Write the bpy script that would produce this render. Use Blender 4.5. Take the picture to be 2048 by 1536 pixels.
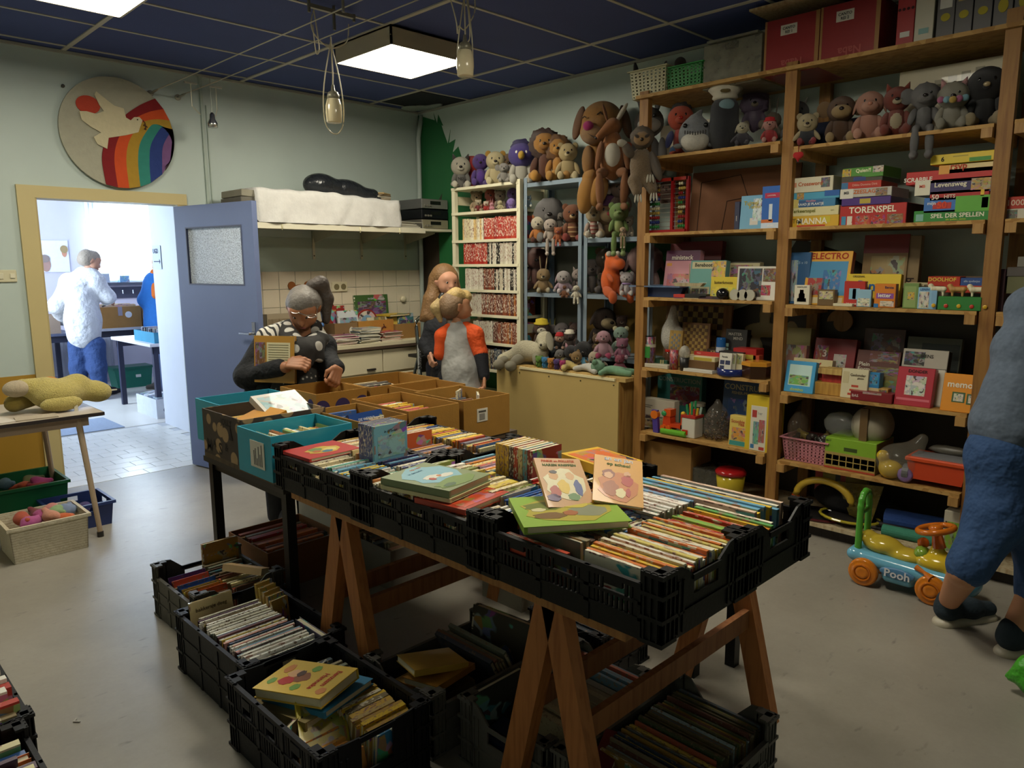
import bpy,bmesh,math,random
import numpy as np
from mathutils import Vector,Matrix,Euler
random.seed(7)
for o in list(bpy.data.objects):bpy.data.objects.remove(o)
SC=bpy.context.scene
COL=SC.collection
PI=math.pi
FPX,YAW,PITCH,ROLL=1491.23,math.radians(44.8685),math.radians(9.1309),math.radians(0.2999)
CAM=np.array([-4.5686,-5.8248,1.55])
_f=np.array([math.sin(YAW)*math.cos(PITCH),math.cos(YAW)*math.cos(PITCH),-math.sin(PITCH)])
_r=np.array([math.cos(YAW),-math.sin(YAW),0.0]);_d=np.cross(_f,_r)
_r,_d=math.cos(ROLL)*_r+math.sin(ROLL)*_d,-math.sin(ROLL)*_r+math.cos(ROLL)*_d
cd=bpy.data.cameras.new('camera');co=bpy.data.objects.new('camera',cd);COL.objects.link(co)
cd.sensor_width=36;cd.sensor_fit='HORIZONTAL';cd.lens=FPX/2048*36;cd.clip_start=0.05
co.matrix_world=Matrix(((_r[0],-_d[0],-_f[0],CAM[0]),(_r[1],-_d[1],-_f[1],CAM[1]),(_r[2],-_d[2],-_f[2],CAM[2]),(0,0,0,1)))
SC.camera=co
wd=bpy.data.worlds.new('sky');SC.world=wd;wd.use_nodes=True
wd.node_tree.nodes['Background'].inputs[0].default_value=(0.75,0.87,1.0,1)
wd.node_tree.nodes['Background'].inputs[1].default_value=3.0
SC.view_settings.view_transform='Standard';SC.view_settings.look='None'
SC.view_settings.exposure=0.36;SC.view_settings.gamma=1.0;SC.view_settings.use_curve_mapping=False
def area_light(name,loc,rot,sx,sy,power,color):
    l=bpy.data.lights.new(name,'AREA');l.shape='RECTANGLE';l.size=sx;l.size_y=sy;l.energy=power;l.color=color
    o=bpy.data.objects.new(name,l);COL.objects.link(o);o.location=loc;o.rotation_euler=rot;return o
DAY_POWER,PANEL_POWER=100.0,27.0
area_light('window_daylight',(-1.05,5.32,1.85),(-PI/2,0,0),1.1,1.1,DAY_POWER,(0.72,0.86,1.0))
area_light('unseen_side_light',(-3.95,3.6,1.7),(0,-PI/2,0),1.4,1.6,DAY_POWER*1.1,(0.70,0.85,1.0))  # unseen bluish area lamp by the far room's left wall, which has no window
def ray(px,py):return _r*((px-1024)/FPX)+_d*((py-768)/FPX)+_f
def P(px,py,x=None,y=None,z=None):
    d=ray(px,py)
    t=(x-CAM[0])/d[0] if x is not None else (y-CAM[1])/d[1] if y is not None else (z-CAM[2])/d[2]
    return CAM+t*d
def PD(px,py,depth):return CAM+ray(px,py)*depth
def depth_of(p):return float(np.dot(np.array(p)-CAM,_f))
CR={'T':(1200,0,2.415),'A':(1240,180,5.12),'B':(1240,360,5.12),'C':(1540,290,4.031),'D':(1240,600,4.8),'E':(1540,600,3.8406),
      'F':(1540,860,3.2),'R':(860,180,4.518),'S':(880,480,4.8),'Q':(960,560,6.206),'G':(640,560,7.68),'W':(460,340,3.339),
      'H':(440,520,5.1214),'K':(790,500,5.118),'L':(0,400,3.072),'M':(0,0,1.0),'N':(1220,860,4.096),'U':(700,1150,2.381)}
def px(c,x,y):a=CR[c];return a[0]+x/a[2],a[1]+y/a[2]
def PC(c,x,y,**k):return P(*px(c,x,y),**k)
def hx(s):
    s=s.lstrip('#');v=[int(s[i:i+2],16)/255 for i in (0,2,4)]
    return tuple((c/12.92 if c <= 0.04045 else ((c+0.055)/1.055)**2.4) for c in v)
NAMED=dict(red='#b5231d',darkred='#6e1a1c',orange='#e0702a',yellow='#e6c034',cream='#e3d6ae',white='#e8e4d8',green='#3d7d3c',teal='#3a8f9a',blue='#2f5fa8',
             navy='#1f2c4e',sky='#74aecb',purple='#55367f',lilac='#a58fb5',pink='#d58a94',magenta='#b13a68',brown='#6b4327',tan='#b08a55',beige='#cdb98c',grey='#8c8a84',
             dark='#2c2a29',black='#161616',lime='#8db33a',gold='#c79a2c',olive='#77743b',mint='#8fc09a',peach='#d9a98a')
def rgb(c):
    if isinstance(c,str):return hx(NAMED.get(c,c) if not c.startswith('#') else c)
    return c
MATS={}
def node(nt,t,**kw):
    n=nt.nodes.new(t)
    for k,v in kw.items():setattr(n,k,v)
    return n
def mat(name,rough=0.6,color=None,var=0.12,nscale=30,bump=0.0,bscale=200,metallic=0,sheen=0,coat=0,pattern=None,spec=0.5,bdist=.01):
    """principled material; colour from the object's own colour unless given; soft noise variation and relief"""
    if name in MATS:return MATS[name]
    m=bpy.data.materials.new(name);m.use_nodes=True;nt=m.node_tree;b=nt.nodes['Principled BSDF']
    b.inputs['Roughness'].default_value=rough;b.inputs['Metallic'].default_value=metallic
    b.inputs['Sheen Weight'].default_value=sheen;b.inputs['Coat Weight'].default_value=coat;b.inputs['Specular IOR Level'].default_value=spec
    tc=node(nt,'ShaderNodeTexCoord')
    if color is None:
        oi=node(nt,'ShaderNodeObjectInfo');base=oi.outputs['Color']
    else:
        r=node(nt,'ShaderNodeRGB');r.outputs[0].default_value=(*rgb(color),1);base=r.outputs[0]
    if pattern:base=pattern(nt,tc,base)
    nz=node(nt,'ShaderNodeTexNoise');nz.inputs['Scale'].default_value=nscale;nz.inputs['Detail'].default_value=4
    nt.links.new(tc.outputs['Object'],nz.inputs['Vector'])
    mr=node(nt,'ShaderNodeMapRange');mr.inputs['To Min'].default_value=1-var;mr.inputs['To Max'].default_value=1+var
    nt.links.new(nz.outputs['Fac'],mr.inputs['Value'])
    mx=node(nt,'ShaderNodeMix',data_type='RGBA',blend_type='MULTIPLY');mx.inputs['Factor'].default_value=1
    nt.links.new(base,mx.inputs['A']);nt.links.new(mr.outputs['Result'],mx.inputs['B']);nt.links.new(mx.outputs['Result'],b.inputs['Base Color'])
    if bump:
        n2=node(nt,'ShaderNodeTexNoise');n2.inputs['Scale'].default_value=bscale;n2.inputs['Detail'].default_value=3
        nt.links.new(tc.outputs['Object'],n2.inputs['Vector'])
        bp=node(nt,'ShaderNodeBump');bp.inputs['Strength'].default_value=bump;bp.inputs['Distance'].default_value=bdist
        nt.links.new(n2.outputs['Fac'],bp.inputs['Height']);nt.links.new(bp.outputs['Normal'],b.inputs['Normal'])
    MATS[name]=m;return m
def mixc(nt,fac,a,b):
    mx=node(nt,'ShaderNodeMix',data_type='RGBA');nt.links.new(fac,mx.inputs['Factor'])
    for s,v in (('A',a),('B',b)):
        if isinstance(v,tuple):mx.inputs[s].default_value=(*v[:3],1)
        else:nt.links.new(v,mx.inputs[s])
    return mx.outputs['Result']
def thr(nt,val,lo,hi):
    mr=node(nt,'ShaderNodeMapRange');mr.inputs['From Min'].default_value=lo;mr.inputs['From Max'].default_value=hi
    nt.links.new(val,mr.inputs['Value']);return mr.outputs['Result']
def pat_wood(nt,tc,base):
    mp=node(nt,'ShaderNodeMapping');mp.inputs['Scale'].default_value=(18,18,1.5);nt.links.new(tc.outputs['Object'],mp.inputs['Vector'])
    n=node(nt,'ShaderNodeTexNoise');n.inputs['Scale'].default_value=3;n.inputs['Detail'].default_value=6;nt.links.new(mp.outputs['Vector'],n.inputs['Vector'])
    mx=node(nt,'ShaderNodeMix',data_type='RGBA',blend_type='MULTIPLY');nt.links.new(thr(nt,n.outputs['Fac'],.45,.75),mx.inputs['Factor'])
    nt.links.new(base,mx.inputs['A']);mx.inputs['B'].default_value=(0.62,0.5,0.38,1);return mx.outputs['Result']
def pat_osb(nt,tc,base):
    mp=node(nt,'ShaderNodeMapping');mp.inputs['Scale'].default_value=(60,25,40);nt.links.new(tc.outputs['Object'],mp.inputs['Vector'])
    v=node(nt,'ShaderNodeTexVoronoi');v.inputs['Scale'].default_value=1;nt.links.new(mp.outputs['Vector'],v.inputs['Vector'])
    sp=node(nt,'ShaderNodeSeparateColor');nt.links.new(v.outputs['Color'],sp.inputs[0])
    mx=node(nt,'ShaderNodeMix',data_type='RGBA',blend_type='MULTIPLY');nt.links.new(thr(nt,sp.outputs[0],.3,1),mx.inputs['Factor'])
    nt.links.new(base,mx.inputs['A']);mx.inputs['B'].default_value=(0.66,0.55,0.4,1);return mx.outputs['Result']
def pat_cover(nt,tc,base):
    """printed book cover: blotchy picture on the boards, a band of lettering on the spine (local x < 0)"""
    oi=node(nt,'ShaderNodeObjectInfo')
    ad=node(nt,'ShaderNodeVectorMath',operation='ADD');nt.links.new(tc.outputs['Object'],ad.inputs[0])
    mu=node(nt,'ShaderNodeVectorMath',operation='SCALE');mu.inputs[0].default_value=(37,53,71);nt.links.new(oi.outputs['Random'],mu.inputs['Scale']);nt.links.new(mu.outputs[0],ad.inputs[1])
    v=node(nt,'ShaderNodeTexVoronoi');v.inputs['Scale'].default_value=5;nt.links.new(ad.outputs[0],v.inputs['Vector'])
    hs=node(nt,'ShaderNodeHueSaturation');hs.inputs['Saturation'].default_value=0.9;hs.inputs['Value'].default_value=0.5;nt.links.new(v.outputs['Color'],hs.inputs['Color'])
    n=node(nt,'ShaderNodeTexNoise');n.inputs['Scale'].default_value=2.2;nt.links.new(ad.outputs[0],n.inputs['Vector'])
    c1=mixc(nt,thr(nt,n.outputs['Fac'],.55,.57),base,hs.outputs['Color'])
    mp=node(nt,'ShaderNodeMapping');mp.inputs['Scale'].default_value=(1,3,9);nt.links.new(ad.outputs[0],mp.inputs['Vector'])
    n2=node(nt,'ShaderNodeTexNoise');n2.inputs['Scale'].default_value=1;nt.links.new(mp.outputs['Vector'],n2.inputs['Vector'])
    bw=node(nt,'ShaderNodeRGBToBW');nt.links.new(base,bw.inputs[0])
    ink=mixc(nt,thr(nt,bw.outputs[0],.25,.3),(.75,.7,.55),(.3,.16,.12))
    sx=node(nt,'ShaderNodeSeparateXYZ');nt.links.new(tc.outputs['Object'],sx.inputs[0])
    zc=thr(nt,sx.outputs['Z'],.12,.13)
    ln=node(nt,'ShaderNodeMath',operation='MULTIPLY');nt.links.new(thr(nt,n2.outputs['Fac'],.55,.6),ln.inputs[0]);nt.links.new(zc,ln.inputs[1])
    spine=mixc(nt,ln.outputs[0],base,ink)
    return mixc(nt,thr(nt,sx.outputs['X'],.03,.031),spine,c1)
def pat_art(nt,tc,base):
    """a printed illustration: soft patches of several inks around the object's own colour"""
    oi=node(nt,'ShaderNodeObjectInfo')
    ad=node(nt,'ShaderNodeVectorMath',operation='ADD');nt.links.new(tc.outputs['Generated'],ad.inputs[0])
    mu=node(nt,'ShaderNodeVectorMath',operation='SCALE');mu.inputs[0].default_value=(37,53,71);nt.links.new(oi.outputs['Random'],mu.inputs['Scale']);nt.links.new(mu.outputs[0],ad.inputs[1])
    n0=node(nt,'ShaderNodeTexNoise');n0.inputs['Scale'].default_value=3.5;n0.inputs['Detail'].default_value=2;nt.links.new(ad.outputs[0],n0.inputs['Vector'])
    v=node(nt,'ShaderNodeTexVoronoi');v.inputs['Scale'].default_value=4;nt.links.new(ad.outputs[0],v.inputs['Vector'])
    hs=node(nt,'ShaderNodeHueSaturation');hs.inputs['Saturation'].default_value=1.0;hs.inputs['Value'].default_value=0.55;nt.links.new(v.outputs['Color'],hs.inputs['Color'])
    hm=node(nt,'ShaderNodeMix',data_type='RGBA');hm.inputs['Factor'].default_value=.6;nt.links.new(hs.outputs['Color'],hm.inputs['A']);nt.links.new(base,hm.inputs['B'])
    c1=mixc(nt,thr(nt,n0.outputs['Fac'],.47,.49),base,hm.outputs['Result'])
    return mixc(nt,thr(nt,n0.outputs['Fac'],.62,.63),c1,(.07,.05,.05))
M_plush=mat('plush_fabric',.95,var=.22,nscale=60,bump=.7,bscale=330,sheen=.15)
M_fur=mat('plush_fur',1.0,var=.3,nscale=90,bump=1.0,bscale=150,sheen=.2)
M_plastic=mat('plastic',.42,var=.06,nscale=12)
M_black=mat('crate_plastic',.5,var=.15,nscale=25,bump=.08,bscale=90,spec=.3)
M_gloss=mat('gloss',.15,var=.04)
M_card=mat('cardboard',.85,var=.12,nscale=14,bump=.1,bscale=120)
M_paper=mat('paper',.8,var=.06,nscale=40)
M_box=mat('printed_card',.45,var=.05,nscale=20,coat=.15)
M_cover=mat('book_cover',.45,var=.05,pattern=pat_cover,coat=.15)
M_art=mat('illustration',.45,var=.05,pattern=pat_art,coat=.15)
M_wood=mat('pine',.6,var=.12,nscale=6,pattern=pat_wood,bump=.06,bscale=80)
M_osb=mat('strand_board',.7,var=.1,nscale=20,pattern=pat_osb,bump=.1,bscale=60)
M_paint=mat('paint',.5,var=.05,nscale=5,bump=.03,bscale=40)
M_metal=mat('painted_metal',.4,var=.06,metallic=.35)
M_chrome=mat('chrome',.25,var=.03,metallic=1)
M_cloth=mat('cloth',.9,var=.12,nscale=25,bump=.35,bscale=60)
M_coat=mat('wrinkled_cloth',.85,var=.18,nscale=14,bump=.75,bscale=11,bdist=.05)
M_skin=mat('skin',.55,var=.06,nscale=14)
M_hair=mat('hair',.6,var=.3,nscale=40,bump=.6,bscale=60)
def clear_mat(name,alpha,rough=.15):
    m=bpy.data.materials.new(name);m.use_nodes=True;nt=m.node_tree;b=nt.nodes['Principled BSDF']
    oi=node(nt,'ShaderNodeObjectInfo');nt.links.new(oi.outputs['Color'],b.inputs['Base Color'])
    nz=node(nt,'ShaderNodeTexNoise');nz.inputs['Scale'].default_value=5
    nt.links.new(thr(nt,nz.outputs['Fac'],.2,.9),b.inputs['Alpha'])
    mr=nt.nodes[-1];mr.inputs['To Min'].default_value=alpha*.7;mr.inputs['To Max'].default_value=min(1,alpha*1.4)
    b.inputs['Roughness'].default_value=rough;return m
M_clear=clear_mat('clear_plastic',.2)
M_haze=clear_mat('frosted_plastic',.6,.4)
class MB:
    def __init__(s):s.v=[];s.f=[]
    def quad(s,*p):n=len(s.v);s.v += [tuple(q) for q in p];s.f.append(tuple(range(n,n+len(p))));return s
    def box(s,x0,y0,z0,x1,y1,z1):
        n=len(s.v);s.v += [(x0,y0,z0),(x1,y0,z0),(x1,y1,z0),(x0,y1,z0),(x0,y0,z1),(x1,y0,z1),(x1,y1,z1),(x0,y1,z1)]
        s.f += [tuple(n+i for i in q) for q in ((3,2,1,0),(4,5,6,7),(0,1,5,4),(1,2,6,5),(2,3,7,6),(3,0,4,7))];return s
    def prism(s,pts,axis,a,b):
        """extrude a 2-D outline along an axis ('x','y','z') from a to b"""
        n=len(s.v);k=len(pts)
        def mk(p,t):return {'x':(t,p[0],p[1]),'y':(p[0],t,p[1]),'z':(p[0],p[1],t)}[axis]
        s.v += [mk(p,a) for p in pts]+[mk(p,b) for p in pts]
        s.f += [tuple(range(n+k-1,n-1,-1)),tuple(range(n+k,n+2*k))]+[(n+i,n+(i+1) % k,n+k+(i+1) % k,n+k+i) for i in range(k)];return s
    def tube(s,pts,r,n=8,cap=True):
        pts=[Vector(p) for p in pts];rr=r if isinstance(r,(list,tuple)) else [r]*len(pts);rings=[]
        up=Vector((0,0,1))
        for i,p in enumerate(pts):
            t=(pts[min(i+1,len(pts)-1)]-pts[max(i-1,0)]);t.normalize()
            a=t.cross(up if abs(t.z) < .95 else Vector((1,0,0)));a.normalize();b=t.cross(a)
            st=len(s.v)
            for j in range(n):
                an=2*PI*j/n;q=p+a*(math.cos(an)*rr[i])+b*(math.sin(an)*rr[i]);s.v.append(tuple(q))
            rings.append(st)
        for i in range(len(rings)-1):
            for j in range(n):
                s.f.append((rings[i]+j,rings[i]+(j+1) % n,rings[i+1]+(j+1) % n,rings[i+1]+j))
        if cap:
            s.f.append(tuple(rings[0]+j for j in range(n-1,-1,-1)));s.f.append(tuple(rings[-1]+j for j in range(n)))
        return s
    def lathe(s,prof,n=16,c=(0,0,0)):
        rings=[]
        for r,z in prof:
            st=len(s.v);rings.append(st)
            s.v += [(c[0]+r*math.cos(2*PI*j/n),c[1]+r*math.sin(2*PI*j/n),c[2]+z) for j in range(n)]
        for i in range(len(rings)-1):
            for j in range(n):s.f.append((rings[i]+j,rings[i]+(j+1) % n,rings[i+1]+(j+1) % n,rings[i+1]+j))
        s.f.append(tuple(rings[0]+j for j in range(n-1,-1,-1)));s.f.append(tuple(rings[-1]+j for j in range(n)));return s
    def mesh(s,name='m',smooth=False,bevel=0):
        me=bpy.data.meshes.new(name);me.from_pydata(s.v,[],s.f);me.update()
        if bevel:
            bm=bmesh.new();bm.from_mesh(me);bmesh.ops.bevel(bm,geom=list(bm.edges),offset=bevel,segments=1,affect='EDGES');bm.to_mesh(me);bm.free()
        if smooth:me.polygons.foreach_set('use_smooth',[True]*len(me.polygons))
        return me
def usphere(seg=18,rings=11,bump=0,seed=0,name='ball'):
    bm=bmesh.new();bmesh.ops.create_uvsphere(bm,u_segments=seg,v_segments=rings,radius=1)
    if bump:
        rnd=random.Random(seed)
        from mathutils import noise
        for v in bm.verts:v.co *= 1+bump*(noise.noise(v.co*3.7+Vector((seed*7.1,0,0)))+.6*noise.noise(v.co*8+Vector((0,seed*3.3,0))))
    me=bpy.data.meshes.new(name);bm.to_mesh(me);bm.free();me.polygons.foreach_set('use_smooth',[True]*len(me.polygons));return me
BALL=usphere();BALLS=usphere(10,7,name='small_ball');LUMP=[usphere(22,14,.13,i,'lump') for i in range(3)]
SHAG=[usphere(40,26,.2,i+5,'shag') for i in range(3)]
CUBE=MB().box(-.5,-.5,-.5,.5,.5,.5).mesh('block')
BCUBE=MB().box(-.5,-.5,-.5,.5,.5,.5).mesh('soft_block',bevel=.03)
CYL=MB().lathe([(1,0),(1,1)],24).mesh('drum')
def ob(name,me,color=None,m=None,parent=None,loc=(0,0,0),rot=(0,0,0),scale=(1,1,1),label=None,cat=None,group=None,kind=None):
    if isinstance(me,MB):me=me.mesh(name)
    o=bpy.data.objects.new(name,me);COL.objects.link(o)
    o.location=tuple(loc);o.rotation_euler=tuple(rot) if not isinstance(rot,Matrix) else rot.to_euler();o.scale=tuple(scale) if not isinstance(scale,(int,float)) else (scale,)*3
    if me is not None and m is not None:
        if not me.materials:me.materials.append(None)
        o.material_slots[0].link='OBJECT';o.material_slots[0].material=m
    if color is not None:o.color=(*rgb(color),1)
    if parent is not None:o.parent=parent
    if label:o['label']=label
    if cat:o['category']=cat
    if group:o['group']=group
    if kind:o['kind']=kind
    return o
def thing(name,label,cat,loc=(0,0,0),rz=0,group=None,rot=None):
    return ob(name,None,loc=loc,rot=rot or (0,0,rz),label=label,cat=cat,group=group)
TXT={}
def text_mesh(s,bold=False):
    k=(s,bold)
    if k in TXT:return TXT[k]
    cu=bpy.data.curves.new('t','FONT');cu.body=s;cu.size=1;cu.align_x='CENTER';cu.align_y='CENTER';cu.resolution_u=2;cu.offset=.02 if bold else 0
    o=bpy.data.objects.new('t',cu);COL.objects.link(o)
    dg=bpy.context.evaluated_depsgraph_get();me=bpy.data.meshes.new_from_object(o.evaluated_get(dg));COL.objects.unlink(o);bpy.data.objects.remove(o)
    co_=np.zeros(len(me.vertices)*3);me.vertices.foreach_get('co',co_);co_=co_.reshape(-1,3)
    w=co_[:,0].max()-co_[:,0].min() if len(co_) else 1;h=co_[:,1].max()-co_[:,1].min() if len(co_) else 1
    co_[:,0] -= (co_[:,0].max()+co_[:,0].min())/2;co_[:,1] -= (co_[:,1].max()+co_[:,1].min())/2
    me.vertices.foreach_set('co',co_.ravel());me.materials.clear()
    TXT[k]=(me,w,h);return TXT[k]
def sdf_mesh(prims,vox,k=.03,name='body',smooth=True):
    """prims: ('c',a,b,ra,rb) tapered limb | ('e',centre,radii[,R]) ellipsoid; negative tag 'n' carves an ellipsoid"""
    lo=np.full(3,1e9);hi=-lo
    for p in prims:
        if p[0] == 'c':
            for q,r in ((p[1],p[3]),(p[2],p[4])):lo=np.minimum(lo,np.array(q)-r);hi=np.maximum(hi,np.array(q)+r)
        elif p[0] == 'e':r=max(p[2]);lo=np.minimum(lo,np.array(p[1])-r);hi=np.maximum(hi,np.array(p[1])+r)
    lo -= 3*vox+k*.3;hi += 3*vox+k*.3
    n=np.ceil((hi-lo)/vox).astype(int)+1
    D=np.full(n,1.0,dtype=np.float32)
    for p in prims:
        if p[0] == 'c':
            a,b=np.array(p[1],float),np.array(p[2],float);r0,r1=p[3],p[4]
            l2,h2=np.minimum(a-r0,b-r1),np.maximum(a+r0,b+r1)
        else:
            a=np.array(p[1],float);r=max(p[2]);l2,h2=a-r,a+r
        m=k*1.5+2*vox
        i0=np.maximum(((l2-m-lo)/vox).astype(int),0);i1=np.minimum(((h2+m-lo)/vox).astype(int)+2,n)
        g=np.stack(np.meshgrid(*[lo[d]+vox*np.arange(i0[d],i1[d]) for d in range(3)],indexing='ij'),-1)
        if p[0] == 'c':
            ab=b-a;L=max(float(ab@ab),1e-9);t=np.clip(((g-a)@ab)/L,0,1)
            d=np.linalg.norm(g-a-t[...,None]*ab,axis=-1)-(r0+(r1-r0)*t)
        else:
            q=g-a
            if len(p) > 3 and p[3] is not None:q=q@np.array(p[3])
            rr=np.array(p[2],float);k0=np.linalg.norm(q/rr,axis=-1);k1=np.linalg.norm(q/rr**2,axis=-1);d=k0*(k0-1)/np.maximum(k1,1e-6)
        S=D[i0[0]:i1[0],i0[1]:i1[1],i0[2]:i1[2]]
        if p[0] == 'n':
            h=np.clip(.5-.5*(S+d)/k,0,1);S[...]=S*(1-h)+(-d)*h+k*h*(1-h)
        else:
            h=np.clip(.5+.5*(S-d)/k,0,1);S[...]=S*(1-h)+d*h-k*h*(1-h)
    ins=D < 0
    c=[ins[i:n[0]-1+i,j:n[1]-1+j,l:n[2]-1+l] for i in (0,1) for j in (0,1) for l in (0,1)]
    cnt=sum(x.astype(np.int8) for x in c);act=(cnt > 0) & (cnt < 8)
    idx=-np.ones(act.shape,int);I=np.argwhere(act);idx[act]=np.arange(len(I))
    acc=np.zeros((len(I),3));w=np.zeros(len(I))
    cs=[(i,j,l) for i in (0,1) for j in (0,1) for l in (0,1)]
    for e0 in range(8):
        for e1 in range(e0+1,8):
            if sum(abs(cs[e0][d]-cs[e1][d]) for d in range(3)) != 1:continue
            A=I+np.array(cs[e0]);B=I+np.array(cs[e1]);va=D[A[:,0],A[:,1],A[:,2]];vb=D[B[:,0],B[:,1],B[:,2]]
            s=(va < 0) != (vb < 0);t=np.where(s,va/np.where(s,va-vb,1),0)
            acc[s] += (A+(B-A)*t[:,None])[s];w[s] += 1
    V=lo+vox*acc/np.maximum(w,1)[:,None]
    F=[]
    for ax in range(3):
        u,v_=(ax+1) % 3,(ax+2) % 3
        sl0=[slice(None)]*3;sl1=[slice(None)]*3;sl0[ax]=slice(0,-1);sl1[ax]=slice(1,None)
        a,b=ins[tuple(sl0)],ins[tuple(sl1)]
        E_=np.argwhere(a != b);E_=E_[(E_[:,u] > 0) & (E_[:,v_] > 0) & (E_[:,u] < n[u]-1) & (E_[:,v_] < n[v_]-1)]
        if not len(E_):continue
        sg=a[E_[:,0],E_[:,1],E_[:,2]]
        def cell(du,dv):
            q=E_.copy();q[:,u] -= du;q[:,v_] -= dv;return idx[q[:,0],q[:,1],q[:,2]]
        q4=np.stack([cell(1,1),cell(0,1),cell(0,0),cell(1,0)],1);q4[~sg]=q4[~sg][:,::-1];F.append(q4)
    F=np.concatenate(F);F=F[(F >= 0).all(1)]
    me=bpy.data.meshes.new(name);me.from_pydata(V.tolist(),[],F.tolist());me.update()
    if smooth:me.polygons.foreach_set('use_smooth',[True]*len(me.polygons))
    return me
def align(d,up=(0,0,1)):
    """matrix whose z axis points along d"""
    return Vector(d).to_track_quat('Z','Y').to_matrix()
# ================================================================== the room
ZC=2.97;XL,YF=-5.3,-7.2
def struct(name,mb,color,m=M_paint,parent=None):return ob(name,mb,color,m,parent,kind=None if parent else 'structure')
def pat_floor(nt,tc,base):
    n=node(nt,'ShaderNodeTexNoise');n.inputs['Scale'].default_value=1.3;n.inputs['Detail'].default_value=8;n.inputs['Roughness'].default_value=.7;nt.links.new(tc.outputs['Object'],n.inputs['Vector'])
    c=mixc(nt,thr(nt,n.outputs['Fac'],.3,.7),(.235,.215,.175),(.325,.30,.25))
    mp=node(nt,'ShaderNodeMapping');mp.inputs['Scale'].default_value=(9,22,1);mp.inputs['Rotation'].default_value=(0,0,.7);nt.links.new(tc.outputs['Object'],mp.inputs['Vector'])
    s=node(nt,'ShaderNodeTexNoise');s.inputs['Scale'].default_value=1;s.inputs['Detail'].default_value=5;nt.links.new(mp.outputs['Vector'],s.inputs['Vector'])
    return mixc(nt,thr(nt,s.outputs['Fac'],.64,.78),c,(.13,.12,.105))
M_floor=mat('linoleum',.38,color='grey',var=.06,nscale=60,pattern=pat_floor,bump=.02,bscale=30)
struct('floor',MB().box(XL,YF,-.1,0,0,0),None,M_floor)
ceil=struct('ceiling',MB().box(XL,YF,ZC+.02,0,0,ZC+.1),'#20284a')
M_tile=mat('ceiling_panel',.85,var=.1,nscale=3,bump=.15,bscale=160)
gx=[0-.0,-.545,-1.745,-2.945-.03,-4.15,XL];gy=[0,-.13]+[-.13-.6*i for i in range(1,12)]+[YF]
tmesh={}
for i in range(len(gx)-1):
    for j in range(len(gy)-1):
        w,h=round(gx[i]-gx[i+1],3),round(gy[j]-gy[j+1],3)
        if w < .05 or h < .05:continue
        if (w,h) not in tmesh:tmesh[(w,h)]=MB().box(-w/2+.008,-h/2+.008,0,w/2-.008,h/2-.008,.014).mesh('ceiling_panel')
        ob('ceiling_panel',tmesh[(w,h)],'#404d80',M_tile,ceil,((gx[i]+gx[i+1])/2,(gy[j]+gy[j+1])/2,ZC+random.uniform(0,.002)))
for x in gx[1:-1]:ob('grid_runner',MB().box(x-.014,YF,ZC-.006,x+.014,0,ZC+.004),'#b9b5a6',M_paint,ceil)
for y in gy[1:-1]:ob('grid_runner',MB().box(XL,y-.010,ZC-.004,0,y+.010,ZC+.004),'#b9b5a6',M_paint,ceil)
ob('edge_trim',MB().box(XL,-.02,ZC-.02,0,0,ZC-.003),'#a8a899',M_paint,ceil);ob('edge_trim',MB().box(-.02,YF,ZC-.02,0,0,ZC-.003),'#a8a899',M_paint,ceil)
ob('broken_filler',MB().lathe([(.09,0),(.12,-.012),(.05,-.02)],14,(-.17,-.16,ZC-.001)),'#9aa39a',M_paint,ceil)
ob('broken_filler',sdf_mesh([('e',(-.09,-.33,ZC-.005),(.05,.13,.02)),('e',(-.15,-.26,ZC-.01),(.08,.05,.015))],.012,.03),'#8d978f',M_paint,ceil)
ob('broken_panel',MB().box(-.52,-.7,ZC-.004,-.02,-.15,ZC+.012),'#15181f',M_tile,ceil)
WG='#b9c6bf';DX0,DX1,DH=-3.23,-2.305,2.0
wb=struct('wall_back',MB().box(XL,0,0,DX0-.03,.15,ZC+.1).box(DX1+.03,0,0,.15,.15,ZC+.1).box(DX0-.03,0,DH+.03,DX1+.03,.15,ZC+.1),WG)
ob('ochre_dado',MB().box(XL,-.004,0,DX0-.06,0,.83),'#a9812a',M_paint,wb)
ob('lower_band',MB().box(-1.9,-.003,1.5,0,0,1.78),'#a3b0a2',M_paint,wb)
tile=MB().box(-.0735,-.007,-.0735,.0735,0,.0735).mesh('wall_tile',bevel=.002)
M_glaze=mat('glazed_tile',.2,var=.06,nscale=8)
for r in range(4):
    for c_ in range(14):ob('wall_tile',tile,'#d8ccb4',M_glaze,wb,(-.09-c_*.15,-.001,1.425-r*.15))
wr=struct('wall_right',MB().box(0,YF,0,.15,0,ZC+.1),'#bccabf')
def mural(pts,col,dx=.002):ob('mural_paint',MB().prism([(p[0],p[1]) for p in pts],'x',-dx,0),col,M_paint,wr)
def rag(pts,n=5,amp=.05,seed=1):
    r=random.Random(seed);out=[]
    for i in range(len(pts)-1):
        a,b=pts[i],pts[i+1]
        for t in range(n):
            u=t/n;out.append((a[0]+(b[0]-a[0])*u+r.uniform(-amp*.4,amp*.4),a[1]+(b[1]-a[1])*u+(amp if t % 2 else -amp)*r.random()))
    return out+[pts[-1]]
mural(rag([(-.22,2.94),(-.42,2.7),(-.60,2.5),(-.78,2.28),(-.98,2.28),(-1.05,1.9)],7,.09)+[(-1.05,0),(0,.1),(0,2.94)],'#256b3b')
mural([(-.02,0),(-.30,0),(-.27,1.86),(-.33,2.2),(-.24,2.1),(-.16,2.05),(-.1,2.12),(-.02,2.05)],'#3a3026',.004)
mural([(-1.05,0),(-2.0,0),(-2.05,1.62),(-1.9,1.75),(-1.05,1.72)],'#56564a',.003)
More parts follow.
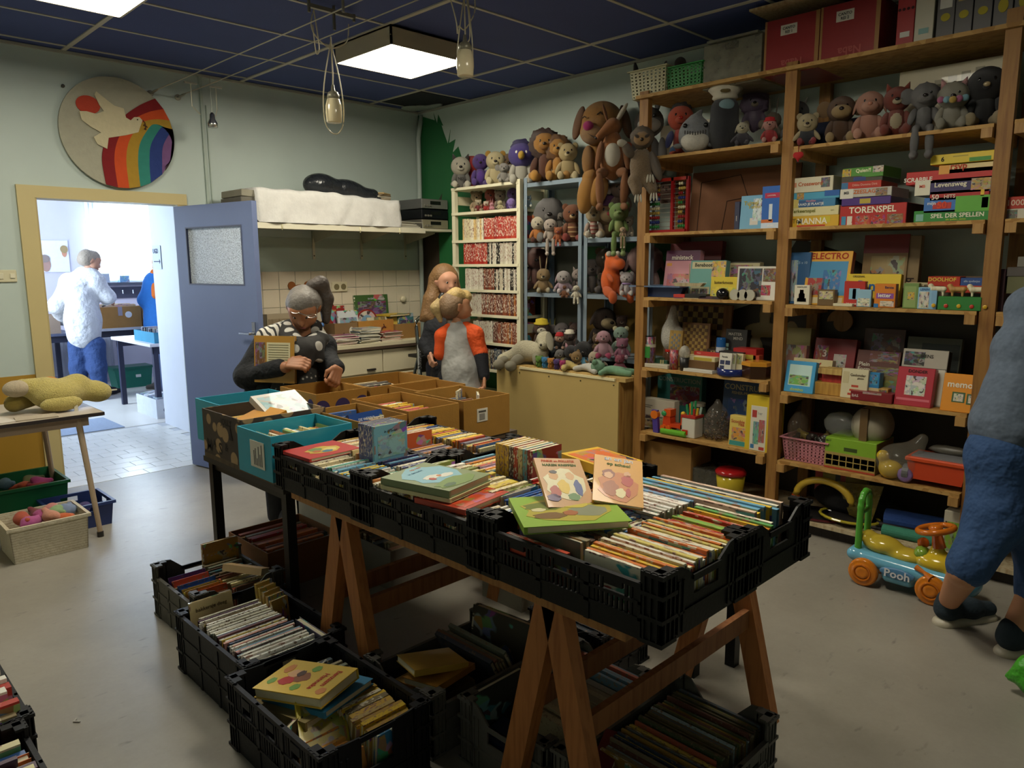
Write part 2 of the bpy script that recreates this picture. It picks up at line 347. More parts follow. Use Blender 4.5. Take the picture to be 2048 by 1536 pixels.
mural([(-2.0,1.72),(-2.9,1.74),(-2.9,1.32),(-2.6,1.30),(-2.45,1.4),(-2.05,1.42)],'#2f6a35',.004)
mural([(-2.0,0),(-2.9,0),(-2.9,1.32),(-2.3,1.55),(-2.02,1.4)],'#8a6a2c',.003)
mural([(-2.95,0),(YF+.05,0),(YF+.05,1.35),(-4.4,1.4),(-4.0,1.62),(-3.75,1.7),(-3.5,1.3),(-2.95,1.1)],'#3b352d',.003)
ob('mural_glove',sdf_mesh([('e',(-.004,-3.56,1.12),(.006,.14,.05),None),('e',(-.004,-3.66,1.2),(.006,.04,.1),None),('e',(-.004,-3.56,1.22),(.006,.04,.1),None),('e',(-.004,-3.74,1.1),(.006,.05,.09),None),('e',(-.004,-3.5,.98),(.006,.06,.1))],.006,.01),'#a89a72',M_paint,wr)
struct('wall_left',MB().box(XL-.15,YF,0,XL,.15,ZC+.1),WG)
struct('wall_front',MB().box(XL,YF-.15,0,0,YF,ZC+.1),WG)
fr=ob('trim_1',MB().box(DX0-.10,-.025,0,DX0,.02,DH+.08),'#c3b27e',M_paint,kind='structure')
ob('door_jamb',MB().box(DX0-.001,-.018,0,DX0+.012,.155,DH),'#b3a272',M_paint,fr)
ob('frame_post',MB().box(DX1,-.02,0,DX1+.07,.02,DH+.08),'#c3b27e',M_paint,fr)
ob('frame_head',MB().box(DX0,-.025,DH,DX1+.07,.155,DH+.08),'#c3b27e',M_paint,fr)
ang=math.atan2(-.88,.17)
dr=ob('door_1',MB().box(0,-.02,.012,.40-.26,.02,1.985).box(.14,-.02,.012,.78,.02,1.42).box(.14,-.02,1.82,.78,.02,1.985).box(.78,-.02,.012,.915,.02,1.985),'#6b79a0',M_paint,None,(DX1-.01,-.012,0),(0,0,ang),kind='structure')
def pat_obs(nt,tc,base):
    v=node(nt,'ShaderNodeTexVoronoi');v.inputs['Scale'].default_value=90;nt.links.new(tc.outputs['Object'],v.inputs['Vector']);return mixc(nt,thr(nt,v.outputs['Distance'],.15,.6),(.42,.48,.56),(.78,.86,.95))
M_obs=mat('obscure_glass',.12,color='sky',pattern=pat_obs,bump=1,bscale=110)
ob('glass_pane',MB().box(.14,-.006,1.42,.78,.006,1.82),'#c5d3de',M_obs,dr)
ob('pane_bead',MB().box(.14,-.022,1.41,.78,.022,1.42).box(.14,-.022,1.82,.78,.022,1.83).box(.13,-.022,1.41,.14,.022,1.83).box(.78,-.022,1.41,.79,.022,1.83),'#4c5064',M_paint,dr)
h=ob('door_handle',MB().box(.85,-.028,.98,.885,.028,1.16),'#b9bcbf',M_chrome,dr)
ob('lever',MB().tube([(.868,-.02,1.08),(.868,-.065,1.08),(.76,-.065,1.08)],.009),'#c9ccce',M_chrome,h)
ob('lever',MB().tube([(.868,.02,1.08),(.868,.065,1.08),(.76,.065,1.08)],.009),'#c9ccce',M_chrome,h)
sw=thing('light_switch','cream double light switch on the wall beside the door frame','light switch',(-3.42,0,1.45))
ob('plate',MB().box(-.075,-.012,0,.045,0,.08).mesh('p',bevel=.004),'#cfc8a8',M_plastic,sw);ob('rocker',MB().box(.005,-.02,.025,.035,-.008,.055).mesh('r',bevel=.003),'#dcd6bb',M_plastic,sw);ob('rocker',MB().box(-.06,-.018,.02,-.03,-.008,.06).mesh('r',bevel=.003),'#d4ceb2',M_plastic,sw)
so=thing('power_socket','beige double power socket on the cream wall tiles','socket',(-.94,-.008,1.36))
ob('plate',MB().box(-.08,-.014,-.045,.08,0,.045).mesh('p',bevel=.006),'#d9cfae',M_plastic,so)
for s in (-.035,.035):ob('outlet',MB().prism([(s+.026*math.cos(t*PI/8),.026*math.sin(t*PI/8)) for t in range(16)],'y',-.018,-.012),'#7c7150',M_plastic,so)
tp=thing('round_thermostat','small round cream knob mounted high on the wall tiles','knob',(-.25,-.008,1.225));ob('dial',MB().lathe([(.03,0),(.03,.02),(.02,.03)],16).mesh('d',True),'#d5cbab',M_plastic,tp,rot=(PI/2,0,0))
pp=ob('heating_pipe',MB().tube([(-.045,-.05,0),(-.045,-.05,2.72),(-.03,-.05,2.8),(.0,-.05,2.93)],.022,10).mesh('p',True),'#b9c4bc',M_paint,label='pale painted pipe rising in the room corner beside the green mural',cat='pipe')
cb=ob('cable_conduit',MB().box(-2.075,-.014,1.2,-2.055,0,ZC).box(-2.035,-.01,2.0,-2.028,0,2.75),'#a9b6aa',M_paint,label='thin painted cable conduit running down the wall right of the plaque',cat='conduit')
def panel_lamp(x0,y0,label):
    t=thing('ceiling_lamp',label,'ceiling lamp',(x0+.31,y0-.31,ZC-.006))
    s=.31
    ob('housing',MB().box(-s,-s,-.11,-s+.012,s,0).box(s-.012,-s,-.11,s,s,0).box(-s,-s,-.11,s,-s+.012,0).box(-s,s-.012,-.11,s,s,0).box(-s,-s,-.01,s,s,0),'#b9ae93',M_paint,t)
    m=MATS.get('diffuser')
    if not m:
        m=bpy.data.materials.new('diffuser');m.use_nodes=True;b=m.node_tree.nodes['Principled BSDF'];b.inputs['Base Color'].default_value=(.9,.9,.85,1)
        b.inputs['Emission Color'].default_value=(1,.93,.76,1);b.inputs['Emission Strength'].default_value=PANEL_POWER;MATS['diffuser']=m
    ob('diffuser',MB().box(-s+.012,-s+.012,-.108,s-.012,s-.012,-.098),None,m,t)
    ob('screw',BALLS,'#6b6656',M_metal,t,(-s,-s+.004,-.055),scale=.006)
panel_lamp(-1.745,-1.36,'square surface ceiling lamp with a glowing panel between the two cylinder pendants')
panel_lamp(-3.67,-1.36,'square glowing ceiling lamp above the wall with the rainbow plaque')
panel_lamp(-2.6,-4.0,'square glowing ceiling lamp over the crates of books')
WZ=2.80
wire=[(-2.433,2.777),(-2.239,2.777)]
for i,(wx,wz) in enumerate(wire):
    t=ob('wire_track',MB().tube([(wx,-.16,wz+.005),(wx+.04,-.45,WZ),(wx+.15,-5.8,WZ+.05)],.0035,6),'#a9a48f',M_metal,label=['stretched lamp wire nearer the rainbow plaque, running under the ceiling','stretched lamp wire farther from the rainbow plaque, running under the ceiling'][i],cat='wire')
    ob('turnbuckle',MB().tube([(wx,-.02,wz),(wx,-.05,wz),(wx,-.10,wz+.003),(wx,-.16,wz+.005)],[.006,.009,.009,.004],8),'#8f8b7c',M_metal,t)
    ob('wall_anchor',MB().tube([(wx,0,wz),(wx,-.012,wz),(wx,-.022,wz)],[.022,.022,.012],12),'#9a9585',M_metal,t)
sp=thing('spotlight','small chrome reflector spotlight hanging from wires beside the plaque','spotlight',(-2.12,-.3,2.60))
ob('reflector',MB().lathe([(.035,-.06),(.036,-.03),(.02,.0),(.018,.03),(.008,.045)],16).mesh('r',True),'#c9c9c4',M_chrome,sp)
for dx,top in ((-.14,.22),(.04,.22)):
    ob('hanger',MB().tube([(dx,0,top),(dx,0,.07),(dx*.6,0,.02)],.004,6),'#c0bda8',M_metal,sp);ob('crossbar',MB().box(dx-.045,-.005,top,dx+.045,.005,top+.012),'#a8a492',M_metal,sp)
ob('lamp_wire',MB().tube([(0,0,.045),(.0,0,.3)],.002,5),'#9aa093',M_metal,sp)
def pendant(loc,hz,loops,label):
    t=thing('pendant_lamp',label,'pendant lamp',loc);x=0
    ob('shade',MB().lathe([(.038,0),(.042,.004),(.046,.05),(.045,.09),(.036,.125),(.034,.128)],20).mesh('s',True),'#d8cba6',M_gloss,t)
    ob('cap',MB().lathe([(.034,.126),(.034,.15),(.026,.165),(.012,.172),(.007,.205)],16).mesh('c',True),'#8e8975',M_metal,t)
    ob('cable',MB().tube([(0,0,.2),(.004,0,hz*.55),(0,0,hz)],.004,6),'#c9bf9f',M_plastic,t)
    for pts in loops:
        q=[]
        for i in range(len(pts)-1):
            for u in range(5):
                a,b=Vector(pts[i]),Vector(pts[i+1]);p0=Vector(pts[max(i-1,0)]);p3=Vector(pts[min(i+2,len(pts)-1)]);s_=u/5
                q.append(.5*((2*a)+(b-p0)*s_+(2*p0-5*a+4*b-p3)*s_**2+(-p0+3*a-3*b+p3)*s_**3))
        q.append(Vector(pts[-1]));ob('cable_loop',MB().tube(q,.0033,6),'#c9bf9f',M_plastic,t)
    return t
p1=pendant((-2.17,-2.0,2.345),.46,[[(0,0,.44),(-.055,0,.2),(-.062,0,.02),(-.02,.01,-.05),(.03,0,-.05),(.065,0,.04),(.05,0,.22),(0,0,.42)],
     [(-.10,0,.58),(-.12,0,.5),(-.09,0,.44),(.0,0,.4),(.1,0,.45),(.12,0,.55)],[(-.1,0,.58),(-.07,.01,.4),(-.09,.01,.36),(-.11,0,.5)]],'cylinder pendant lamp with cable loop hanging from the wire track cross bar')
ob('cross_bar',MB().box(-.13,-.012,.585,.16,.012,.605),'#8d8976',M_metal,p1);[ob('bar_clip',MB().box(*q),'#7d7a6c',M_metal,p1) for q in ((-.135,-.006,.56,-.122,.006,.63),(.15,-.006,.57,.162,.006,.61),(.02,-.006,.5,.032,.006,.65))]
p2=pendant((-1.84,-2.75,2.52),.38,[[(.0,0,.40),(-.04,0,.2),(-.045,.01,.1),(.0,.045,.16),(.04,.01,.19),(.03,0,.3),(.01,0,.42)],[(-.12,0,.42),(-.06,0,.27),(-.05,0,.2),(-.04,0,.24),(.02,.02,.24),(.07,0,.33),(.07,0,.42)],[(.02,0,.42),(.05,0,.2),(.045,-.01,.08)]],'cylinder pendant lamp with tangled cable hanging in front of the glowing panel')
ob('rod_hanger',MB().tube([(-2.44,-2.55,ZC),(-2.44,-2.55,WZ-.05)],.007,8),'#6f6c60',M_metal,label='grey steel rod dropping from the ceiling to the lamp wires',cat='rod')
pq=thing('round_plaque','round wall plaque with a white dove, red sun and rainbow','plaque',(-2.675,-.012,2.47));PR=.375
def disc(n=64,r=PR):return [(r*math.cos(2*PI*i/n),r*math.sin(2*PI*i/n)) for i in range(n)]
ob('board',MB().prism(disc(),'y',-.02,0),'#a8a591',M_cloth,pq)
def flat(name,pts,y,col,m=M_cloth,th=.006):return ob(name,MB().prism(pts,'y',y-th,y),col,m,pq)
bands=['#7e1519','#c64a1c','#a88428','#2f8072','#263a78','#74507e','#432832']
def edge(k):
    xb=-.115+k*.075+(0 if k < 5 else .01*(k-4));a0=-math.sqrt(max(PR**2-min(abs(xb),PR-.001)**2,0));
    s=[(xb,a0),(xb-.012+.02*k/6,-.19),(xb+.02,-.06),(xb+.085,.05),(xb+.16-.01*k,.125-.012*k)]
    th_e=math.radians(46-13*k);e=(PR*math.cos(th_e),PR*math.sin(th_e));s.append(((s[-1][0]+e[0])/2+.0,(s[-1][1]+e[1])/2+.012));s.append(e);return s
def clip(p):
    r=math.hypot(*p);return p if r < PR-.001 else (p[0]*(PR-.001)/r,p[1]*(PR-.001)/r)
def dense(s,n=8):
    q=[]
    for i in range(len(s)-1):
        for u in range(n):
            a,b=Vector(s[i]),Vector(s[i+1]);p0=Vector(s[max(i-1,0)]);p3=Vector(s[min(i+2,len(s)-1)]);t_=u/n
            q.append(tuple(.5*((2*a)+(b-p0)*t_+(2*p0-5*a+4*b-p3)*t_**2+(-p0+3*a-3*b+p3)*t_**3)))
    return [clip(p) for p in q+[s[-1]]]
for k in range(7):
    a,b=dense(edge(k)),dense(edge(k+1)) if k < 6 else [clip((.36,-.12)),clip((.375,-.02)),clip((.37,.06))]
    mb=MB()
    if k < 6:
        mb.v=[(p[0],-.02,p[1]) for p in a]+[(p[0],-.02,p[1]) for p in b]+[(p[0],-.028,p[1]) for p in a]+[(p[0],-.028,p[1]) for p in b];n=len(a)
        for i in range(n-1):mb.f += [(2*n+i,3*n+i,3*n+i+1,2*n+i+1),(i,i+1,2*n+i+1,2*n+i),(n+i,3*n+i,3*n+i+1,n+i+1)]
        ob('rainbow_band',mb,bands[k],M_cloth,pq)
    else:
        pts=a+[clip((PR*1.2*math.cos(math.radians(d)),PR*1.2*math.sin(math.radians(d)))) for d in (-38,-33,-28,-23,-18,-13)][::-1]
        ob('rainbow_band',MB().prism(pts,'y',-.028,-.02),bands[k],M_cloth,pq)
flat('sun',[(-.185+.075*math.cos(t*PI/12),.165+.06*math.sin(t*PI/12)) for t in range(24)],-.021,'#b5402a')
dove=[(-.245,.115),(-.235,.06),(-.18,.02),(-.12,-.01),(-.17,-.045),(-.15,-.09),(-.09,-.115),(-.075,-.04),(.04,-.01),(.125,.02),(.145,.07),(.16,.105),(.14,.125),(.105,.12),(.08,.095),(.05,.11),(.04,.17),(-.02,.18),(-.07,.215),(-.13,.26),(-.14,.235),(-.115,.17),(-.09,.135),(-.14,.11),(-.2,.12)]
flat('dove',dove,-.028,'#cabf9c')
ob('dove_eye',BALLS,'#2c2a26',M_gloss,pq,(.125,-.036,.105),scale=.005)
ob('twig',MB().tube([(.16,-.034,.108),(.175,-.034,.09),(.178,-.034,.04)],.003,6).tube([(.178,-.034,.07),(.19,-.034,.06)],.003,6).tube([(.177,-.034,.08),(.163,-.034,.07)],.003,6).tube([(.178,-.034,.055),(.165,-.034,.045)],.003,6),'#4a2c20',M_cloth,pq)
ob('hook',BALLS,'#4c4a40',M_metal,pq,(-.32,0,.27),scale=.012)
# ================================================================== the far room seen through the doorway
FW='#c9c6d6'
fl=struct('floor_hall',MB().box(-4.2,0,-.1,.8,1.86,-.004),'#b9bcc0',M_paint)
M_ftile=mat('floor_tile',.3,var=.05,nscale=6)
ftm=MB().box(-.098,-.073,-.004,.098,.073,.001).mesh('floor_tile',bevel=.0015)
for r in range(12):
    for c_ in range(9):
        x=-3.55+c_*.2+(.1 if r % 2 else 0);y=.08+r*.15
        if DX0-.35 < x < -1.9:ob('floor_tile',ftm,'#d3d3cf',M_ftile,fl,(x,y,0))
struct('floor_far',MB().box(-4.2,1.86,-.1,1.2,5.3,0),'#d0cec8',M_floor if False else mat('pale_floor',.35,var=.06,nscale=4))
struct('ceiling_far',MB().box(-4.2,.15,2.8,1.2,5.5,2.9),'#d5d8de')
struct('wall_hall_right',MB().box(-1.88,.15,0,-1.7,1.78,2.8),'#d8dde6')
struct('wall_far_partition',MB().box(-1.7,1.7,0,1.2,1.86,2.8).box(-4.2,1.7,2.45,-1.88,1.86,2.8),FW)
struct('wall_far_left',MB().box(-4.35,.15,0,-4.2,5.5,2.8),FW)
struct('wall_far_right',MB().box(1.2,.15,0,1.35,5.5,2.8),FW)
WX0,WX1,WZ0,WZ1=-1.42,-.5,1.34,2.36
struct('wall_far_back',MB().box(-4.2,5.2,0,WX0,5.35,2.8).box(WX1,5.2,0,1.2,5.35,2.8).box(WX0,5.2,0,WX1,5.35,WZ0).box(WX0,5.2,WZ1,WX1,5.35,2.8),FW)
w1=ob('window_1',MB().box(WX0,5.19,WZ1-.06,WX1,5.25,WZ1).box(WX0,5.19,WZ0,WX0+.05,5.25,WZ1).box(WX1-.05,5.19,WZ0,WX1,5.25,WZ1).box(WX0,5.19,WZ0,WX1,5.25,WZ0+.05),'#dfe6ec',M_paint,kind='structure')
gm=bpy.data.materials.new('window_glass');gm.use_nodes=True;b_=gm.node_tree.nodes['Principled BSDF'];b_.inputs['Alpha'].default_value=.12;b_.inputs['Roughness'].default_value=.05
ob('pane',MB().box(WX0+.05,5.215,WZ0+.05,WX1-.05,5.222,WZ1-.06),None,gm,w1)
ob('sill',MB().box(WX0-.1,5.02,WZ0-.045,WX1+.15,5.2,WZ0-.005),'#3f4350',M_paint,w1)
cm=bpy.data.materials.new('net_curtain');cm.use_nodes=True;nt=cm.node_tree;nt.nodes.remove(nt.nodes['Principled BSDF'])
tr=node(nt,'ShaderNodeBsdfTranslucent');tr.inputs[0].default_value=(.85,.92,.95,1);tp_=node(nt,'ShaderNodeBsdfTransparent');mxs=node(nt,'ShaderNodeMixShader')
nzc=node(nt,'ShaderNodeTexNoise');nzc.inputs['Scale'].default_value=40;nt.links.new(thr(nt,nzc.outputs['Fac'],0,1),mxs.inputs[0]);nt.nodes[-1].inputs['To Min'].default_value=.35;nt.nodes[-1].inputs['To Max'].default_value=.6
nt.links.new(tr.outputs[0],mxs.inputs[1]);nt.links.new(tp_.outputs[0],mxs.inputs[2]);nt.links.new(mxs.outputs[0],nt.nodes['Material Output'].inputs[0])
mb=MB();n=120
for i in range(n+1):
    x=WX0-.08+(WX1-WX0+.16)*i/n;y=5.12+.018*math.sin(i*1.05)+.008*math.sin(i*2.3)
    mb.v += [(x,y,WZ0+.02),(x,y-.004,WZ1+.02)]
for i in range(n):mb.f.append((2*i,2*i+2,2*i+3,2*i+1))
ob('net_curtain',mb.mesh('c',True),None,cm,label='white pleated net curtain glowing in front of the far room window',cat='curtain')
ob('curtain_rail',MB().tube([(WX0-.1,5.12,WZ1+.03),(WX1+.1,5.12,WZ1+.03)],.012),'#cfd6dc',M_paint,label='pale rail carrying the net curtain',cat='curtain rail')
cr=thing('coat_rack','dark coat rack board with metal hooks under the far window','coat rack',(-1.05,5.19,1.12))
ob('board',MB().box(-.42,-.02,0,.6,0,.15),'#3c3f52',M_paint,cr)
for i in range(7):ob('hook',MB().tube([(-.32+i*.13,-.02,.09),(-.32+i*.13,-.05,.085),(-.32+i*.13,-.055,.06),(-.32+i*.13,-.05,.11)],.008,6),'#c9cfd8',M_chrome,cr)
ob('tin_box',MB().box(-.06,-.05,0,.06,.05,.09),'#5d86ad',M_art,loc=(-1.1,5.1,WZ0-.004),label='small printed tin standing on the far window sill',cat='tin')
ob('photo_stand',MB().box(-.06,-.012,0,.06,.012,.12),'#8f97a8',M_paint,loc=(-1.34,5.08,WZ0-.004),label='small grey frame on the sill beside the tin',cat='frame')
po=thing('painted_mirror','white poster printed with two heads on the far room wall','poster',(-1.86,5.19,1.48))  # wall mirror; the heads reflected in it are painted flat on the sheet
ob('sheet',MB().box(-.26,-.006,0,.15,0,.4),'#dfe3ea',M_paper,po)
def blob(name,cx,cz,rx,rz,col,y=-.008):ob(name,MB().prism([(cx+rx*math.cos(t*PI/10),cz+rz*math.sin(t*PI/10)) for t in range(20)],'y',y-.002,y),col,M_paper,po)
blob('painted_reflection_face',-.12,.10,.055,.095,'#a5847a');blob('painted_reflection_hair',-.13,.17,.06,.05,'#8b7d78',-.011);blob('painted_reflection_face',.1,.25,.03,.06,'#c98f76');blob('painted_reflection_hair',.1,.29,.045,.05,'#a08a62',-.011)
def plain_table(loc,sx,sy,h,col,leg,label,th=.03,lw=.05,inset=.04,name='folding_table'):
    t=thing(name,label,'table',loc)
    ob('table_top',MB().box(-sx/2,-sy/2,h-th,sx/2,sy/2,h),col,M_paint,t)
    ob('apron',MB().box(-sx/2+inset,-sy/2+inset,h-th-.08,sx/2-inset,-sy/2+inset+.02,h-th).box(-sx/2+inset,sy/2-inset-.02,h-th-.08,sx/2-inset,sy/2-inset,h-th),leg,M_paint,t)
    for a in (-1,1):
        for b in (-1,1):ob('leg',MB().box(-lw/2,-lw/2,0,lw/2,lw/2,h-th),leg,M_paint,t,(a*(sx/2-inset-lw/2),b*(sy/2-inset-lw/2),0))
    return t
plain_table((-2.55,4.60,0),1.2,.7,.76,'#4a4f66','#23263a','dark table in the far room, to the left of the man in white')
plain_table((-1.22,4.55,0),1.3,.7,.79,'#c9c9cf','#1d2030','pale topped table carrying the brown carton in the far room')
plain_table((-1.42,2.66,0),.9,1.2,.77,'#d4d3d8','#232740','white topped table with dark legs just past the white partition')
def carton(name,x0,y0,x1,y1,z,h,col,label,th=.006,m=M_card,cat='box',flaps=0):
    """open cardboard box: bottom and four walls"""
    t=thing(name,label,cat,((x0+x1)/2,(y0+y1)/2,z));sx,sy=(x1-x0)/2,(y1-y0)/2
    ob('bottom',MB().box(-sx,-sy,0,sx,sy,th),col,m,t)
    for nm,b in (('side',(-sx,-sy,th,sx,-sy+th,h)),('side',(-sx,sy-th,th,sx,sy,h)),('end',(-sx,-sy+th,th,-sx+th,sy-th,h)),('end',(sx-th,-sy+th,th,sx,sy-th,h))):ob(nm,MB().box(*b),col,m,t)
    return t
c1=carton('cardboard_carton',-1.70,4.24,-1.2,4.6,.79,.26,'#a5783f','brown carton with a round white sticker on the far room table')
ob('sticker',MB().prism([(.10+.04*math.cos(t*PI/9),.16+.04*math.sin(t*PI/9)) for t in range(18)],'y',-.183,-.18),'#e2e2e2',M_paper,c1);ob('tape',MB().box(-.02,-.183,.15,.03,-.18,.26),'#9a93a0',M_paper,c1)
for i in range(7):ob('sheet_music',MB().box(-.21,-.003,0,.21,.003,.27+.01*random.random()),random.choice(['#cfae84','#d6bd98','#b99264']),M_art,loc=(-1.45,4.29+i*.042,.8),label='tan album cover filed upright in the far room carton',cat='album',group='albums in the far room carton')
carton('cardboard_carton',-1.18,4.26,-.8,4.6,.79,.25,'#9c7140','brown carton behind the person in the blue coat')
carton('cardboard_carton',-2.55,4.3,-2.1,4.62,.76,.22,'#8d7a6b','grey brown carton on the dark far table')
c2=carton('blue_tray',-1.81,2.1,-1.45,2.68,.77,.11,'#3b88a8','blue cardboard tray of discs on the white far table')
for i in range(9):ob('disc_case',MB().box(-.13,-.006,0,.13,.006,.13),['#c9ccd6','#6a7384','#b8a0a8','#2e3a55'][i % 4],M_art,loc=(-1.63,2.16+i*.055,.778),rot=(random.uniform(-.15,.1),0,0),label='flat disc case standing in the blue tray',cat='disc case',group='disc cases in the blue tray')
g=thing('storage_crate','green lidded storage crate on the floor under the far table','crate',(-1.3,4.52,0));ob('tub',MB().prism([(-.2,0),(.2,0),(.23,.24),(-.23,.24)],'y',-.14,.14),'#136b58',M_plastic,g);ob('lid',MB().box(-.245,-.155,.24,.245,.155,.27),'#12604f',M_plastic,g);ob('label_holder',MB().box(.02,-.15,.13,.08,-.14,.165),'#d6d6d0',M_paper,g)
k=carton('white_carton',-1.86,2.05,-1.62,2.62,0,.2,'#ccd2dc','low white carton with cb lettering on the far room floor')
me,w_,h_=text_mesh('cb',True);ob('lettering',me,'#3a4a60',M_paper,k,(.0,-.288,.1),(PI/2,0,0),.12)
for i in range(4):ob('magazine_stack',MB().box(-.1,-.06,0,.1,.06,.02),['#9fb3c6','#5b6f86','#d6dde4','#7d93aa'][i],M_art,loc=(-1.74,2.13+i*.13,.195),rot=(0,0,i*.2),label='blue grey magazine lying on top of the white carton',cat='magazine',group='magazines on the white carton')
ob('door_mat',MB().box(-.75,-.35,0,.32,.3,.008),'#8795ab',M_cloth,loc=(-2.55,2.22,0),label='blue grey floor mat on the pale far room floor',cat='mat')
sg=thing('paper_sign','white paper sign with arrow taped to the white partition','sign',(-1.885,1.66,1.52))
ob('sheet',MB().box(-.002,-.12,0,0,.1,.22),'#d8e0ea',M_paper,sg)
me,w_,h_=text_mesh('UGD',True);ob('lettering',me,'#3b4a66',M_paper,sg,(-.004,-.0,.17),(PI/2,0,-PI/2),.06)
ob('arrow',MB().box(-.004,-.08,.068,-.003,.06,.076).prism([(-.08,.05),(-.105,.072),(-.08,.094)],'x',-.004,-.003),'#3b4a66',M_paper,sg)
rd=thing('radiator','low white panel radiator on the far room back wall','radiator',(-2.0,5.14,.15))
ob('panel',MB().box(-.7,-.03,0,.7,.02,.45),'#a7a9b8',M_paint,rd)
for i in range(20):ob('rib',MB().box(-.012,-.04,.02,.012,-.03,.43),'#9a9cac',M_paint,rd,(-.66+i*.07,0,0))
# ================================================================== shelving on the right wall
PINE='#93682f';XF=-.50
def shelf_bay_posts():
    u=thing('shelf_unit','tall pine and strand board shelf unit holding games and plush toys','shelf unit',(0,0,0))
    for y in (-2.93,-3.89,-4.91,-5.9):
        for x in (XF,-.06):
            hgt=2.62 if y != -4.91 or x != XF else 2.66
            ob('post',MB().box(x-.0,y-.032,0,x+.045,y+.032,hgt).mesh('post'),PINE,M_wood,u)
    def board(y0,y1,z,nm='shelf_board',th=.018):
        ob(nm,MB().box(XF-.012,y0,z,-.02,y1,z+th),'#b08a4c',M_osb,u)
        for y in (y0+.0,y1-.05):
            ob('cleat',MB().box(XF-.03,y,z-.045,-.05,y+.045,z),'#a88046',M_wood,u)
    for z in (.425,.855,1.315,1.725,2.195):board(-3.85,-2.97,z)
    for z in (.40,.805,1.30,1.725,2.155):board(-4.87,-3.93,z)
    for z in (.405,.80,1.30,1.725,2.16):board(-5.86,-4.95,z)
    ob('shelf_board',MB().box(XF-.02,-3.90,2.575,-.02,-2.88,2.595),'#b08a4c',M_osb,u);ob('shelf_board',MB().box(XF-.02,-5.9,2.575,-.02,-3.90,2.595),'#b08a4c',M_osb,u)
    ob('base_board',MB().box(XF,-4.88,.07,-.02,-2.97,.09),'#b7a888',M_wood,u);ob('base_board',MB().box(XF,-5.88,.07,-.02,-4.94,.09),'#b7a888',M_wood,u)
    ob('plinth',MB().box(XF+.06,-5.88,0,XF+.08,-2.97,.07),'#2d2620',M_wood,u)
    return u
SU=shelf_bay_posts()
WX,WY0,WY1=-.33,-1.665,-.85
wb_=thing('bookcase','narrow white open bookcase full of comic albums beside the corner','bookcase',(0,0,0))
for y in (WY0,WY1-.04):
    for x in (WX,-.05):ob('upright',MB().box(x,y,0,x+.035,y+.04,2.2 if y == WY0 else 2.17),'#d8d2b4',M_paint,wb_)
    for z in (.15,1.0,2.05):ob('side_rail',MB().box(WX+.03,y+.01,z,-.05,y+.03,z+.07),'#cfc8a8',M_paint,wb_)
WZS=[.43,.66,.885,1.115,1.32,1.53,1.73,1.96,2.165]
for z in WZS:ob('shelf_board',MB().box(WX-.005,WY0+.02,z,-.03,WY1,z+.022),'#d8d2b4',M_paint,wb_)
RX=-.34
rk=thing('metal_rack','blue grey steel rack of plush toys beside the pine shelves','rack',(0,0,0))
def angle(x,y,z0,z1,sx,sy):ob('upright',MB().box(x,y,z0,x+.035*sx,y+.003*sy,z1).box(x,y,z0,x+.003*sx,y+.035*sy,z1),'#8796a2',M_metal,rk)
for y,sy in ((-1.715,-1),(-2.30,1),(-2.315,-1),(-2.90,1)):
    angle(RX,y,0,2.2 if y > -2.2 else 2.13,1,sy);angle(-.022,y,0,2.2 if y > -2.2 else 2.13,-1,sy)
for z,z2 in ((.42,.42),(.88,.86),(1.30,1.30),(1.68,1.70),(2.13,2.10)):
    ob('rack_shelf',MB().box(RX+.004,-2.30,z,-.024,-1.715,z+.03),'#8796a2',M_metal,rk);ob('rack_shelf',MB().box(RX+.004,-2.90,z2,-.024,-2.315,z2+.03),'#8796a2',M_metal,rk)
ch=thing('chest','low beige panelled chest with plush toys on its lid','chest',(0,0,0));BX=-.58
ob('front_panel',MB().box(BX,-2.83,0,BX+.012,-1.65,.765),'#b59c60',M_paint,ch)
ob('side_panel',MB().box(BX+.012,-2.83,0,RX-.02,-2.80,.765),'#b08646',M_wood,ch);ob('side_panel',MB().box(BX+.012,-1.68,0,RX-.02,-1.65,.765),'#b08646',M_wood,ch)
ob('lid',MB().box(BX+.01,-2.88,.765,RX-.005,-1.65,.79),'#b5975a',M_wood,ch);ob('edge_strip',MB().box(BX-.006,-2.8,.768,BX+.012,-1.9,.785),'#d8cba0',M_paint,ch)
for y in (-2.79,-2.5,-2.2,-1.9,-1.69):
    for z in (.06,.74):ob('screw',BALLS,'#5e5236',M_metal,ch,(BX-.001,y,z),scale=.006)
hs_=thing('bracket_shelf','long white wall shelf on metal brackets high above the tiles','wall shelf',(0,0,0))
ob('shelf_board',MB().box(-1.92,-.48,1.845,-.02,-.01,1.867),'#d7d0b6',M_paint,hs_);ob('front_lip',MB().box(-1.92,-.492,1.825,-.335,-.478,1.868),'#ddd7bf',M_paint,hs_)
for x in (-1.176,-.691,-.2):
    b=ob('bracket',MB().box(x-.012,-.012,1.60,x+.012,0,1.84).prism([(-.012,1.84),(-.45,1.84),(-.45,1.825),(-.03,1.74)],'x',x-.004,x+.004),'#b8b59d',M_metal,hs_);ob('screw',BALLS,'#33312a',M_metal,b,(x,-.013,1.63),scale=.006)
for x in (-1.72,-1.02,-.62):ob('edge_hook',MB().tube([(x,-.493,1.86),(x,-.5,1.83),(x,-.494,1.815)],.005,6),'#c9c29c',M_metal,hs_)
kc=thing('kitchen_counter','beige kitchen counter with drawers under the wall tiles','counter',(0,0,0));KY=-.62
ob('carcass',MB().box(-1.95,KY+.02,.1,-.42,-.01,.86),'#b7ab8c',M_paint,kc);ob('plinth',MB().box(-1.95,KY+.07,0,-.42,KY+.09,.1),'#3c342a',M_paint,kc)
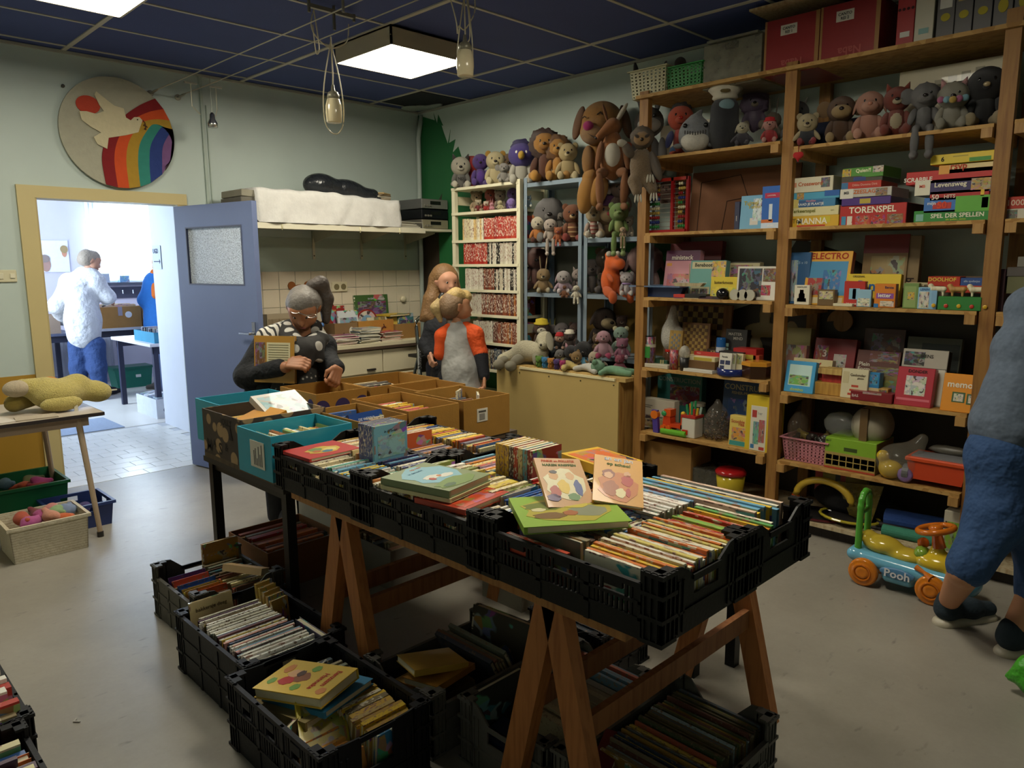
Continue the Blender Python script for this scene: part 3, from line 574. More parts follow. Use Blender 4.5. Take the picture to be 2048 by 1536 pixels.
ob('worktop',MB().box(-1.97,KY-.02,.875,-.40,-.012,.905),'#c9c0a2',M_paint,kc);ob('worktop_edge',MB().box(-1.97,KY-.024,.855,-.40,KY+.01,.878),'#4b3c30',M_paint,kc)
for i in range(3):
    x0,x1=-1.94+i*.51,-1.94+i*.51+.5
    for z0,z1 in ((.655,.845),(.12,.635)):
        d_=ob('drawer_front' if z0 > .5 else 'cabinet_door',MB().box(x0,KY,z0,x1,KY+.02,z1).mesh('f',bevel=.003),'#cfc5a6',M_paint,kc)
        xx=x0+.40 if z0 > .5 else x0+.25
        if z0 > .5:ob('handle',MB().box(x1-.16,KY-.02,.68,x1-.08,KY,.695),'#2d2823',M_plastic,d_)
        else:ob('handle',sdf_mesh([('e',(xx,KY-.012,.605),(.09,.016,.022))],.008,.01),'#96662e',M_gloss,d_)
ob('fridge_handle',sdf_mesh([('e',(-.5,KY-.012,.78),(.05,.016,.045))],.008,.01),'#4c2f20',M_gloss,kc)
TZ=.70
t1=thing('trestle_table','plank table top on wooden trestles under the front row of black crates','table',(0,0,0))
ob('plank',MB().box(-3.24,-4.86,TZ-.022,-2.85,-3.30,TZ),'#a06e35',M_wood,t1)
ob('plank',MB().box(-2.84,-4.86,TZ-.022,-2.47,-3.19,TZ),'#8b5f30',M_wood,t1)
def trestle(y,label):
    t=thing('trestle',label,'trestle',(0,y,0));W_='#b0703a'
    ob('ridge',MB().box(-3.22,-.03,TZ-.085,-2.26,.03,TZ-.024),W_,M_wood,t)
    for x in (-3.2,-2.3):
        for s in (-1,1):
            mb=MB();a,b=Vector((x,s*.012,TZ-.03)),Vector((x,s*.175,0));w=.036
            mb.v=[(x-.022,a.y-w,a.z),(x+.022,a.y-w,a.z),(x+.022,a.y+w,a.z),(x-.022,a.y+w,a.z),(x-.022,b.y-w,0),(x+.022,b.y-w,0),(x+.022,b.y+w,0),(x-.022,b.y+w,0)]
            mb.f=[(0,1,2,3),(7,6,5,4),(0,4,5,1),(1,5,6,2),(2,6,7,3),(3,7,4,0)]
            ob('leg',mb,W_,M_wood,t)
    for s in (-1,1):ob('rail',MB().box(-3.18,s*.095-.011,.32,-2.30,s*.095+.011,.385),'#8f5a30',M_wood,t)
trestle(-3.6,'wooden trestle standing beside the black floor crate of thin books')
trestle(-4.6,'wooden trestle standing over the grey crates, at the table end')
def black_table(x0,x1,y0,y1,legs,label):
    t=thing('black_table',label,'table',(0,0,0))
    ob('table_top',MB().box(x0,y0,TZ-.05,x1,y1,TZ-.025),'#2a2725',M_paint,t)
    for x,y in legs:ob('leg',MB().box(x-.02,y-.02,0,x+.02,y+.02,TZ-.05),'#141313',M_metal,t)
    ob('frame_rail',MB().box(x0+.03,y0+.03,TZ-.09,x0+.05,y1-.03,TZ-.05),'#141313',M_metal,t);ob('frame_rail',MB().box(x1-.05,y0+.03,TZ-.09,x1-.03,y1-.03,TZ-.05),'#141313',M_metal,t)
    return t
bt=black_table(-3.2,-1.90,-3.16,-2.40,[(-3.16,-2.425),(-3.16,-3.12),(-1.94,-2.45),(-1.94,-3.12)],'black legged table under the cardboard boxes of books')
ob('table_board',MB().box(-3.2,-3.16,TZ-.025,-1.88,-2.42,TZ),'#5a4a38',M_wood,bt);ob('table_board',MB().box(-3.06,-2.42,TZ-.025,-1.84,-2.09,TZ),'#5a4a38',M_wood,bt)
black_table(-2.255,-2.03,-4.54,-3.3,[(-2.055,-4.51),(-2.23,-4.44),(-2.055,-3.35),(-2.23,-3.35)],'narrow black legged bench standing behind the wooden trestles')
lt=thing('side_table','speckled grey table with slanted tubular legs left of the doorway','table',(0,0,0));LZ=.715
ob('table_top',MB().box(-4.7,-1.13,LZ-.022,-3.25,-.42,LZ),'#b9ad9c',mat('speckled_top',.35,var=.2,nscale=160),lt);ob('edge_band',MB().box(-4.7,-1.135,LZ-.02,-3.245,-1.128,LZ-.001).box(-3.252,-1.13,LZ-.02,-3.245,-.42,LZ-.001),'#2d2422',M_paint,lt)
ob('apron',MB().box(-4.6,-1.09,LZ-.075,-3.32,-1.06,LZ-.022).box(-4.6,-.49,LZ-.075,-3.32,-.46,LZ-.022),'#a08b76',M_paint,lt)
for a,b in (((-3.37,-1.075,LZ-.04),(-3.345,-1.2,.03)),((-3.42,-.47,LZ-.04),(-3.36,-.36,.03)),((-4.5,-1.075,LZ-.04),(-4.54,-1.2,.03)),((-4.5,-.47,LZ-.04),(-4.54,-.36,.03))):
    l_=ob('leg',MB().tube([a,b],[.018,.014],12),'#b8a288',M_metal,lt);ob('rubber_foot',MB().tube([b,(b[0],b[1],0)],[.018,.018],12),'#2b2826',M_plastic,l_)
# ================================================================== crates
CM={}
def crate_meshes(W,L,H,up,slots,W2):
    k=(W,L,H,up,slots,W2)
    if k in CM:return CM[k]
    rim=H-up;t=.006;hx_,hl=W/2,L/2;cw=.055
    side=MB()
    y0,y1=-hl+cw,hl-cw
    side.box(0,y0,0,t,y1,rim*.36);side.box(-.004,y0,rim-.014,t+.004,y1,rim);side.box(-.003,y0,rim*.62,t,y1,rim*.62+.008)
    side.box(-.003,y0,rim*.36-.004,t,y1,rim*.36+.004)
    nb=3;bw=(y1-y0)/nb
    for i in range(nb):
        a,b=y0+i*bw,y0+(i+1)*bw
        side.box(-.003,a,0,t,a+.008,rim);side.box(-.003,b-.008,0,t,b,rim)
        if slots:
            m=int((bw-.03)/.0155)
            for z0,z1 in ((rim*.36,rim*.62),(rim*.62,rim-.014)):
                side.box(0,a+.008,z0,t,a+.022,z1);side.box(0,b-.022,z0,t,b-.008,z1)
                for j in range(m):
                    y=a+.022+(bw-.044)*(j+.5)/m
                    if z0 > rim*.6 and abs(j-m/2+.5) < 1.6:continue
                    side.box(0,y-.0035,z0,t,y+.0035,z1)
            side.box(-.002,a+bw/2-.026,rim*.78,t,a+bw/2+.026,rim*.9)
        else:side.box(0,a+.008,rim*.36,t,b-.008,rim-.014)
    end=MB()
    x0,x1=-hx_+cw,hx_-cw;hw=.055
    end.box(x0,0,0,x1,t,H*.5)
    prof=[(x0,H*.5),(x0,H),(x0+.025,H-.004),(x0+.075,rim),(x1-.075,rim),(x1-.025,H-.004),(x1,H),(x1,H*.5),(hw,H*.5),(hw,rim-.02),(-hw,rim-.02),(-hw,H*.5)]
    end.prism(prof[::-1],'y',0,t)
    end.box(x0+.07,-.004,rim-.012,x1-.07,t,rim)
    for x in (x0+.01,x0+.03,x1-.03,x1-.01):end.box(x-.003,-.004,.01,x+.003,0,H*.8)
    end.box(x0,-.004,H*.32,x1,0,H*.36)
    post=MB()
    post.box(0,0,0,.006,cw+.004,H).box(0,0,0,cw+.004,.006,H)
    for z in (.0,H*.33,H*.66,H-.012):post.box(-.006,-.006,z,cw,.0,z+.01).box(-.006,0,z,0,cw,z+.01)
    for a in (.008,.026,.044):post.box(a,-.005,0,a+.004,0,H).box(-.005,a,0,0,a+.004,H)
    post.box(.006,.006,H-.008,cw,cw*.5,H).box(.006,.006,H-.008,cw*.5,cw,H)
    base=MB().box(-hx_+.004,-hl+.004,.004,hx_-.004,hl-.004,.010)
    CM[k]=[x.mesh(n) for x,n in ((side,'side_panel'),(end,'end_panel'),(post,'corner_post'),(base,'base'))]
    return CM[k]
def crate(cx,cy,z,W,L,H,up,col,label,along='y',slots=True,group=None):
    """open stacking crate, length L along y (or x)"""
    t=thing('book_crate',label,'crate',(cx,cy,z),0 if along == 'y' else PI/2,group)
    s,e,p,b=crate_meshes(W,L,H,up,slots,0)
    ob('base',b,col,M_black,t)
    ob('side_panel',s,col,M_black,t,(-W/2,0,0));ob('side_panel',s,col,M_black,t,(W/2,0,0),(0,0,PI))
    ob('end_panel',e,col,M_black,t,(0,-L/2,0));ob('end_panel',e,col,M_black,t,(0,L/2,0),(0,0,PI))
    for x,y,r in ((-1,-1,0),(1,-1,PI/2),(1,1,PI),(-1,1,-PI/2)):ob('corner_post',p,col,M_black,t,(x*W/2,y*L/2,0),(0,0,r))
    return t
# ================================================================== books
_cv=MB().box(0,0,0,1,.09,1).box(0,.91,0,1,1,1).box(0,.09,0,.035,.91,1);COVER=_cv.mesh('cover')
PAGES=MB().box(.035,.09,.015,.97,.91,.985).mesh('pages')
def book(w,t,h,col,M4,label,group,name='book',pages='#d8cfb0',cat='book',m=None):
    """hinge along local z; spine at x=0, thickness along y"""
    o=ob(name,COVER,col,m or M_cover,scale=(w,t,h),label=label,cat=cat,group=group);o.matrix_world=M4 @ Matrix.Diagonal((w,t,h,1))
    ob('pages',PAGES,pages,M_paper,o);return o
def frame4(o,ex,ey,ez):return Matrix(((ex[0],ey[0],ez[0],o[0]),(ex[1],ey[1],ez[1],o[1]),(ex[2],ey[2],ez[2],o[2]),(0,0,0,1)))
WARM=['#e6c034','#d9b04a','#e3d6ae','#cf7a2c','#b5231d','#e8e4d8','#dfc98a','#3a7fa0','#efe9d2']
COOL=['#3a6fb0','#74aecb','#e8e4d8','#e3d6ae','#2f5f8c','#efe9d2','#3a8f6a','#e6c034']
CREAM=['#e3d6ae','#e8e4d8','#d9c58c','#efe7cc','#d8b870','#cf8a4c','#e6dcc0']
MIX=['#b5231d','#e0702a','#e6c034','#3d7d3c','#2f5fa8','#74aecb','#e8e4d8','#e3d6ae','#55367f','#8d5a34','#d58a94']
DULL=['#6d6348','#8a7a58','#4d5a66','#9a8d70','#5a4438','#7c8272','#a39878','#4a4e58','#85604a']
def tone(c):
    r,g,b=[int(c[i:i+2],16)/255 for i in (1,3,5)];mx,mn=max(r,g,b),min(r,g,b)
    if mx-mn < .16:return 'white' if mx > .75 else 'black' if mx < .25 else 'grey'
    h=(60*(((g-b)/(mx-mn)) % 6) if mx == r else 60*((b-r)/(mx-mn)+2) if mx == g else 60*((r-g)/(mx-mn)+4))
    if (mx-mn)/mx < .42 and mx > .7 and 25 < h < 70:return 'cream'
    if h < 12 or h > 345:return 'red' if mx > .45 else 'dark red'
    if h < 38:return 'orange' if mx > .75 and (mx-mn)/mx > .6 else 'brown' if mx < .62 else 'tan'
    if h < 70:return 'yellow' if mx > .6 else 'olive'
    if h < 165:return 'green'
    if h < 255:return 'blue' if (mx-mn)/mx > .45 else 'grey blue'
    return 'purple' if h < 310 else 'pink'
def shade(c,v=.12):
    r=random.uniform(1-v,1+v*.4);return tuple(min(1,x*r) for x in hx(c))
SPECS=[]
def row(x0,y0,x1,y1,z,run,wh,hh,th,pal,where,noun='book',lean=0,fore=.1,maxn=60,cat='book',gap=.0006,m=None,seq=False):
    """books packed on edge along 'run' (x or y) inside the rectangle; spine up; book height lies across the run.
    wh = upright size (cover width), hh = length of the spine"""
    L=(x1-x0) if run == 'x' else (y1-y0);pos=0;n=0
    while n < maxn:
        t=random.uniform(*th);
        if pos+t > L:break
        w,h=random.uniform(*wh),random.uniform(*hh);c=pal[n % len(pal)] if seq else random.choice(pal)
        an=lean+random.uniform(-.02,.02);up=Vector((0,0,1));
        if run == 'x':ax,ac=Vector((1,0,0)),Vector((0,1,0));a0=Vector((x0+pos,y0,z));span=y1-y0
        else:ax,ac=Vector((0,1,0)),Vector((-1,0,0));a0=Vector((x1,y0+pos,z));span=x1-x0
        if lean > 0:a0=a0+ax*(math.sin(lean)*w)
        if pos+t+abs(math.sin(lean))*w > L:break
        off=random.uniform(0,max(span-h,0))
        ex=Vector((0,0,-1))*math.cos(an)+ax*math.sin(an);ez=ac;ey=ez.cross(ex)
        top=a0+ac*off-ex*w
        if ey.dot(ax) < 0:top=top-ey*t
        tk=(t-th[0])/max(th[1]-th[0],1e-6);sz='slim ' if tk < .33 else 'thick ' if tk > .67 else ''
        tn=tone(c);nn=f'{sz}{tn} spined {noun} {where}'
        if random.random() < fore:
            nn=f'{sz}{tn} {noun} with pages up {where}'
            M4=frame4(top+ex*w,-ex,-ey,ez);M4.translation=top+ex*w+ey*t
        else:M4=frame4(top,ex,ey,ez)
        SPECS.append((w,t,h,shade(c),M4,nn,f'{noun}s {where}',cat,m));pos += t/math.cos(an)+gap;n += 1
def flat_book(cx,cy,z,w,t,h,rz,col,label,title=None,tcol='red',art=None,tilt=(0,0),name='book',cat='book',group=None,lines=None,figs=()):
    """book lying on its back, cover up; h runs along local y"""
    R=Euler((tilt[0],tilt[1],rz)).to_matrix()
    o=ob(name,COVER,col,M_box,label=label,cat=cat,group=group,scale=(w,t,h))
    ex,ey,ez=R @ Vector((1,0,0)),R @ Vector((0,0,1)),R @ Vector((0,-1,0))
    org=Vector((cx,cy,z))-ex*(w/2)-ez*(h/2)
    o.matrix_world=frame4(org,ex,ey,ez) @ Matrix.Diagonal((w,t,h,1));ob('pages',PAGES,'#d8cfb0',M_paper,o)
    if art:
        a=ob('cover_picture',MB().box(.08,1.0,.1,.95,1.0+.0006/t,.68 if title else .92),art,M_art,o)
    for (c,u,v,ru,rv,*dz) in figs:
        ob('printed_figure',MB().prism([(u+ru*math.cos(a*PI/8)*(1+.12*math.sin(3*a)),1-v+rv*math.sin(a*PI/8)*(1+.1*math.cos(2*a))) for a in range(16)],'y',1.0+.0004/t,1.0+(.0008+(dz[0] if dz else 0)*.0003)/t),c,M_box,o)
    for (s,c,u,v,sz) in (lines or ([(title,tcol,.5,.2,.09)] if title else [])):
        me,w_,h_=text_mesh(s,True);k=min(sz*h,.9*w/w_)
        q=ob('title',me,c,M_paper,o);q.matrix_world=frame4(org+ex*(u*w)+ez*((1-v)*h)+ey*(t+.0012),ex,-ez,ey) @ Matrix.Diagonal((k,k,k,1))
    return o
def up_book(loc,w,t,h,rz,col,label,lean=0,title=None,art=None,group=None,name='book',cat='book',tcol='white',m=None):
    """book standing upright, front cover facing local -y after rotation rz"""
    R=(Euler((0,0,rz)).to_matrix() @ Euler((lean,0,0)).to_matrix())
    ex,ey,ez=R @ Vector((1,0,0)),R @ Vector((0,1,0)),R @ Vector((0,0,1));org=Vector(loc)-ex*(w/2)
    o=ob(name,COVER,col,m or M_cover,label=label,cat=cat,group=group,scale=(w,t,h));o.matrix_world=frame4(org,ex,ey,ez) @ Matrix.Diagonal((w,t,h,1));ob('pages',PAGES,'#d8cfb0',M_paper,o)
    if art:ob('cover_picture',MB().box(.1,-.0006/t,.1,.93,0,.7),art,M_art,o)
    if title:
        me,w_,h_=text_mesh(title,True);k=min(.1*h,.85*w/w_);q=ob('title',me,tcol,M_paper,o);q.matrix_world=frame4(org+ex*(w/2)+ez*(h*.82)-ey*.0012,ex,ez,-ey) @ Matrix.Diagonal((k,k,k,1))
    return o
BK='#0b0b0b'
X0,X1,X2=-3.245,-2.863,-2.482;YS=[-3.185,-3.777,-4.369,-4.961]
CN=['the crate by the turquoise box','the goose book crate','the green book crate','the crate against the cartons','the yellow block crate','the crate facing the shelves']
CL=['black slotted crate of books standing next to the turquoise box','black slotted crate of cream books with the sky blue goose book on top','black slotted crate of books with a lime green picture book on top','black slotted crate of books pushed against the brown cartons','black slotted crate of books with an upright yellow block of pocket books','black slotted crate of white and orange books facing the game shelves']
for i in range(3):
    crate((X0+X1)/2,(YS[i]+YS[i+1])/2,TZ,.375,.586,.172,.035,BK,CL[i])
    crate((X1+X2)/2,(YS[i]+YS[i+1])/2,TZ,.375,.586,.172,.035,BK,CL[i+3])
ZB=TZ+.011
def cr(i,row_):
    xa=(X0 if row_ == 0 else X1)+.012;return xa,xa+.35,YS[i+1]+.014,YS[i]-.014
xa,xb,ya,yb=cr(0,0)
row(xa,yb-.27,xa+.17,yb-.02,ZB,'y',(.11,.125),(.16,.17),(.008,.016),WARM,'in '+CN[0])
row(xa+.18,yb-.28,xb,yb-.02,ZB,'y',(.12,.14),(.15,.165),(.008,.014),CREAM,'in '+CN[0])
row(xa,ya,xa+.17,ya+.26,ZB,'y',(.12,.135),(.15,.17),(.007,.013),COOL,'in '+CN[0])
row(xa+.18,ya,xb,ya+.26,ZB,'y',(.12,.135),(.15,.165),(.008,.02),['#2b2f5a','#3b3f78','#e8e4d8','#efe9d2','#74aecb','#d8cfb8'],'in '+CN[0])
flat_book(xa+.115,yb-.13,ZB+.128,.23,.012,.19,.05,'#b5231d','large red picture book lying in '+CN[0],figs=[('#c9a83c',.5,.45,.3,.26),('#6f8a4a',.4,.55,.12,.12,1),('#d8c878',.6,.4,.12,.12,1),('#3a6f8a',.5,.3,.1,.08,2),('#b5602c',.35,.4,.07,.08,2)])
for i in range(7):up_book((xa+.245,yb-.315-.0145*i,ZB+.125),.15,.0135,.135,.02,shade('#4a5a8c',.2) if i < 6 else hx('#6fa6b8'),'thin night blue reader in the upright bundle' if i < 6 else 'turquoise reader at the front of the upright night blue bundle',group='upright bundle of readers',art='#8fb7b8' if i == 6 else None,title='in de buurt' if i == 6 else None,tcol='#1f3040')
xa,xb,ya,yb=cr(1,0)
row(xa,yb-.33,xa+.17,yb-.01,ZB,'y',(.125,.145),(.155,.17),(.008,.014),CREAM+['#cf6a3c'],'in '+CN[1])
row(xa+.18,ya+.1,xb,yb-.01,ZB,'y',(.13,.15),(.155,.168),(.010,.02),['#e3d6ae','#d9c04a','#e8e4d8','#c9b25c','#7d8a3c'],'in '+CN[1],fore=.25)
row(xa,ya,xa+.17,ya+.21,ZB,'y',(.11,.125),(.155,.17),(.008,.014),['#e3d6ae','#cf7a2c','#e8e4d8','#3a6fb0'],'in '+CN[1])
row(xa+.18,ya,xb,ya+.095,ZB,'y',(.125,.135),(.155,.168),(.008,.014),['#3a6fb0','#e8e4d8','#2f5fa8'],'in '+CN[1])
flat_book(xa+.11,ya+.20,ZB+.126,.215,.016,.20,.15,'#b53a1d','red and orange picture book lying under the goose book on '+CN[1],art='#cf4a22')
flat_book(xa+.10,ya+.31,ZB+.146,.22,.012,.27,.22,'#d8cf9c','cream edged picture book under the goose book on '+CN[1])
flat_book(xa+.10,ya+.315,ZB+.159,.215,.022,.27,.22,'#7c8a5c','picture book with sky blue goose cover topping '+CN[1],lines=[('op reis','#c9702c',.6,.88,.07),('in de lucht','#2c5f7c',.45,.78,.06)],figs=[('#7fb2c0',.52,.58,.42,.38),('#6f8a3c',.45,.18,.4,.14,1),('#d8d4c4',.4,.5,.16,.07,2),('#d8d4c4',.62,.42,.14,.06,2),('#c9702c',.52,.47,.04,.03,3),('#b5432c',.33,.44,.05,.05,3),('#3f5f34',.25,.14,.12,.05,3)])
xa,xb,ya,yb=cr(2,0)
row(xa+.03,ya,xb,ya+.25,ZB,'x',(.135,.15),(.235,.248),(.009,.0155),['#efe9d2','#e8e4d8','#efe6c4','#e6e0c6','#d8c86c','#d9772c','#e6c034'],'in the near half of '+CN[2],fore=0)
row(xa,ya+.27,xa+.05,yb-.0,ZB,'x',(.10,.12),(.2,.22),(.012,.016),['#c94a2c','#e3d6ae','#d9b04a'],'along the wall of '+CN[2])
row(xa+.18,ya+.26,xb,ya+.42,ZB,'y',(.125,.14),(.15,.165),(.015,.026),['#3a6fb0','#e8e4d8','#5f9a4a','#d8cfb0'],'in the middle of '+CN[2])
row(xa+.06,ya+.27,xa+.175,ya+.5,ZB,'x',(.13,.145),(.2,.22),(.012,.018),DULL,'under the green book of '+CN[2],fore=.6)
row(xa+.18,ya+.43,xb,yb,ZB,'y',(.12,.13),(.15,.165),(.010,.018),['#e8e4d8','#3a6fb0','#d9b04a','#b5231d'],'behind the green book of '+CN[2])
flat_book(xa+.17,ya+.42,ZB+.15,.29,.02,.25,-.62,'#8db33a','large lime green picture book lying on '+CN[2],figs=[('#b5a83c',.5,.5,.42,.42),('#6f7a2c',.3,.62,.2,.14,1),('#8a8f74',.68,.4,.18,.18,1),('#3f4a24',.52,.68,.16,.08,2),('#7a5a2c',.3,.3,.16,.1,2),('#c9b84a',.6,.6,.12,.1,3),('#2c2c1c',.75,.7,.07,.05,3),('#a8643c',.5,.35,.07,.08,3),('#d8d0a0',.22,.5,.07,.06,3)])
flat_book(xa+.245,ya+.50,ZB+.205,.145,.012,.20,-.52,'#cf9a5c','comic style reader about a hair cutter leaning on '+CN[2],lines=[('PINKIE en POLLETJE','#c9492c',.5,.93,.06),('HAREN KNIPPEN','#2c6a3c',.5,.85,.07)],figs=[('#e8dcb0',.5,.45,.42,.32),('#d8a05c',.3,.62,.1,.08,1),('#e0b07a',.65,.62,.09,.08,1),('#e6c034',.45,.4,.12,.14,2),('#b5432c',.25,.3,.11,.12,2),('#4a5a94',.75,.38,.08,.16,2),('#5a3a6c',.18,.18,.14,.07,2),('#5f8a4a',.6,.2,.12,.07,3),('#2c2420',.32,.7,.08,.035,3)],tilt=(.5,.1))
flat_book(xa+.37,ya+.40,ZB+.205,.145,.012,.20,-.85,'#d99a2c','yellow reader titled op school leaning on '+CN[2],lines=[('an en jan','#d8dfe6',.5,.93,.12),('op school','#2c6a3c',.5,.82,.09)],figs=[('#c9701c',.5,.35,.4,.3),('#8a3f1c',.3,.6,.13,.1,1),('#e0a87a',.3,.57,.09,.07,2),('#b52c1c',.68,.5,.12,.12,2),('#e0a87a',.68,.64,.07,.06,2),('#a8561c',.35,.3,.16,.16,2),('#e8d8a0',.55,.22,.1,.1,3),('#b52c1c',.7,.25,.05,.09,3)],tilt=(.45,.15))
xa,xb,ya,yb=cr(0,1)
row(xa+.02,yb-.2,xa+.19,yb,ZB,'y',(.115,.13),(.155,.165),(.010,.018),['#cf5a2c','#e6a034','#3a7fa0','#b5231d','#d9b04a'],'in '+CN[3])
row(xa+.2,ya+.05,xb,yb,ZB,'y',(.12,.135),(.14,.15),(.008,.014),['#d8cf9c','#3a5f9a','#cf7a2c','#e6c034','#7d7a8c','#b5432c'],'in '+CN[3])
row(xa,ya,xa+.18,yb-.22,ZB,'y',(.105,.12),(.15,.17),(.006,.012),['#8c8090','#9a8c94','#d9b04a','#7a6e80','#cf8a4c'],'in '+CN[3])
for i in range(3):up_book((xa+.09,yb-.225-.02*i,ZB+.06),.15,.018,.11,0,['#a5281f','#d8c9a0','#c05a30'][i],['red','cream','orange'][i]+' hardback standing upright in '+CN[3],group='upright hardbacks')
xa,xb,ya,yb=cr(1,1)
row(xa,yb-.2,xa+.18,yb,ZB,'y',(.115,.13),(.155,.17),(.008,.013),['#e0902c','#e6c034','#efe0b0','#cf5a3c','#d8b0c0','#74aecb'],'in '+CN[4])
row(xa+.19,yb-.26,xb,yb,ZB,'y',(.115,.125),(.145,.16),(.008,.014),['#b5231d','#efe9d2','#cf7a2c','#2f8c8a','#d9b04a'],'in '+CN[4])
row(xa,ya,xa+.18,ya+.2,ZB,'y',(.12,.135),(.155,.17),(.008,.014),WARM,'in '+CN[4])
row(xa+.19,ya,xb,ya+.3,ZB,'y',(.12,.135),(.145,.16),(.008,.014),['#e0702a','#efe9d2','#3a7fa0','#b5231d','#cf9a4c','#e6c034'],'in '+CN[4])
for i in range(8):up_book((xa+.10,yb-.22-.022*i,ZB+.10),.15,.02,.125,.0,['#dcae3a','#d9a92f','#dcb13f','#5f4438','#b5432c','#d8c58c','#74a8b0','#8c2a26'][i],['yellow topped','golden','mustard','dark brown','brick red','cream yellow','pale blue','wine red'][i]+' pocket book in the upright block on '+CN[4],group='upright block of pocket books')
flat_book(xa+.28,ya+.10,ZB+.14,.17,.035,.24,-.2,'#e0b43a','thick yellow backed annual lying on '+CN[4],art='#d8703a')
xa,xb,ya,yb=cr(2,1)
row(xa,ya+.27,xb-.15,yb-.09,ZB,'x',(.13,.14),(.21,.225),(.010,.016),['#efeee6','#f0efe8','#eceade','#e9e6da','#7fa8cf','#efe3d8'],'in '+CN[5],fore=0)
row(xb-.15,ya+.05,xb,yb-.06,ZB,'x',(.13,.145),(.4,.44),(.012,.02),['#e6c8b0','#74aecb','#e6c034','#efe9d2','#d9a04a'],'along the back of '+CN[5],fore=0)
row(xa,ya,xb-.16,ya+.25,ZB,'x',(.12,.135),(.23,.245),(.008,.014),['#e08a2c','#d8662c','#e6c034','#5fa85a','#b5231d','#8cb84a','#6f8ac0','#efe9d2'],'in the near half of '+CN[5],fore=0)
row(xa,yb-.085,xa+.2,yb,ZB,'y',(.13,.14),(.18,.195),(.008,.014),['#e0902c','#e6c034','#b5432c','#3a6fb0','#cf7a2c'],'crosswise in '+CN[5])
def inner(cx,cy,W,L,along):
    a,b=(W/2-.014,L/2-.014) if along == 'y' else (L/2-.014,W/2-.014);return cx-a,cx+a,cy-b,cy+b
GR='#5c5a55'
F=[((-3.29,-2.685),.385,.47,.24,.05,'#55524a','grey crate of leaning children\'s books on the floor beside the black table leg','y',False,'the grey crate by the table leg'),
     ((-3.395,-3.285),.385,.58,.24,.006,'#17181d','black floor crate packed with thin white spined picture books','y',False,'the picture book floor crate'),
     ((-3.465,-3.875),.375,.57,.24,.006,'#17181d','black floor crate with a yellow storybook lying on top','y',True,'the storybook floor crate'),
     ((-2.97,-3.945),.36,.54,.22,.05,GR,'grey floor crate of dusty albums between the trestles','x',False,'the grey crate between the trestles'),
     ((-2.90,-4.36),.36,.54,.22,.05,GR,'grey floor crate of folders under the table','x',True,'the grey crate of folders under the table'),
     ((-2.878,-4.755),.37,.58,.23,.06,GR,'grey floor crate of thin coloured booklets at the table end','x',True,'the booklet crate at the table end'),
     ((-2.40,-4.07),.36,.30,.20,.03,'#232427','small dark crate of records under the back of the table','x',False,'the small dark crate under the table')]
for (c,W,L,H,up,col,lab,al,sl,wn) in F:crate(c[0],c[1],0,W,L,H,up,col,lab,al,sl)
x0,x1,y0,y1=inner(*F[0][0],F[0][1],F[0][2],'y');wn='in '+F[0][9]
row(x0,y0+.0,x0+.17,y1-.02,.012,'y',(.17,.21),(.15,.165),(.008,.018),MIX+['#c94a2c','#c99a3c','#cf5a2c'],wn,lean=-.35,maxn=17)
row(x0+.18,y0+.05,x1,y1,.012,'y',(.15,.18),(.15,.165),(.010,.022),DULL+['#2f5f6c','#cf5a3c','#d8cf9c'],wn,lean=-.1)
flat_book(x0+.27,y0+.14,.205,.06,.03,.2,.5,'#c9a878','tan hardback dropped across the books '+wn,tilt=(0,.3))
up_book((x0+.28,y1-.03,.11),.17,.016,.17,0,'#a87a3a','brown album with a lion standing '+wn,art='#b5862c')
x0,x1,y0,y1=inner(*F[1][0],F[1][1],F[1][2],'y');wn='in '+F[1][9]
row(x0+.02,y0,x0+.28,y1-.07,.012,'y',(.20,.215),(.235,.255),(.006,.011),['#efeee6','#e8e4d8','#dcd6c4','#e9e6da','#cfc8b0','#4a2f4a','#6a3a3c','#c9b24a','#6f9ab0','#d59a8c','#efeee6','#e8e4d8','#2f3f5a'],wn,fore=0)
up_book((x0+.11,y1-.04,.06),.17,.01,.205,0,'#cdbb86','cream booklet titled bakkersje deeg standing at the back '+wn,title='bakkersje deeg',tcol='#5a4a2c',lean=-.1)
for i in range(5):up_book((x1-.045,y1-.10-.03*i,.06),.075,.014,.225-.008*i,.15,['#b89a4a','#c0a24f','#a98a40','#b3954c','#a08038'][i],'golden yellow magazine standing on end '+wn,lean=-.12,group='golden magazines on end')
up_book((x1-.03,y0+.10,.012),.2,.02,.215,PI/2,'#6f6a80','blue grey cased album standing on its side wall '+wn,lean=-.08)
x0,x1,y0,y1=inner(*F[2][0],F[2][1],F[2][2],'y');wn='in '+F[2][9]
row(x1-.17,y0,x1,y0+.33,.012,'y',(.165,.185),(.15,.16),(.012,.022),['#c9a04a','#b5923c','#e6c034','#3a7fb0','#d9b04a','#c9b070','#e6dcc0','#8a7a58'],wn,lean=.1)
row(x0+.02,y0,x0+.16,y0+.2,.012,'y',(.13,.155),(.12,.135),(.010,.02),['#b5231d','#cf8a3c','#2f7a4a','#5a2a24','#d9a04a','#7a5a2c'],wn,lean=-.25)
row(x1-.17,y0+.34,x1,y1-.02,.012,'y',(.16,.19),(.14,.155),(.012,.02),DULL+['#b5432c','#2f6a9a'],wn)
flat_book(x0+.15,y1-.19,.15,.22,.03,.28,.15,'#8a7a4a','dull green hardback under the storybook '+wn,tilt=(-.12,.05))
flat_book(x0+.19,y1-.20,.186,.22,.02,.28,.25,'#2f7fa8','blue titled book under the storybook '+wn,tilt=(-.1,0))
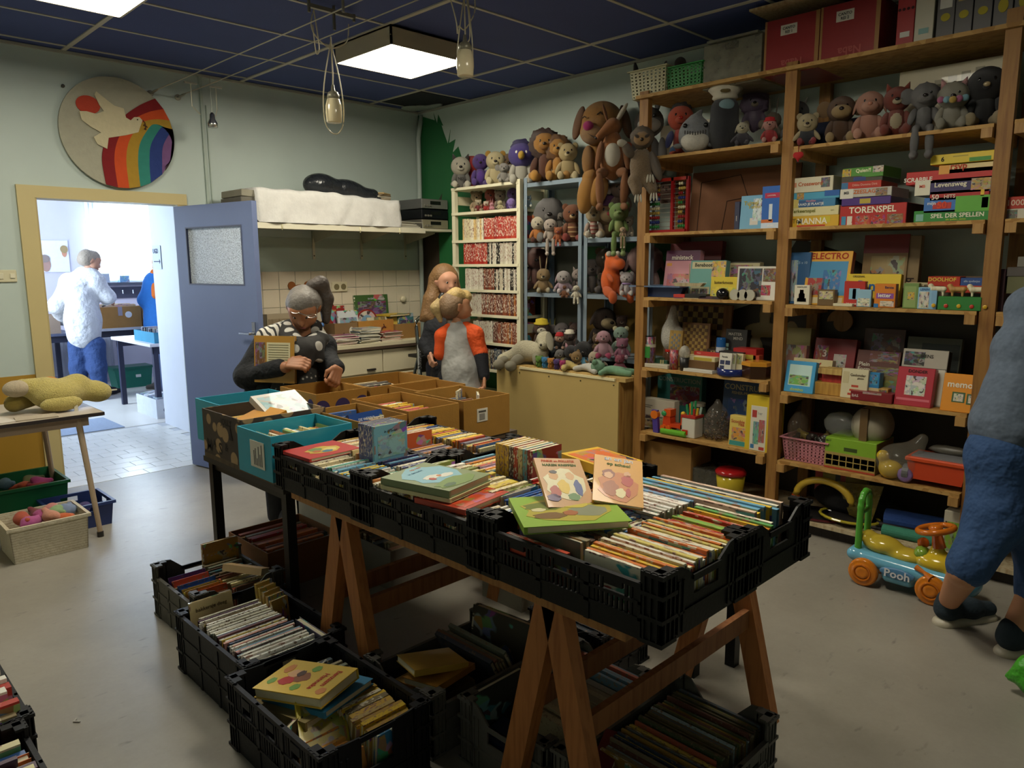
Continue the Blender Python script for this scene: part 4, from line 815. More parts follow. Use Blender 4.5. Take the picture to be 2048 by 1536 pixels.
flat_book(x0+.155,y1-.195,.215,.19,.034,.27,.35+PI,'#d8b53f','yellow storybook titled Eenzaam Hanneke lying on top '+wn,lines=[('Eenzaam','#b5281f',.42,.84,.1),('Hanneke','#b5281f',.55,.72,.1)],figs=[('#8a4f24',.5,.42,.16,.14),('#d8a878',.42,.3,.12,.1,1),('#b5281f',.66,.3,.13,.1,1),('#6f9a34',.2,.5,.1,.06,1),('#6f9a34',.8,.52,.1,.06,1),('#c9803c',.3,.14,.14,.06,1),('#6f9a34',.72,.12,.1,.05,1),('#c9803c',.8,.9,.1,.06,1),('#4a2c18',.4,.38,.1,.05,2)],tilt=(.12,0))
flat_book(x0+.12,y1-.34,.16,.15,.012,.2,-.3,'#c9b42c','olive yellow booklet titled baron lying slanted '+wn,lines=[('baron','#4a4420',.6,.85,.09)],art='#b5a03c',tilt=(.5,.2))
up_book((x0+.12,y0+.21,.05),.17,.02,.16,.5,'#4a3a24','dark paperback standing slanted '+wn,lean=-.35)
x0,x1,y0,y1=inner(*F[3][0],F[3][1],F[3][2],'x');wn='in '+F[3][9]
row(x0+.27,y0+.02,x1-.06,y1,.012,'x',(.19,.22),(.29,.32),(.008,.016),DULL+['#8a6a5c'],wn,lean=.45)
for i in range(4):flat_book(x0+.13,y0+.12+.04*(i % 2),.12+.026*i,.15,.022,.2,1.35+.2*(i % 3),['#5a4a2c','#b58a34','#a8772c','#c09a3c'][i],['dark brown','mustard','ochre','golden'][i]+' pocket book heaped '+wn,tilt=(.1*(i-1.5),.1))
up_book((x1-.07,y0+.17,.015),.29,.03,.24,-PI/2+.1,'#4d4a40','dark ring binder with a rounded label '+wn,lean=-.15)
x0,x1,y0,y1=inner(*F[4][0],F[4][1],F[4][2],'x');wn='in '+F[4][9]
row(x0+.14,y0,x0+.42,y1-.1,.012,'x',(.15,.165),(.21,.23),(.018,.028),['#8a7f68','#9a8d70','#756b58','#8f846a'],wn,fore=0)
up_book((x0+.12,y1-.03,.02),.24,.018,.2,0,'#3c3f3c','dark picture frame standing against the back '+wn,lean=-.05);flat_book(x0+.07,y1-.15,.06,.12,.05,.2,.1,'#1f2c4e','navy blue case lying flat '+wn)
row(x0+.43,y0,x1,y1-.02,.012,'x',(.16,.18),(.28,.3),(.006,.012),['#5f7a8c','#b5604a','#2f4a5c','#c9c0a8','#7c8a4a'],wn)
x0,x1,y0,y1=inner(*F[5][0],F[5][1],F[5][2],'x');wn='in '+F[5][9]
row(x0+.14,y0+.02,x1-.01,y1-.04,.012,'x',(.16,.185),(.27,.29),(.005,.010),['#5c5a44','#7c6a4a','#4a5a3c','#8a7f68','#6a4438','#77743b','#2f3f5a','#a8863a','#b5604a','#9ab0b8','#c9b050','#5f6a74','#6d6348'],wn,fore=.05)
flat_book(x0+.12,y1-.06,.13,.22,.03,.06,.3,'#6e2a2c','dark red spined annual wedged at the corner '+wn,tilt=(0,-.3));flat_book(x0+.07,y0+.14,.10,.12,.05,.28,0,'#8a7050','worn brown hardback lying flat '+wn)
x0,x1,y0,y1=inner(*F[6][0],F[6][1],F[6][2],'x');wn='in '+F[6][9]
row(x0,y0,x1,y1,.012,'x',(.17,.19),(.29,.32),(.006,.012),['#2f3a44','#4a4e58','#6a3a30','#7d8a94'],wn)
def tcarton(*a,**k):return carton('cardboard_carton',*a,**k)
tcarton(-3.02,-2.62,-2.62,-2.2,0,.2,'#7a4f28','brown carton of paperbacks on the floor behind the grey crate')
row(-3.0,-2.6,-2.65,-2.22,.008,'y',(.17,.19),(.3,.33),(.016,.03),['#b5604a','#cf7a3c','#5a7078','#a8322a','#c9a070','#8a7a60'],'in the brown carton behind the grey crate')
tcarton(-2.60,-3.02,-2.2,-2.62,0,.2,'#6e675c','grey carton of dull books under the cardboard box table')
row(-2.58,-3.0,-2.22,-2.64,.008,'y',(.17,.2),(.3,.33),(.02,.04),DULL,'in the grey carton under the box table')
tcarton(-2.62,-2.58,-2.22,-2.2,0,.3,'#b9b4a6','white carton of tall books standing under the box table')
row(-2.60,-2.56,-2.24,-2.22,.008,'x',(.25,.29),(.26,.3),(.015,.03),DULL,'in the white carton under the box table')
pk=tcarton(-2.32,-3.62,-2.28+.3,-3.36,0,.25,'#8a8475','pale printed carton on the floor behind the trestles')
crate(-4.365,-3.67,0,.375,.57,.24,.03,'#1a1a1c','black crate of picture books on the bare floor, far from the tables','y',True)
crate(-4.335,-3.085,0,.375,.57,.24,.03,'#1c1c1e','second black crate of books behind the lone floor crate','y',False)
row(-4.54,-3.94,-4.19,-3.40,.012,'y',(.2,.23),(.30,.34),(.012,.03),['#b5392c','#e8e4d8','#4a2c48','#3a5f9a','#cf6a2c','#d8cf9c'],'in the lone black floor crate',lean=.2)
row(-4.51,-3.36,-4.16,-2.81,.012,'y',(.22,.26),(.30,.34),(.02,.04),['#cf6a2c','#b5392c','#8a7a58','#e8e4d8'],'in the second lone floor crate')
TQ='#2f9db5';KB='#a3762e'
bx1=carton('turquoise_box',-3.23,-3.14,-2.86,-2.845,TZ,.187,TQ,'turquoise cardboard box with a shipping label, next to the black crate',m=M_box)
ob('shipping_label',MB().box(-.188,-.09,.04,-.186,.03,.15),'#d6d0c0',M_paper,bx1)
for i in range(6):ob('label_print',MB().box(-.189,-.07+.013*i,.05,-.188,-.066+.013*i,.05+[.09,.05,.08,.03,.07,.06][i]),'#4a4a4a',M_paper,bx1)
row(-3.21,-3.12,-2.88,-2.86,TZ+.008,'x',(.125,.15),(.2,.22),(.009,.018),['#d8cf9c','#cf8a5c','#6f9a5a','#e6dcc0','#8ab0b5','#c9b24a','#efe9d2'],'in the turquoise box',fore=.3)
bx2=carton('wrapped_box',-3.205,-2.83,-2.80,-2.435,TZ,.205,'#4a3826','dark brown Christmas printed box of books',m=M_card)
def pat_xmas(nt,tc,base):
    v=node(nt,'ShaderNodeTexVoronoi');v.inputs['Scale'].default_value=11;nt.links.new(tc.outputs['Object'],v.inputs['Vector'])
    return mixc(nt,thr(nt,v.outputs['Distance'],.36,.40),(.36,.23,.11),(.055,.038,.026))
M_xmas=mat('christmas_print',.75,color='brown',pattern=pat_xmas)
for ch_ in bx2.children:ch_.material_slots[0].material=M_xmas
for s,yy,zz,sz in (('M',.15,.045,.075),('A',.09,.06,.05),('S',.02,.045,.075),('&',-.05,.06,.05),('JOLLY',-.06,.17,.04)):
    me,w_,h_=text_mesh(s,True);ob('lettering',me,'#1f150d',M_paper,bx2,(-.2046,yy*.9,zz),(PI/2,0,-PI/2),sz)
ob('printed_tree',MB().prism([(-.11,.1),(-.075,.1),(-.09,.165)],'x',-.2046,-.2036),'#1f150d',M_paper,bx2)
flat_book(-3.08,-2.72,TZ+.165,.19,.02,.2,PI/2+.1,'#c98a22','orange yellow book with yellow sticker in the Christmas printed box',tilt=(-.3,0));flat_book(-2.92,-2.66,TZ+.185,.24,.03,.2,.12,'#c9c6bc','grey white picture book with yellow sticker on the Christmas printed box',art='#8fb0b5',tilt=(.5,0))
row(-3.18,-2.8,-2.82,-2.46,TZ+.008,'y',(.13,.15),(.3,.34),(.015,.03),['#c9a04a','#b5923c','#d8cf9c','#8a7a58'],'under the covers in the Christmas printed box')
carton('turquoise_box',-3.12,-2.425,-2.73,-2.15,TZ,.205,TQ,'turquoise cardboard box behind the Christmas printed one',m=M_box)
row(-3.1,-2.4,-2.75,-2.17,TZ+.008,'y',(.12,.14),(.3,.33),(.015,.03),['#8a8478','#5a5450','#b0a890'],'in the back turquoise box')
bx3=carton('fruit_box',-2.64,-2.475,-2.335,-2.1,TZ,.2,KB,'brown fruit box printed with purple rounds')
for i in range(3):ob('printed_round',MB().prism([(max(-.15,min(.15,-.12+i*.12+.045*math.cos(t*PI/10))),.12+.045*math.sin(t*PI/10)) for t in range(20)],'y',-.1885,-.187),'#352a5a',M_paper,bx3)
for i in range(4):ob('printed_round',MB().prism([(-.13+i*.088+.032*math.cos(t*PI/10),.13+.04*math.sin(t*PI/10)) for t in range(20)],'x',-.1535,-.152),'#352a5a',M_paper,bx3)
ob('paper_note',MB().box(-.06,-.002,0,.06,.002,.08),'#c9b088',M_paper,loc=(-2.40,-2.35,TZ+.09),label='small paper note standing in the purple printed fruit box',cat='note')
row(-2.61,-2.45,-2.36,-2.13,TZ+.008,'y',(.06,.09),(.2,.23),(.012,.025),DULL,'low in the purple printed fruit box',maxn=9)
carton('cardboard_carton',-2.325,-2.495,-1.85,-2.1,TZ,.2,KB,'wide brown carton of books in front of the drawers')
row(-2.29,-2.46,-2.02,-2.14,TZ+.008,'y',(.15,.17),(.22,.25),(.015,.03),['#3c4044','#8a7a58','#cfc09a','#b59a6a','#55504a'],'in the wide brown carton')
carton('cardboard_carton',-2.215,-2.765,-1.885,-2.51,TZ,.2,KB,'brown carton that looks empty, in front of the wide one')
bx4=carton('cardboard_carton',-2.25,-3.165,-1.94,-2.78,TZ,.2,KB,'brown carton with a printed white label at the table corner')
ob('printed_label',MB().box(-.07,-.195,.085,.0,-.193,.15),'#d8d2c0',M_paper,bx4);ob('label_print',MB().box(-.055,-.1965,.095,-.02,-.195,.125),'#8a8478',M_paper,bx4);ob('label_print',MB().box(-.06,-.1965,.132,-.012,-.195,.14),'#4a463e',M_paper,bx4)
row(-2.22,-3.13,-1.97,-2.81,TZ+.008,'y',(.12,.15),(.2,.22),(.01,.02),['#d8d2c0','#3c3a38','#8a5a3a','#c9c6bc','#6a7078'],'in the carton with the printed white label',fore=.4)
up_book((-2.0,-2.85,TZ+.06),.1,.01,.13,.6,'#d8cfb0','cream booklet standing slanted in the carton with the white label');up_book((-2.0,-3.0,TZ+.06),.12,.01,.13,.9,'#d6d0c0','pale booklet propped up in the carton with the white label')
carton('cardboard_carton',-2.57,-3.155,-2.27,-2.69,TZ,.195,KB,'open brown carton of thin books between two cartons')
row(-2.55,-3.13,-2.29,-2.71,TZ+.008,'y',(.13,.15),(.2,.23),(.008,.016),['#e6dcc0','#d8cf9c','#cf6a5c','#8ab08a','#e6c034','#8aa0b5','#efe9d2'],'in the brown carton between two cartons')
bx5=carton('cardboard_carton',-2.825,-3.155,-2.58,-2.75,TZ,.185,KB,'brown carton with a round white sticker beside the turquoise box')
ob('sticker',MB().prism([(.06+.035*math.cos(t*PI/9),.125+.035*math.sin(t*PI/9)) for t in range(18)],'y',-.205,-.203),'#d8d6cc',M_paper,bx5)
row(-2.81,-3.02,-2.6,-2.77,TZ+.008,'y',(.13,.16),(.17,.19),(.012,.025),['#2f4a7a','#d8cf9c','#3a5f9a','#c9a070','#efe9d2'],'in the brown carton with the round sticker')
up_book((-2.70,-3.07,TZ+.03),.19,.02,.175,.1,'#1f4a96','royal blue book with a framed title standing in the round sticker carton',lean=-.35,title='DE WERELD',tcol='#c9d0e0')
# ================================================================== boxes and games on the shelves (front faces look to -x)
def gbox(c,x0,y0,x1,y1,col,label,depth=.2,xp=-.46,tilt=0,lines=(),blocks=(),yaw=0,side=None,name='game_box',cat='game box',m=None,h=None,group=None,z=None):
    """box whose front face fills the given rectangle of a picture crop, its foot at depth plane x = xp; tilt leans it back"""
    a,b=px(c,x0,y0),px(c,x1,y1);cxp=((a[0]+b[0])/2)
    bot=P(cxp,b[1],x=xp);top=P(cxp,a[1],x=xp);l=P(a[0],(a[1]+b[1])/2,x=xp);r=P(b[0],(a[1]+b[1])/2,x=xp)
    w=abs(l[1]-r[1]);H=top[2]-bot[2]
    if tilt:H=H/max(math.cos(tilt)-.12*math.sin(tilt),.5)
    if h:H=h
    o=ob(name,MB().box(0,-w/2,0,depth,w/2,H).mesh(name,bevel=min(.002,H*.08)),col,m or M_box,loc=(bot[0],bot[1],bot[2] if z is None else z),rot=(0,tilt,yaw),label=label,cat=cat,group=group)
    for (u0,v0,u1,v1,bc,*rest) in blocks:
        ob('printed_panel' if not rest else 'picture',MB().box(-.0008-(.0004 if rest else 0),w/2-u1*w,H-v1*H,-.0001,w/2-u0*w,H-v0*H),bc,M_art if rest else M_box,o)
    for (s,tc_,u,v,sz,*rest) in lines:
        me,w_,h_=text_mesh(s,True);k=sz*H/h_
        k=min(k,.94*w/w_)
        ob('lettering',me,tc_,M_paper,o,(-.0022,w/2-u*w,H-v*H),(PI/2,(rest[0] if rest else 0),-PI/2),(k,k*(rest[1] if len(rest) > 1 else 1),1))
    if side:ob('printed_side',MB().box(.002,-w/2-.0006,.002,depth-.002,-w/2,H-.002),side,M_box,o)
    return o
for args in [('T',785,80,1045,352,'CANTO','REI 1','red drawer box labelled 1, beside the frosted tub on the shelf top',.45),('T',1052,8,1335,296,'CANTO','REI 2','red drawer box labelled 2, beside the red binder on the shelf top',.42)]:
    c,a,b,d,e,s1,s2,lab,u=args
    o=gbox(c,a,b,d,e,'#8a1f1d',lab,.36,-.47,lines=[(s1,'#111111',u,.19,.05),(s2,'#111111',u,.26,.05),('Naba','#a8524c',.52,.82,.14,PI)],blocks=[(u-.15,.13,u+.15,.31,'#cfc9b8'),(0,0,.04,1,'#9a6f3a'),(.93,0,1,1,'#9a6f3a')],name='storage_box',cat='storage box')
    for uu in (.2,.7):ob('foot_knob',BALL,'#b89f6a',M_wood,o,(-.006,(.5-uu)*.29,.012),scale=(.012,.014,.012))
ob('thin_board',MB().box(-.49,-4.05,0,-.1,-3.62,.012),'#b59f78',M_wood,loc=(0,.0,2.935),label='thin pale board lying across the two red drawer boxes',cat='board')
tub=gbox('T',492,195,770,412,'#8f8c78','frosted clear storage tub with a handle on the pine shelf top',.34,-.47,m=M_haze,name='storage_tub',cat='tub')
ob('handle',MB().box(-.006,-.04,.2,0,.04,.235),'#6f6c5c',M_haze,tub);ob('rim',MB().box(-.01,-.16,.255,.35,.16,.268),'#9a9784',M_haze,tub);ob('contents',sdf_mesh([('e',(.17,0,.16),(.12,.12,.13)),('e',(.17,.03,.25),(.06,.07,.06))],.015,.03),'#5a543c',M_cloth,tub)
def basket(c,x0,y0,x1,y1,col,label,xp,depth,z=None,rows=7,cols=9,flare=.12,inside=None):
    a,b=px(c,x0,y0),px(c,x1,y1);cx=(a[0]+b[0])/2;bot=P(cx,b[1],x=xp);top=P(cx,a[1],x=xp)
    w=abs(P(a[0],a[1],x=xp)[1]-P(b[0],a[1],x=xp)[1]);H=top[2]-bot[2]
    t=thing('plastic_basket',label,'basket',(bot[0]+depth/2,bot[1],z if z is not None else bot[2]));d2=depth/2
    def wall(nm,half,dist,ang):
        mb=MB();kx=1-flare
        def pt(u,v,o):hw=half*(kx+flare*v);return (u*hw,-(dist*(kx+flare*v))+o,v*H)
        def cell(u0,u1,v0,v1):
            n=len(mb.v);mb.v += [pt(u0,v0,0),pt(u1,v0,0),pt(u1,v1,0),pt(u0,v1,0),pt(u0,v0,.003),pt(u1,v0,.003),pt(u1,v1,.003),pt(u0,v1,.003)]
            mb.f += [tuple(n+i for i in q) for q in ((0,1,2,3),(7,6,5,4),(0,4,5,1),(1,5,6,2),(2,6,7,3),(3,7,4,0))]
        for i in range(cols+1):u=-1+2*i/cols;cell(max(u-.06,-1),min(u+.06,1),0,1)
        for j in range(rows+1):v=j/rows;cell(-1,1,max(v*.82-.02,0)+.04*0,v*.82+.03)
        cell(-1,1,.9,1)
        ob(nm,mb,col,M_plastic,t,rot=(0,0,ang))
    wall('side_wall',d2,w/2,0);wall('side_wall',d2,w/2,PI);wall('end_wall',w/2,d2,PI/2);wall('end_wall',w/2,d2,-PI/2)
    ob('bottom',MB().box(-d2*(1-flare),-w/2*(1-flare),0,d2*(1-flare),w/2*(1-flare),.004),col,M_plastic,t)
    r=MB();e=.012
    for q in ((-d2-e,-w/2-e,d2+e,-w/2),(-d2-e,w/2,d2+e,w/2+e),(-d2-e,-w/2,-d2,w/2),(d2,-w/2,d2+e,w/2)):r.box(q[0],q[1],H-.006,q[2],q[3],H)
    ob('rim',r,col,M_plastic,t)
    return t,w,H
basket('T',138,330,315,468,'#b9b48c','cream plastic basket at the open end of the shelf top',-.50,.26)
t_,w_,H_=basket('T',313,312,487,443,'#2e8a3c','green plastic basket between the cream basket and the frosted tub',-.48,.24)
ob('tennis_ball',BALL,'#8fb33a',M_plush,loc=P(*px('T',352,365),x=-.40),scale=.033,label='lime tennis ball inside the green plastic basket',cat='ball');ob('dark_ball',BALL,'#3a2e24',M_plush,loc=P(*px('T',388,305),x=-.36),scale=.036,label='dark brown ball on top of the green plastic basket',cat='ball')
for i,(a,b,col,lab,tx) in enumerate([(1425,1508,'#9c1d1c','red lever arch binder with a pale label on the shelf top',None),(1512,1602,'#bcb7a2','white lever arch binder marked 2021 on the shelf top','2021')]):
    o=gbox('T',a,-30,b,232-i*16,col,lab,.28,-.47,lines=[(tx,'#222222',.5,.16,.07)] if tx else [('....','#3a1010',.5,.42,.05)],name='binder',cat='binder',h=.31)
    ob('finger_ring',MB().box(-.002,-.022,.05,0,.022,.075),'#6f9a94' if i else '#c9c6bc',M_plastic,o)
for i,(a,b,y1,yl) in enumerate([(1618,1702,192,.55),(1706,1790,178,.6),(1796,1884,162,.35),(1892,1984,140,.5),(1992,2085,118,.5)]):
    o=gbox('T',a,10-i*10,b,y1,'#4d4a48',['grey magazine file with a white handwritten strip','grey magazine file with a blank cream card','grey magazine file with a tall tan card','grey magazine file with only a yellow finger hole','grey magazine file at the far post end of the row'][i]+' on the shelf top',.26,-.47,name='magazine_file',cat='magazine file',h=.30)
    ob('finger_hole',MB().prism([(.02*math.cos(t*PI/8),.10+.03*math.sin(t*PI/8)*(.6 if i < 3 else 1)) for t in range(16)],'x',-.002,0),'#a89a2c',M_paper,o)
    if i < 3:ob('card',MB().box(-.003,-.026,.14+.02*i,0,.026,.19+(.09 if i == 0 else .0)+.02*i),['#c9c6bc','#b59f6a','#b08f50'][i],M_paper,o)
gbox('T',1040,372,1425,480,'#9c2a20','long red box lying behind the plush toys',.12,-.2,z=2.175)
gbox('T',1425,320,1955,520,'#c2b99c','white panel with furniture line drawings leaning behind the llama',.012,-.2,name='panel',cat='panel',z=2.175,lines=[('▱▱','#5a5544',.4,.3,.1)],h=.36,blocks=[(.22+.12*i,.22-.03*i,.30+.12*i,.40-.03*i,'#8d866e') for i in range(5)])
gbox('A',400,230,950,640,'#b9b09a','white printed panel leaning on the wall behind the orange plush',.012,-.1,name='panel',cat='panel',z=2.215)
gbox('T',1012,458,1262,600,'#161c33','navy blue square cushion behind the brown monkey',.06,-.22,name='cushion',cat='cushion',m=M_cloth,z=2.175)
ab=thing('abacus','large red framed abacus with coloured beads','abacus',P(*px('B',470,545),x=-.42));ab.location.z=1.744;aw,ah=.31,.34
for y in (-aw/2,aw/2-.11,aw/2):ob('frame_bar',MB().box(-.012,y-.009,0,.012,y+.009,ah),'#8c1c1e',M_gloss,ab,rot=(0,0,PI))
ob('frame_bar',MB().box(-.012,-aw/2,ah-.02,.012,aw/2,ah),'#9c2c22',M_gloss,ab);ob('frame_bar',MB().box(-.03,-aw/2,0,.03,aw/2,.018),'#8c1c1e',M_gloss,ab)
bc=['#c9bf9c','#b59a4a','#8c1c1e','#24306e','#2c7a3c','#c9bf9c','#b59a4a','#8c1c1e','#24306e','#2c7a3c']
for i in range(10):
    z=ah-.04-i*.029;ob('rod',MB().tube([(0,-aw/2,z),(0,aw/2,z)],.002,5),'#8a8478',M_metal,ab)
    for j in range(10):ob('bead',BALLS,bc[i] if j < 8 or i % 2 else '#2c2826',M_gloss,ab,(0,aw/2-.014-j*.0165 if j < 6 else -aw/2+.012+(9-j)*.0165,z),scale=(.011,.008,.011))
bd=ob('game_board',MB().box(0,-.37,0,.012,.37,.40),'#7a5136',M_card,loc=(-.14,-3.42,1.744),rot=(0,.12,0),label='large brown card board with cut outlines leaning behind the abacus',cat='board');
for q in ([(.3,0),(.3,.33),(.02,.36),(-.06,.18)],[(.12,0),(.1,.2),(-.08,.22),(-.3,.2)],[(.0,0),(-.04,.12),(-.3,.1)]):ob('cut_line',MB().tube([(-.002,y,z) for y,z in q],.0025,5),'#35231a',M_card,bd)
gbox('B',1165,222,1216,508,'#2c2f4a','narrow dark game box standing beside the light blue drawing box',.22,-.44,lines=[('JUNIOR','#cfcabb',.5,.6,.2,-PI/2)])
gbox('B',1216,160,1450,510,'#6fa6c4','light blue craft box with a yellow title and a notebook',.06,-.45,lines=[('Tuimel','#b5a02c',.45,.22,.12),('Turbo','#b5a02c',.6,.33,.11)],blocks=[(.55,.1,1,.75,'#cfd8d8',1),(.45,.66,.8,.86,'#cfc8bc')],tilt=.08)
gbox('B',1440,62,1640,498,'#2a63b5','royal blue box with a white tower picture against the pine post',.06,-.46,lines=[('8080','#e8e8e8',.5,.93,.06),('LUCHTSPEL','#e8d0d0',.5,.22,.03)],blocks=[(.15,.16,.9,.28,'#b5264a'),(0,.86,1,1,'#c9d8e8'),(.38,.42,.55,.82,'#d6dfe4'),(0,.78,.6,.86,'#c96a2c')])
def stack(c,items):
    for it in items:gbox(c,*it[:4],it[4],it[5],**it[6])
stack('C',[
 (130,570,545,665,'#d0a62c','yellow Manna game at the bottom of the first stack',dict(depth=.27,lines=[('MANNA','#e8e2c8',.5,.45,.52),('Toll','#7a6a1c',.2,.4,.4)],blocks=[(.2,.78,.75,1,'#b5301d'),(0,.0,.12,.5,'#d88a1c'),(.64,.1,.84,.6,'#c9b82c')])),
 (130,495,545,570,'#d8cf9c','cream traffic game with green script title, second from the stack\'s foot',dict(depth=.27,lines=[('Verkeersspel','#6a6a1c',.32,.5,.5),('spel','#a89a6a',.88,.5,.2)])),
 (136,432,520,503,'#3f7fa8','blue picture guessing game under the plain sky blue box',dict(depth=.26,lines=[('RAAD JE PLAATJE','#d8e0e0',.5,.66,.38),('Hoofden','#c98a9a',.5,.25,.24)],blocks=[(.0,0,.24,1,'#cdbb6a'),(.24,.2,.74,.92,'#2f5a8c')])),
 (140,374,552,437,'#4a9cbc','sky blue flat game box under the Crossword box',dict(depth=.27,blocks=[(.18,.1,.32,.95,'#b58a3c',1),(.72,0,1,.7,'#2a5fa8')])),
 (155,258,500,385,'#d3cbb0','cream Crossword box tied with string topping the first stack',dict(depth=.25,lines=[('Crossword','#b5582c',.48,.42,.26)],blocks=[(.06,.3,.16,.6,'#c98a6a'),(.73,.1,.93,.7,'#5a5a58',1)],side='#b5ac90')),
 (550,476,1082,650,'#b0261f','large red Torenspel box at the foot of the second stack',dict(depth=.3,lines=[('TORENSPEL','#eae4cc',.5,.25,.3),('J','#b0261f',.2,.72,.2)],blocks=[(.03,.52,.1,.92,'#3f8ab0'),(.12,.52,.2,.95,'#d8d0c0'),(.25,.52,.47,.93,'#b5433a',1),(.49,.52,.7,.93,'#b0301f',1),(.73,.5,.96,.93,'#8a5a34',1)],side='#6e1c1a')),
 (570,412,966,490,'#4a2a78','purple game box with an oval yellow badge in the second stack',dict(depth=.28,blocks=[(.38,.25,.6,.75,'#b5a03c')])),
 (560,346,972,424,'#b9b5ac','grey and white Zeeslag game in the second stack',dict(depth=.26,lines=[('ZEESLAG','#c96a2c',.48,.35,.42),('MB','#5a5a5a',.13,.4,.3)],blocks=[(0,0,.26,1,'#d6d2c4'),(.7,.1,.92,.85,'#8a6a4a',1)])),
 (572,290,892,350,'#b8301f','thin red game box in the second stack above Zeeslag',dict(depth=.24,lines=[('Dikke Domme Dirk','#d8a090',.6,.5,.3)],blocks=[(0,.1,.17,.95,'#3a6f9a')])),
 (572,246,902,296,'#4a4438','dark olive flat box near the top of the second stack',dict(depth=.26,blocks=[(.3,.2,.6,.8,'#2f3f7a')])),
 (575,178,912,262,'#4f8a34','green and yellow wrapped game topping the second stack',dict(depth=.22,lines=[("Quien?!",'#e8e8c0',.52,.35,.42)],blocks=[(0,.1,.22,.9,'#c9a02c',1),(.75,0,1,.6,'#c9b8a8',1)],yaw=-.06)),
 (1145,520,1768,632,'#2f8234','green Spel der Spellen box at the foot of the third stack',dict(depth=.3,lines=[('SPEL DER SPELLEN','#e6e4cc',.57,.42,.32),('alle spellen... samen','#b5c84a',.56,.72,.16)],blocks=[(.03,.25,.13,.75,'#7ab0a0')])),
 (1228,414,1772,540,'#3a6fb5','blue and green box numbered 50 in the third stack',dict(depth=.28,lines=[('50','#d84a2c',.28,.5,.45),('mijn','#d8e0e8',.12,.4,.28)],blocks=[(.48,0,1,1,'#5fa83a'),(.14,.35,.42,.75,'#b5302c'),(.86,.15,.95,.8,'#20281c')])),
 (1280,362,1757,440,'#a8241f','red games box with 50 in white in the third stack',dict(depth=.26,lines=[('50','#e0d8c8',.1,.6,.55),('HITS','#d8c8b8',.35,.6,.4)],blocks=[(.86,.1,.92,.75,'#d8b02c')])),
 (1156,268,1782,392,'#362a5c','purple and white Levensweg box in the third stack',dict(depth=.28,lines=[('Levensweg','#e4dcc4',.47,.42,.42),('MB','#c9503c',.1,.4,.2)],blocks=[(0,0,.205,1,'#d8d2bc'),(.73,.1,.97,.85,'#b5904a',1)])),
 (1084,196,1792,302,'#b5231d','long red Scrabble box in the third stack',dict(depth=.26,lines=[('SCRABBLE','#e8e0d0',.145,.62,.34)])),
 (1356,150,1796,222,'#dcc58c','cream rsvp word game near the top of the third stack',dict(depth=.22,lines=[('rsvp','#b5402a',.37,.4,.75)],blocks=[(0,0,.2,1,'#d8963a')])),
 (1286,62,1800,142,'#d8bc28','yellow game box numbered 6 lying on top of the third stack',dict(depth=.2,lines=[('6','#1c1c1c',.2,.5,.5)],blocks=[(.62,.55,.95,.95,'#3f8a2c'),(.36,.25,.6,.35,'#a08c20')])),
 (1905,412,2180,510,'#b5301d','red puzzle box printed 1000 in the last bay',dict(depth=.3,lines=[('1000','#d8b8a0',.28,.5,.5)])),
 (1850,512,2150,606,'#c9c4b0','white box with a grey photo under the 1000 piece puzzle',dict(depth=.3,blocks=[(.06,.1,.46,.85,'#6a6a60',1)]))])
gbox('B',480,606,1010,770,'#7a1f24','dark red ministeck box standing behind the pink one',.05,-.20,tilt=.1,lines=[('ministeck','#9a4a44',.55,.5,.3)],h=.36,z=1.334)
gbox('B',425,668,770,1140,'#c98a94','pink ministeck box with dancing children leaning on the shelf',.05,-.40,tilt=.16,lines=[('ministeck','#d8cfc0',.5,.15,.1)],blocks=[(0,0,1,.22,'#5a2a4a'),(.05,.27,.2,.33,'#d8963a'),(.1,.5,.9,.95,'#c46a6a',1)],z=1.334)
gbox('B',690,782,1052,1165,'#5f948c','teal Bereboot box with a sun badge, tied with string',.05,-.42,tilt=.12,lines=[('Bereboot','#1c1c1c',.38,.12,.1),('muziekspel','#c9d0c0',.4,.6,.05)],blocks=[(.05,.04,.72,.22,'#b8b08a'),(.62,.02,1,.48,'#c9a23a',1),(.05,.7,.6,.95,'#b8b08a'),(.1,.75,.3,.95,'#4a4438',1),(.34,.75,.55,.95,'#4a4438',1)],z=1.334)
gbox('B',1055,785,1400,1160,'#b5ab84','beige box with a brown cottage picture behind the yellow one',.05,-.36,tilt=.1,blocks=[(.15,.08,.8,.5,'#8a6a50',1),(0,0,1,.03,'#3a3428')],z=1.334)
gbox('B',915,967,1182,1192,'#cdb52c','yellow lesson box with dancing figures, tied with string',.04,-.455,tilt=.1,lines=[('lasterkmoza','#5a4a14',.5,.25,.14)],blocks=[(.05,.45,.95,.97,'#d8c23a',1)],z=1.334)
gbox('B',1178,902,1592,1245,'#cfcabc','white framed puzzle box with black space picture',.04,-.46,tilt=.07,lines=[('LUX BASIC','#4a463e',.45,.1,.06)],blocks=[(.05,.06,.62,.9,'#2a2630',1),(.32,.03,.62,.16,'#c9c4b4'),(.65,.06,1,.45,'#6a5034',1),(.45,.45,1,.97,'#d8d4c8'),(.62,.55,.85,.85,'#a8323a',1)],z=1.334)
tr_=thing('plastic_tray','blue plastic tray with a pale lid hanging over the shelf end','tray',(-.44,-3.06,1.334));ob('tub',MB().prism([(-.13,0),(.13,0),(.16,.065),(-.16,.065)],'x',0,.2),'#24365e',M_plastic,tr_);ob('lid',MB().box(-.06,-.17,.065,.22,.22,.073),'#6a86a8',M_haze,tr_)
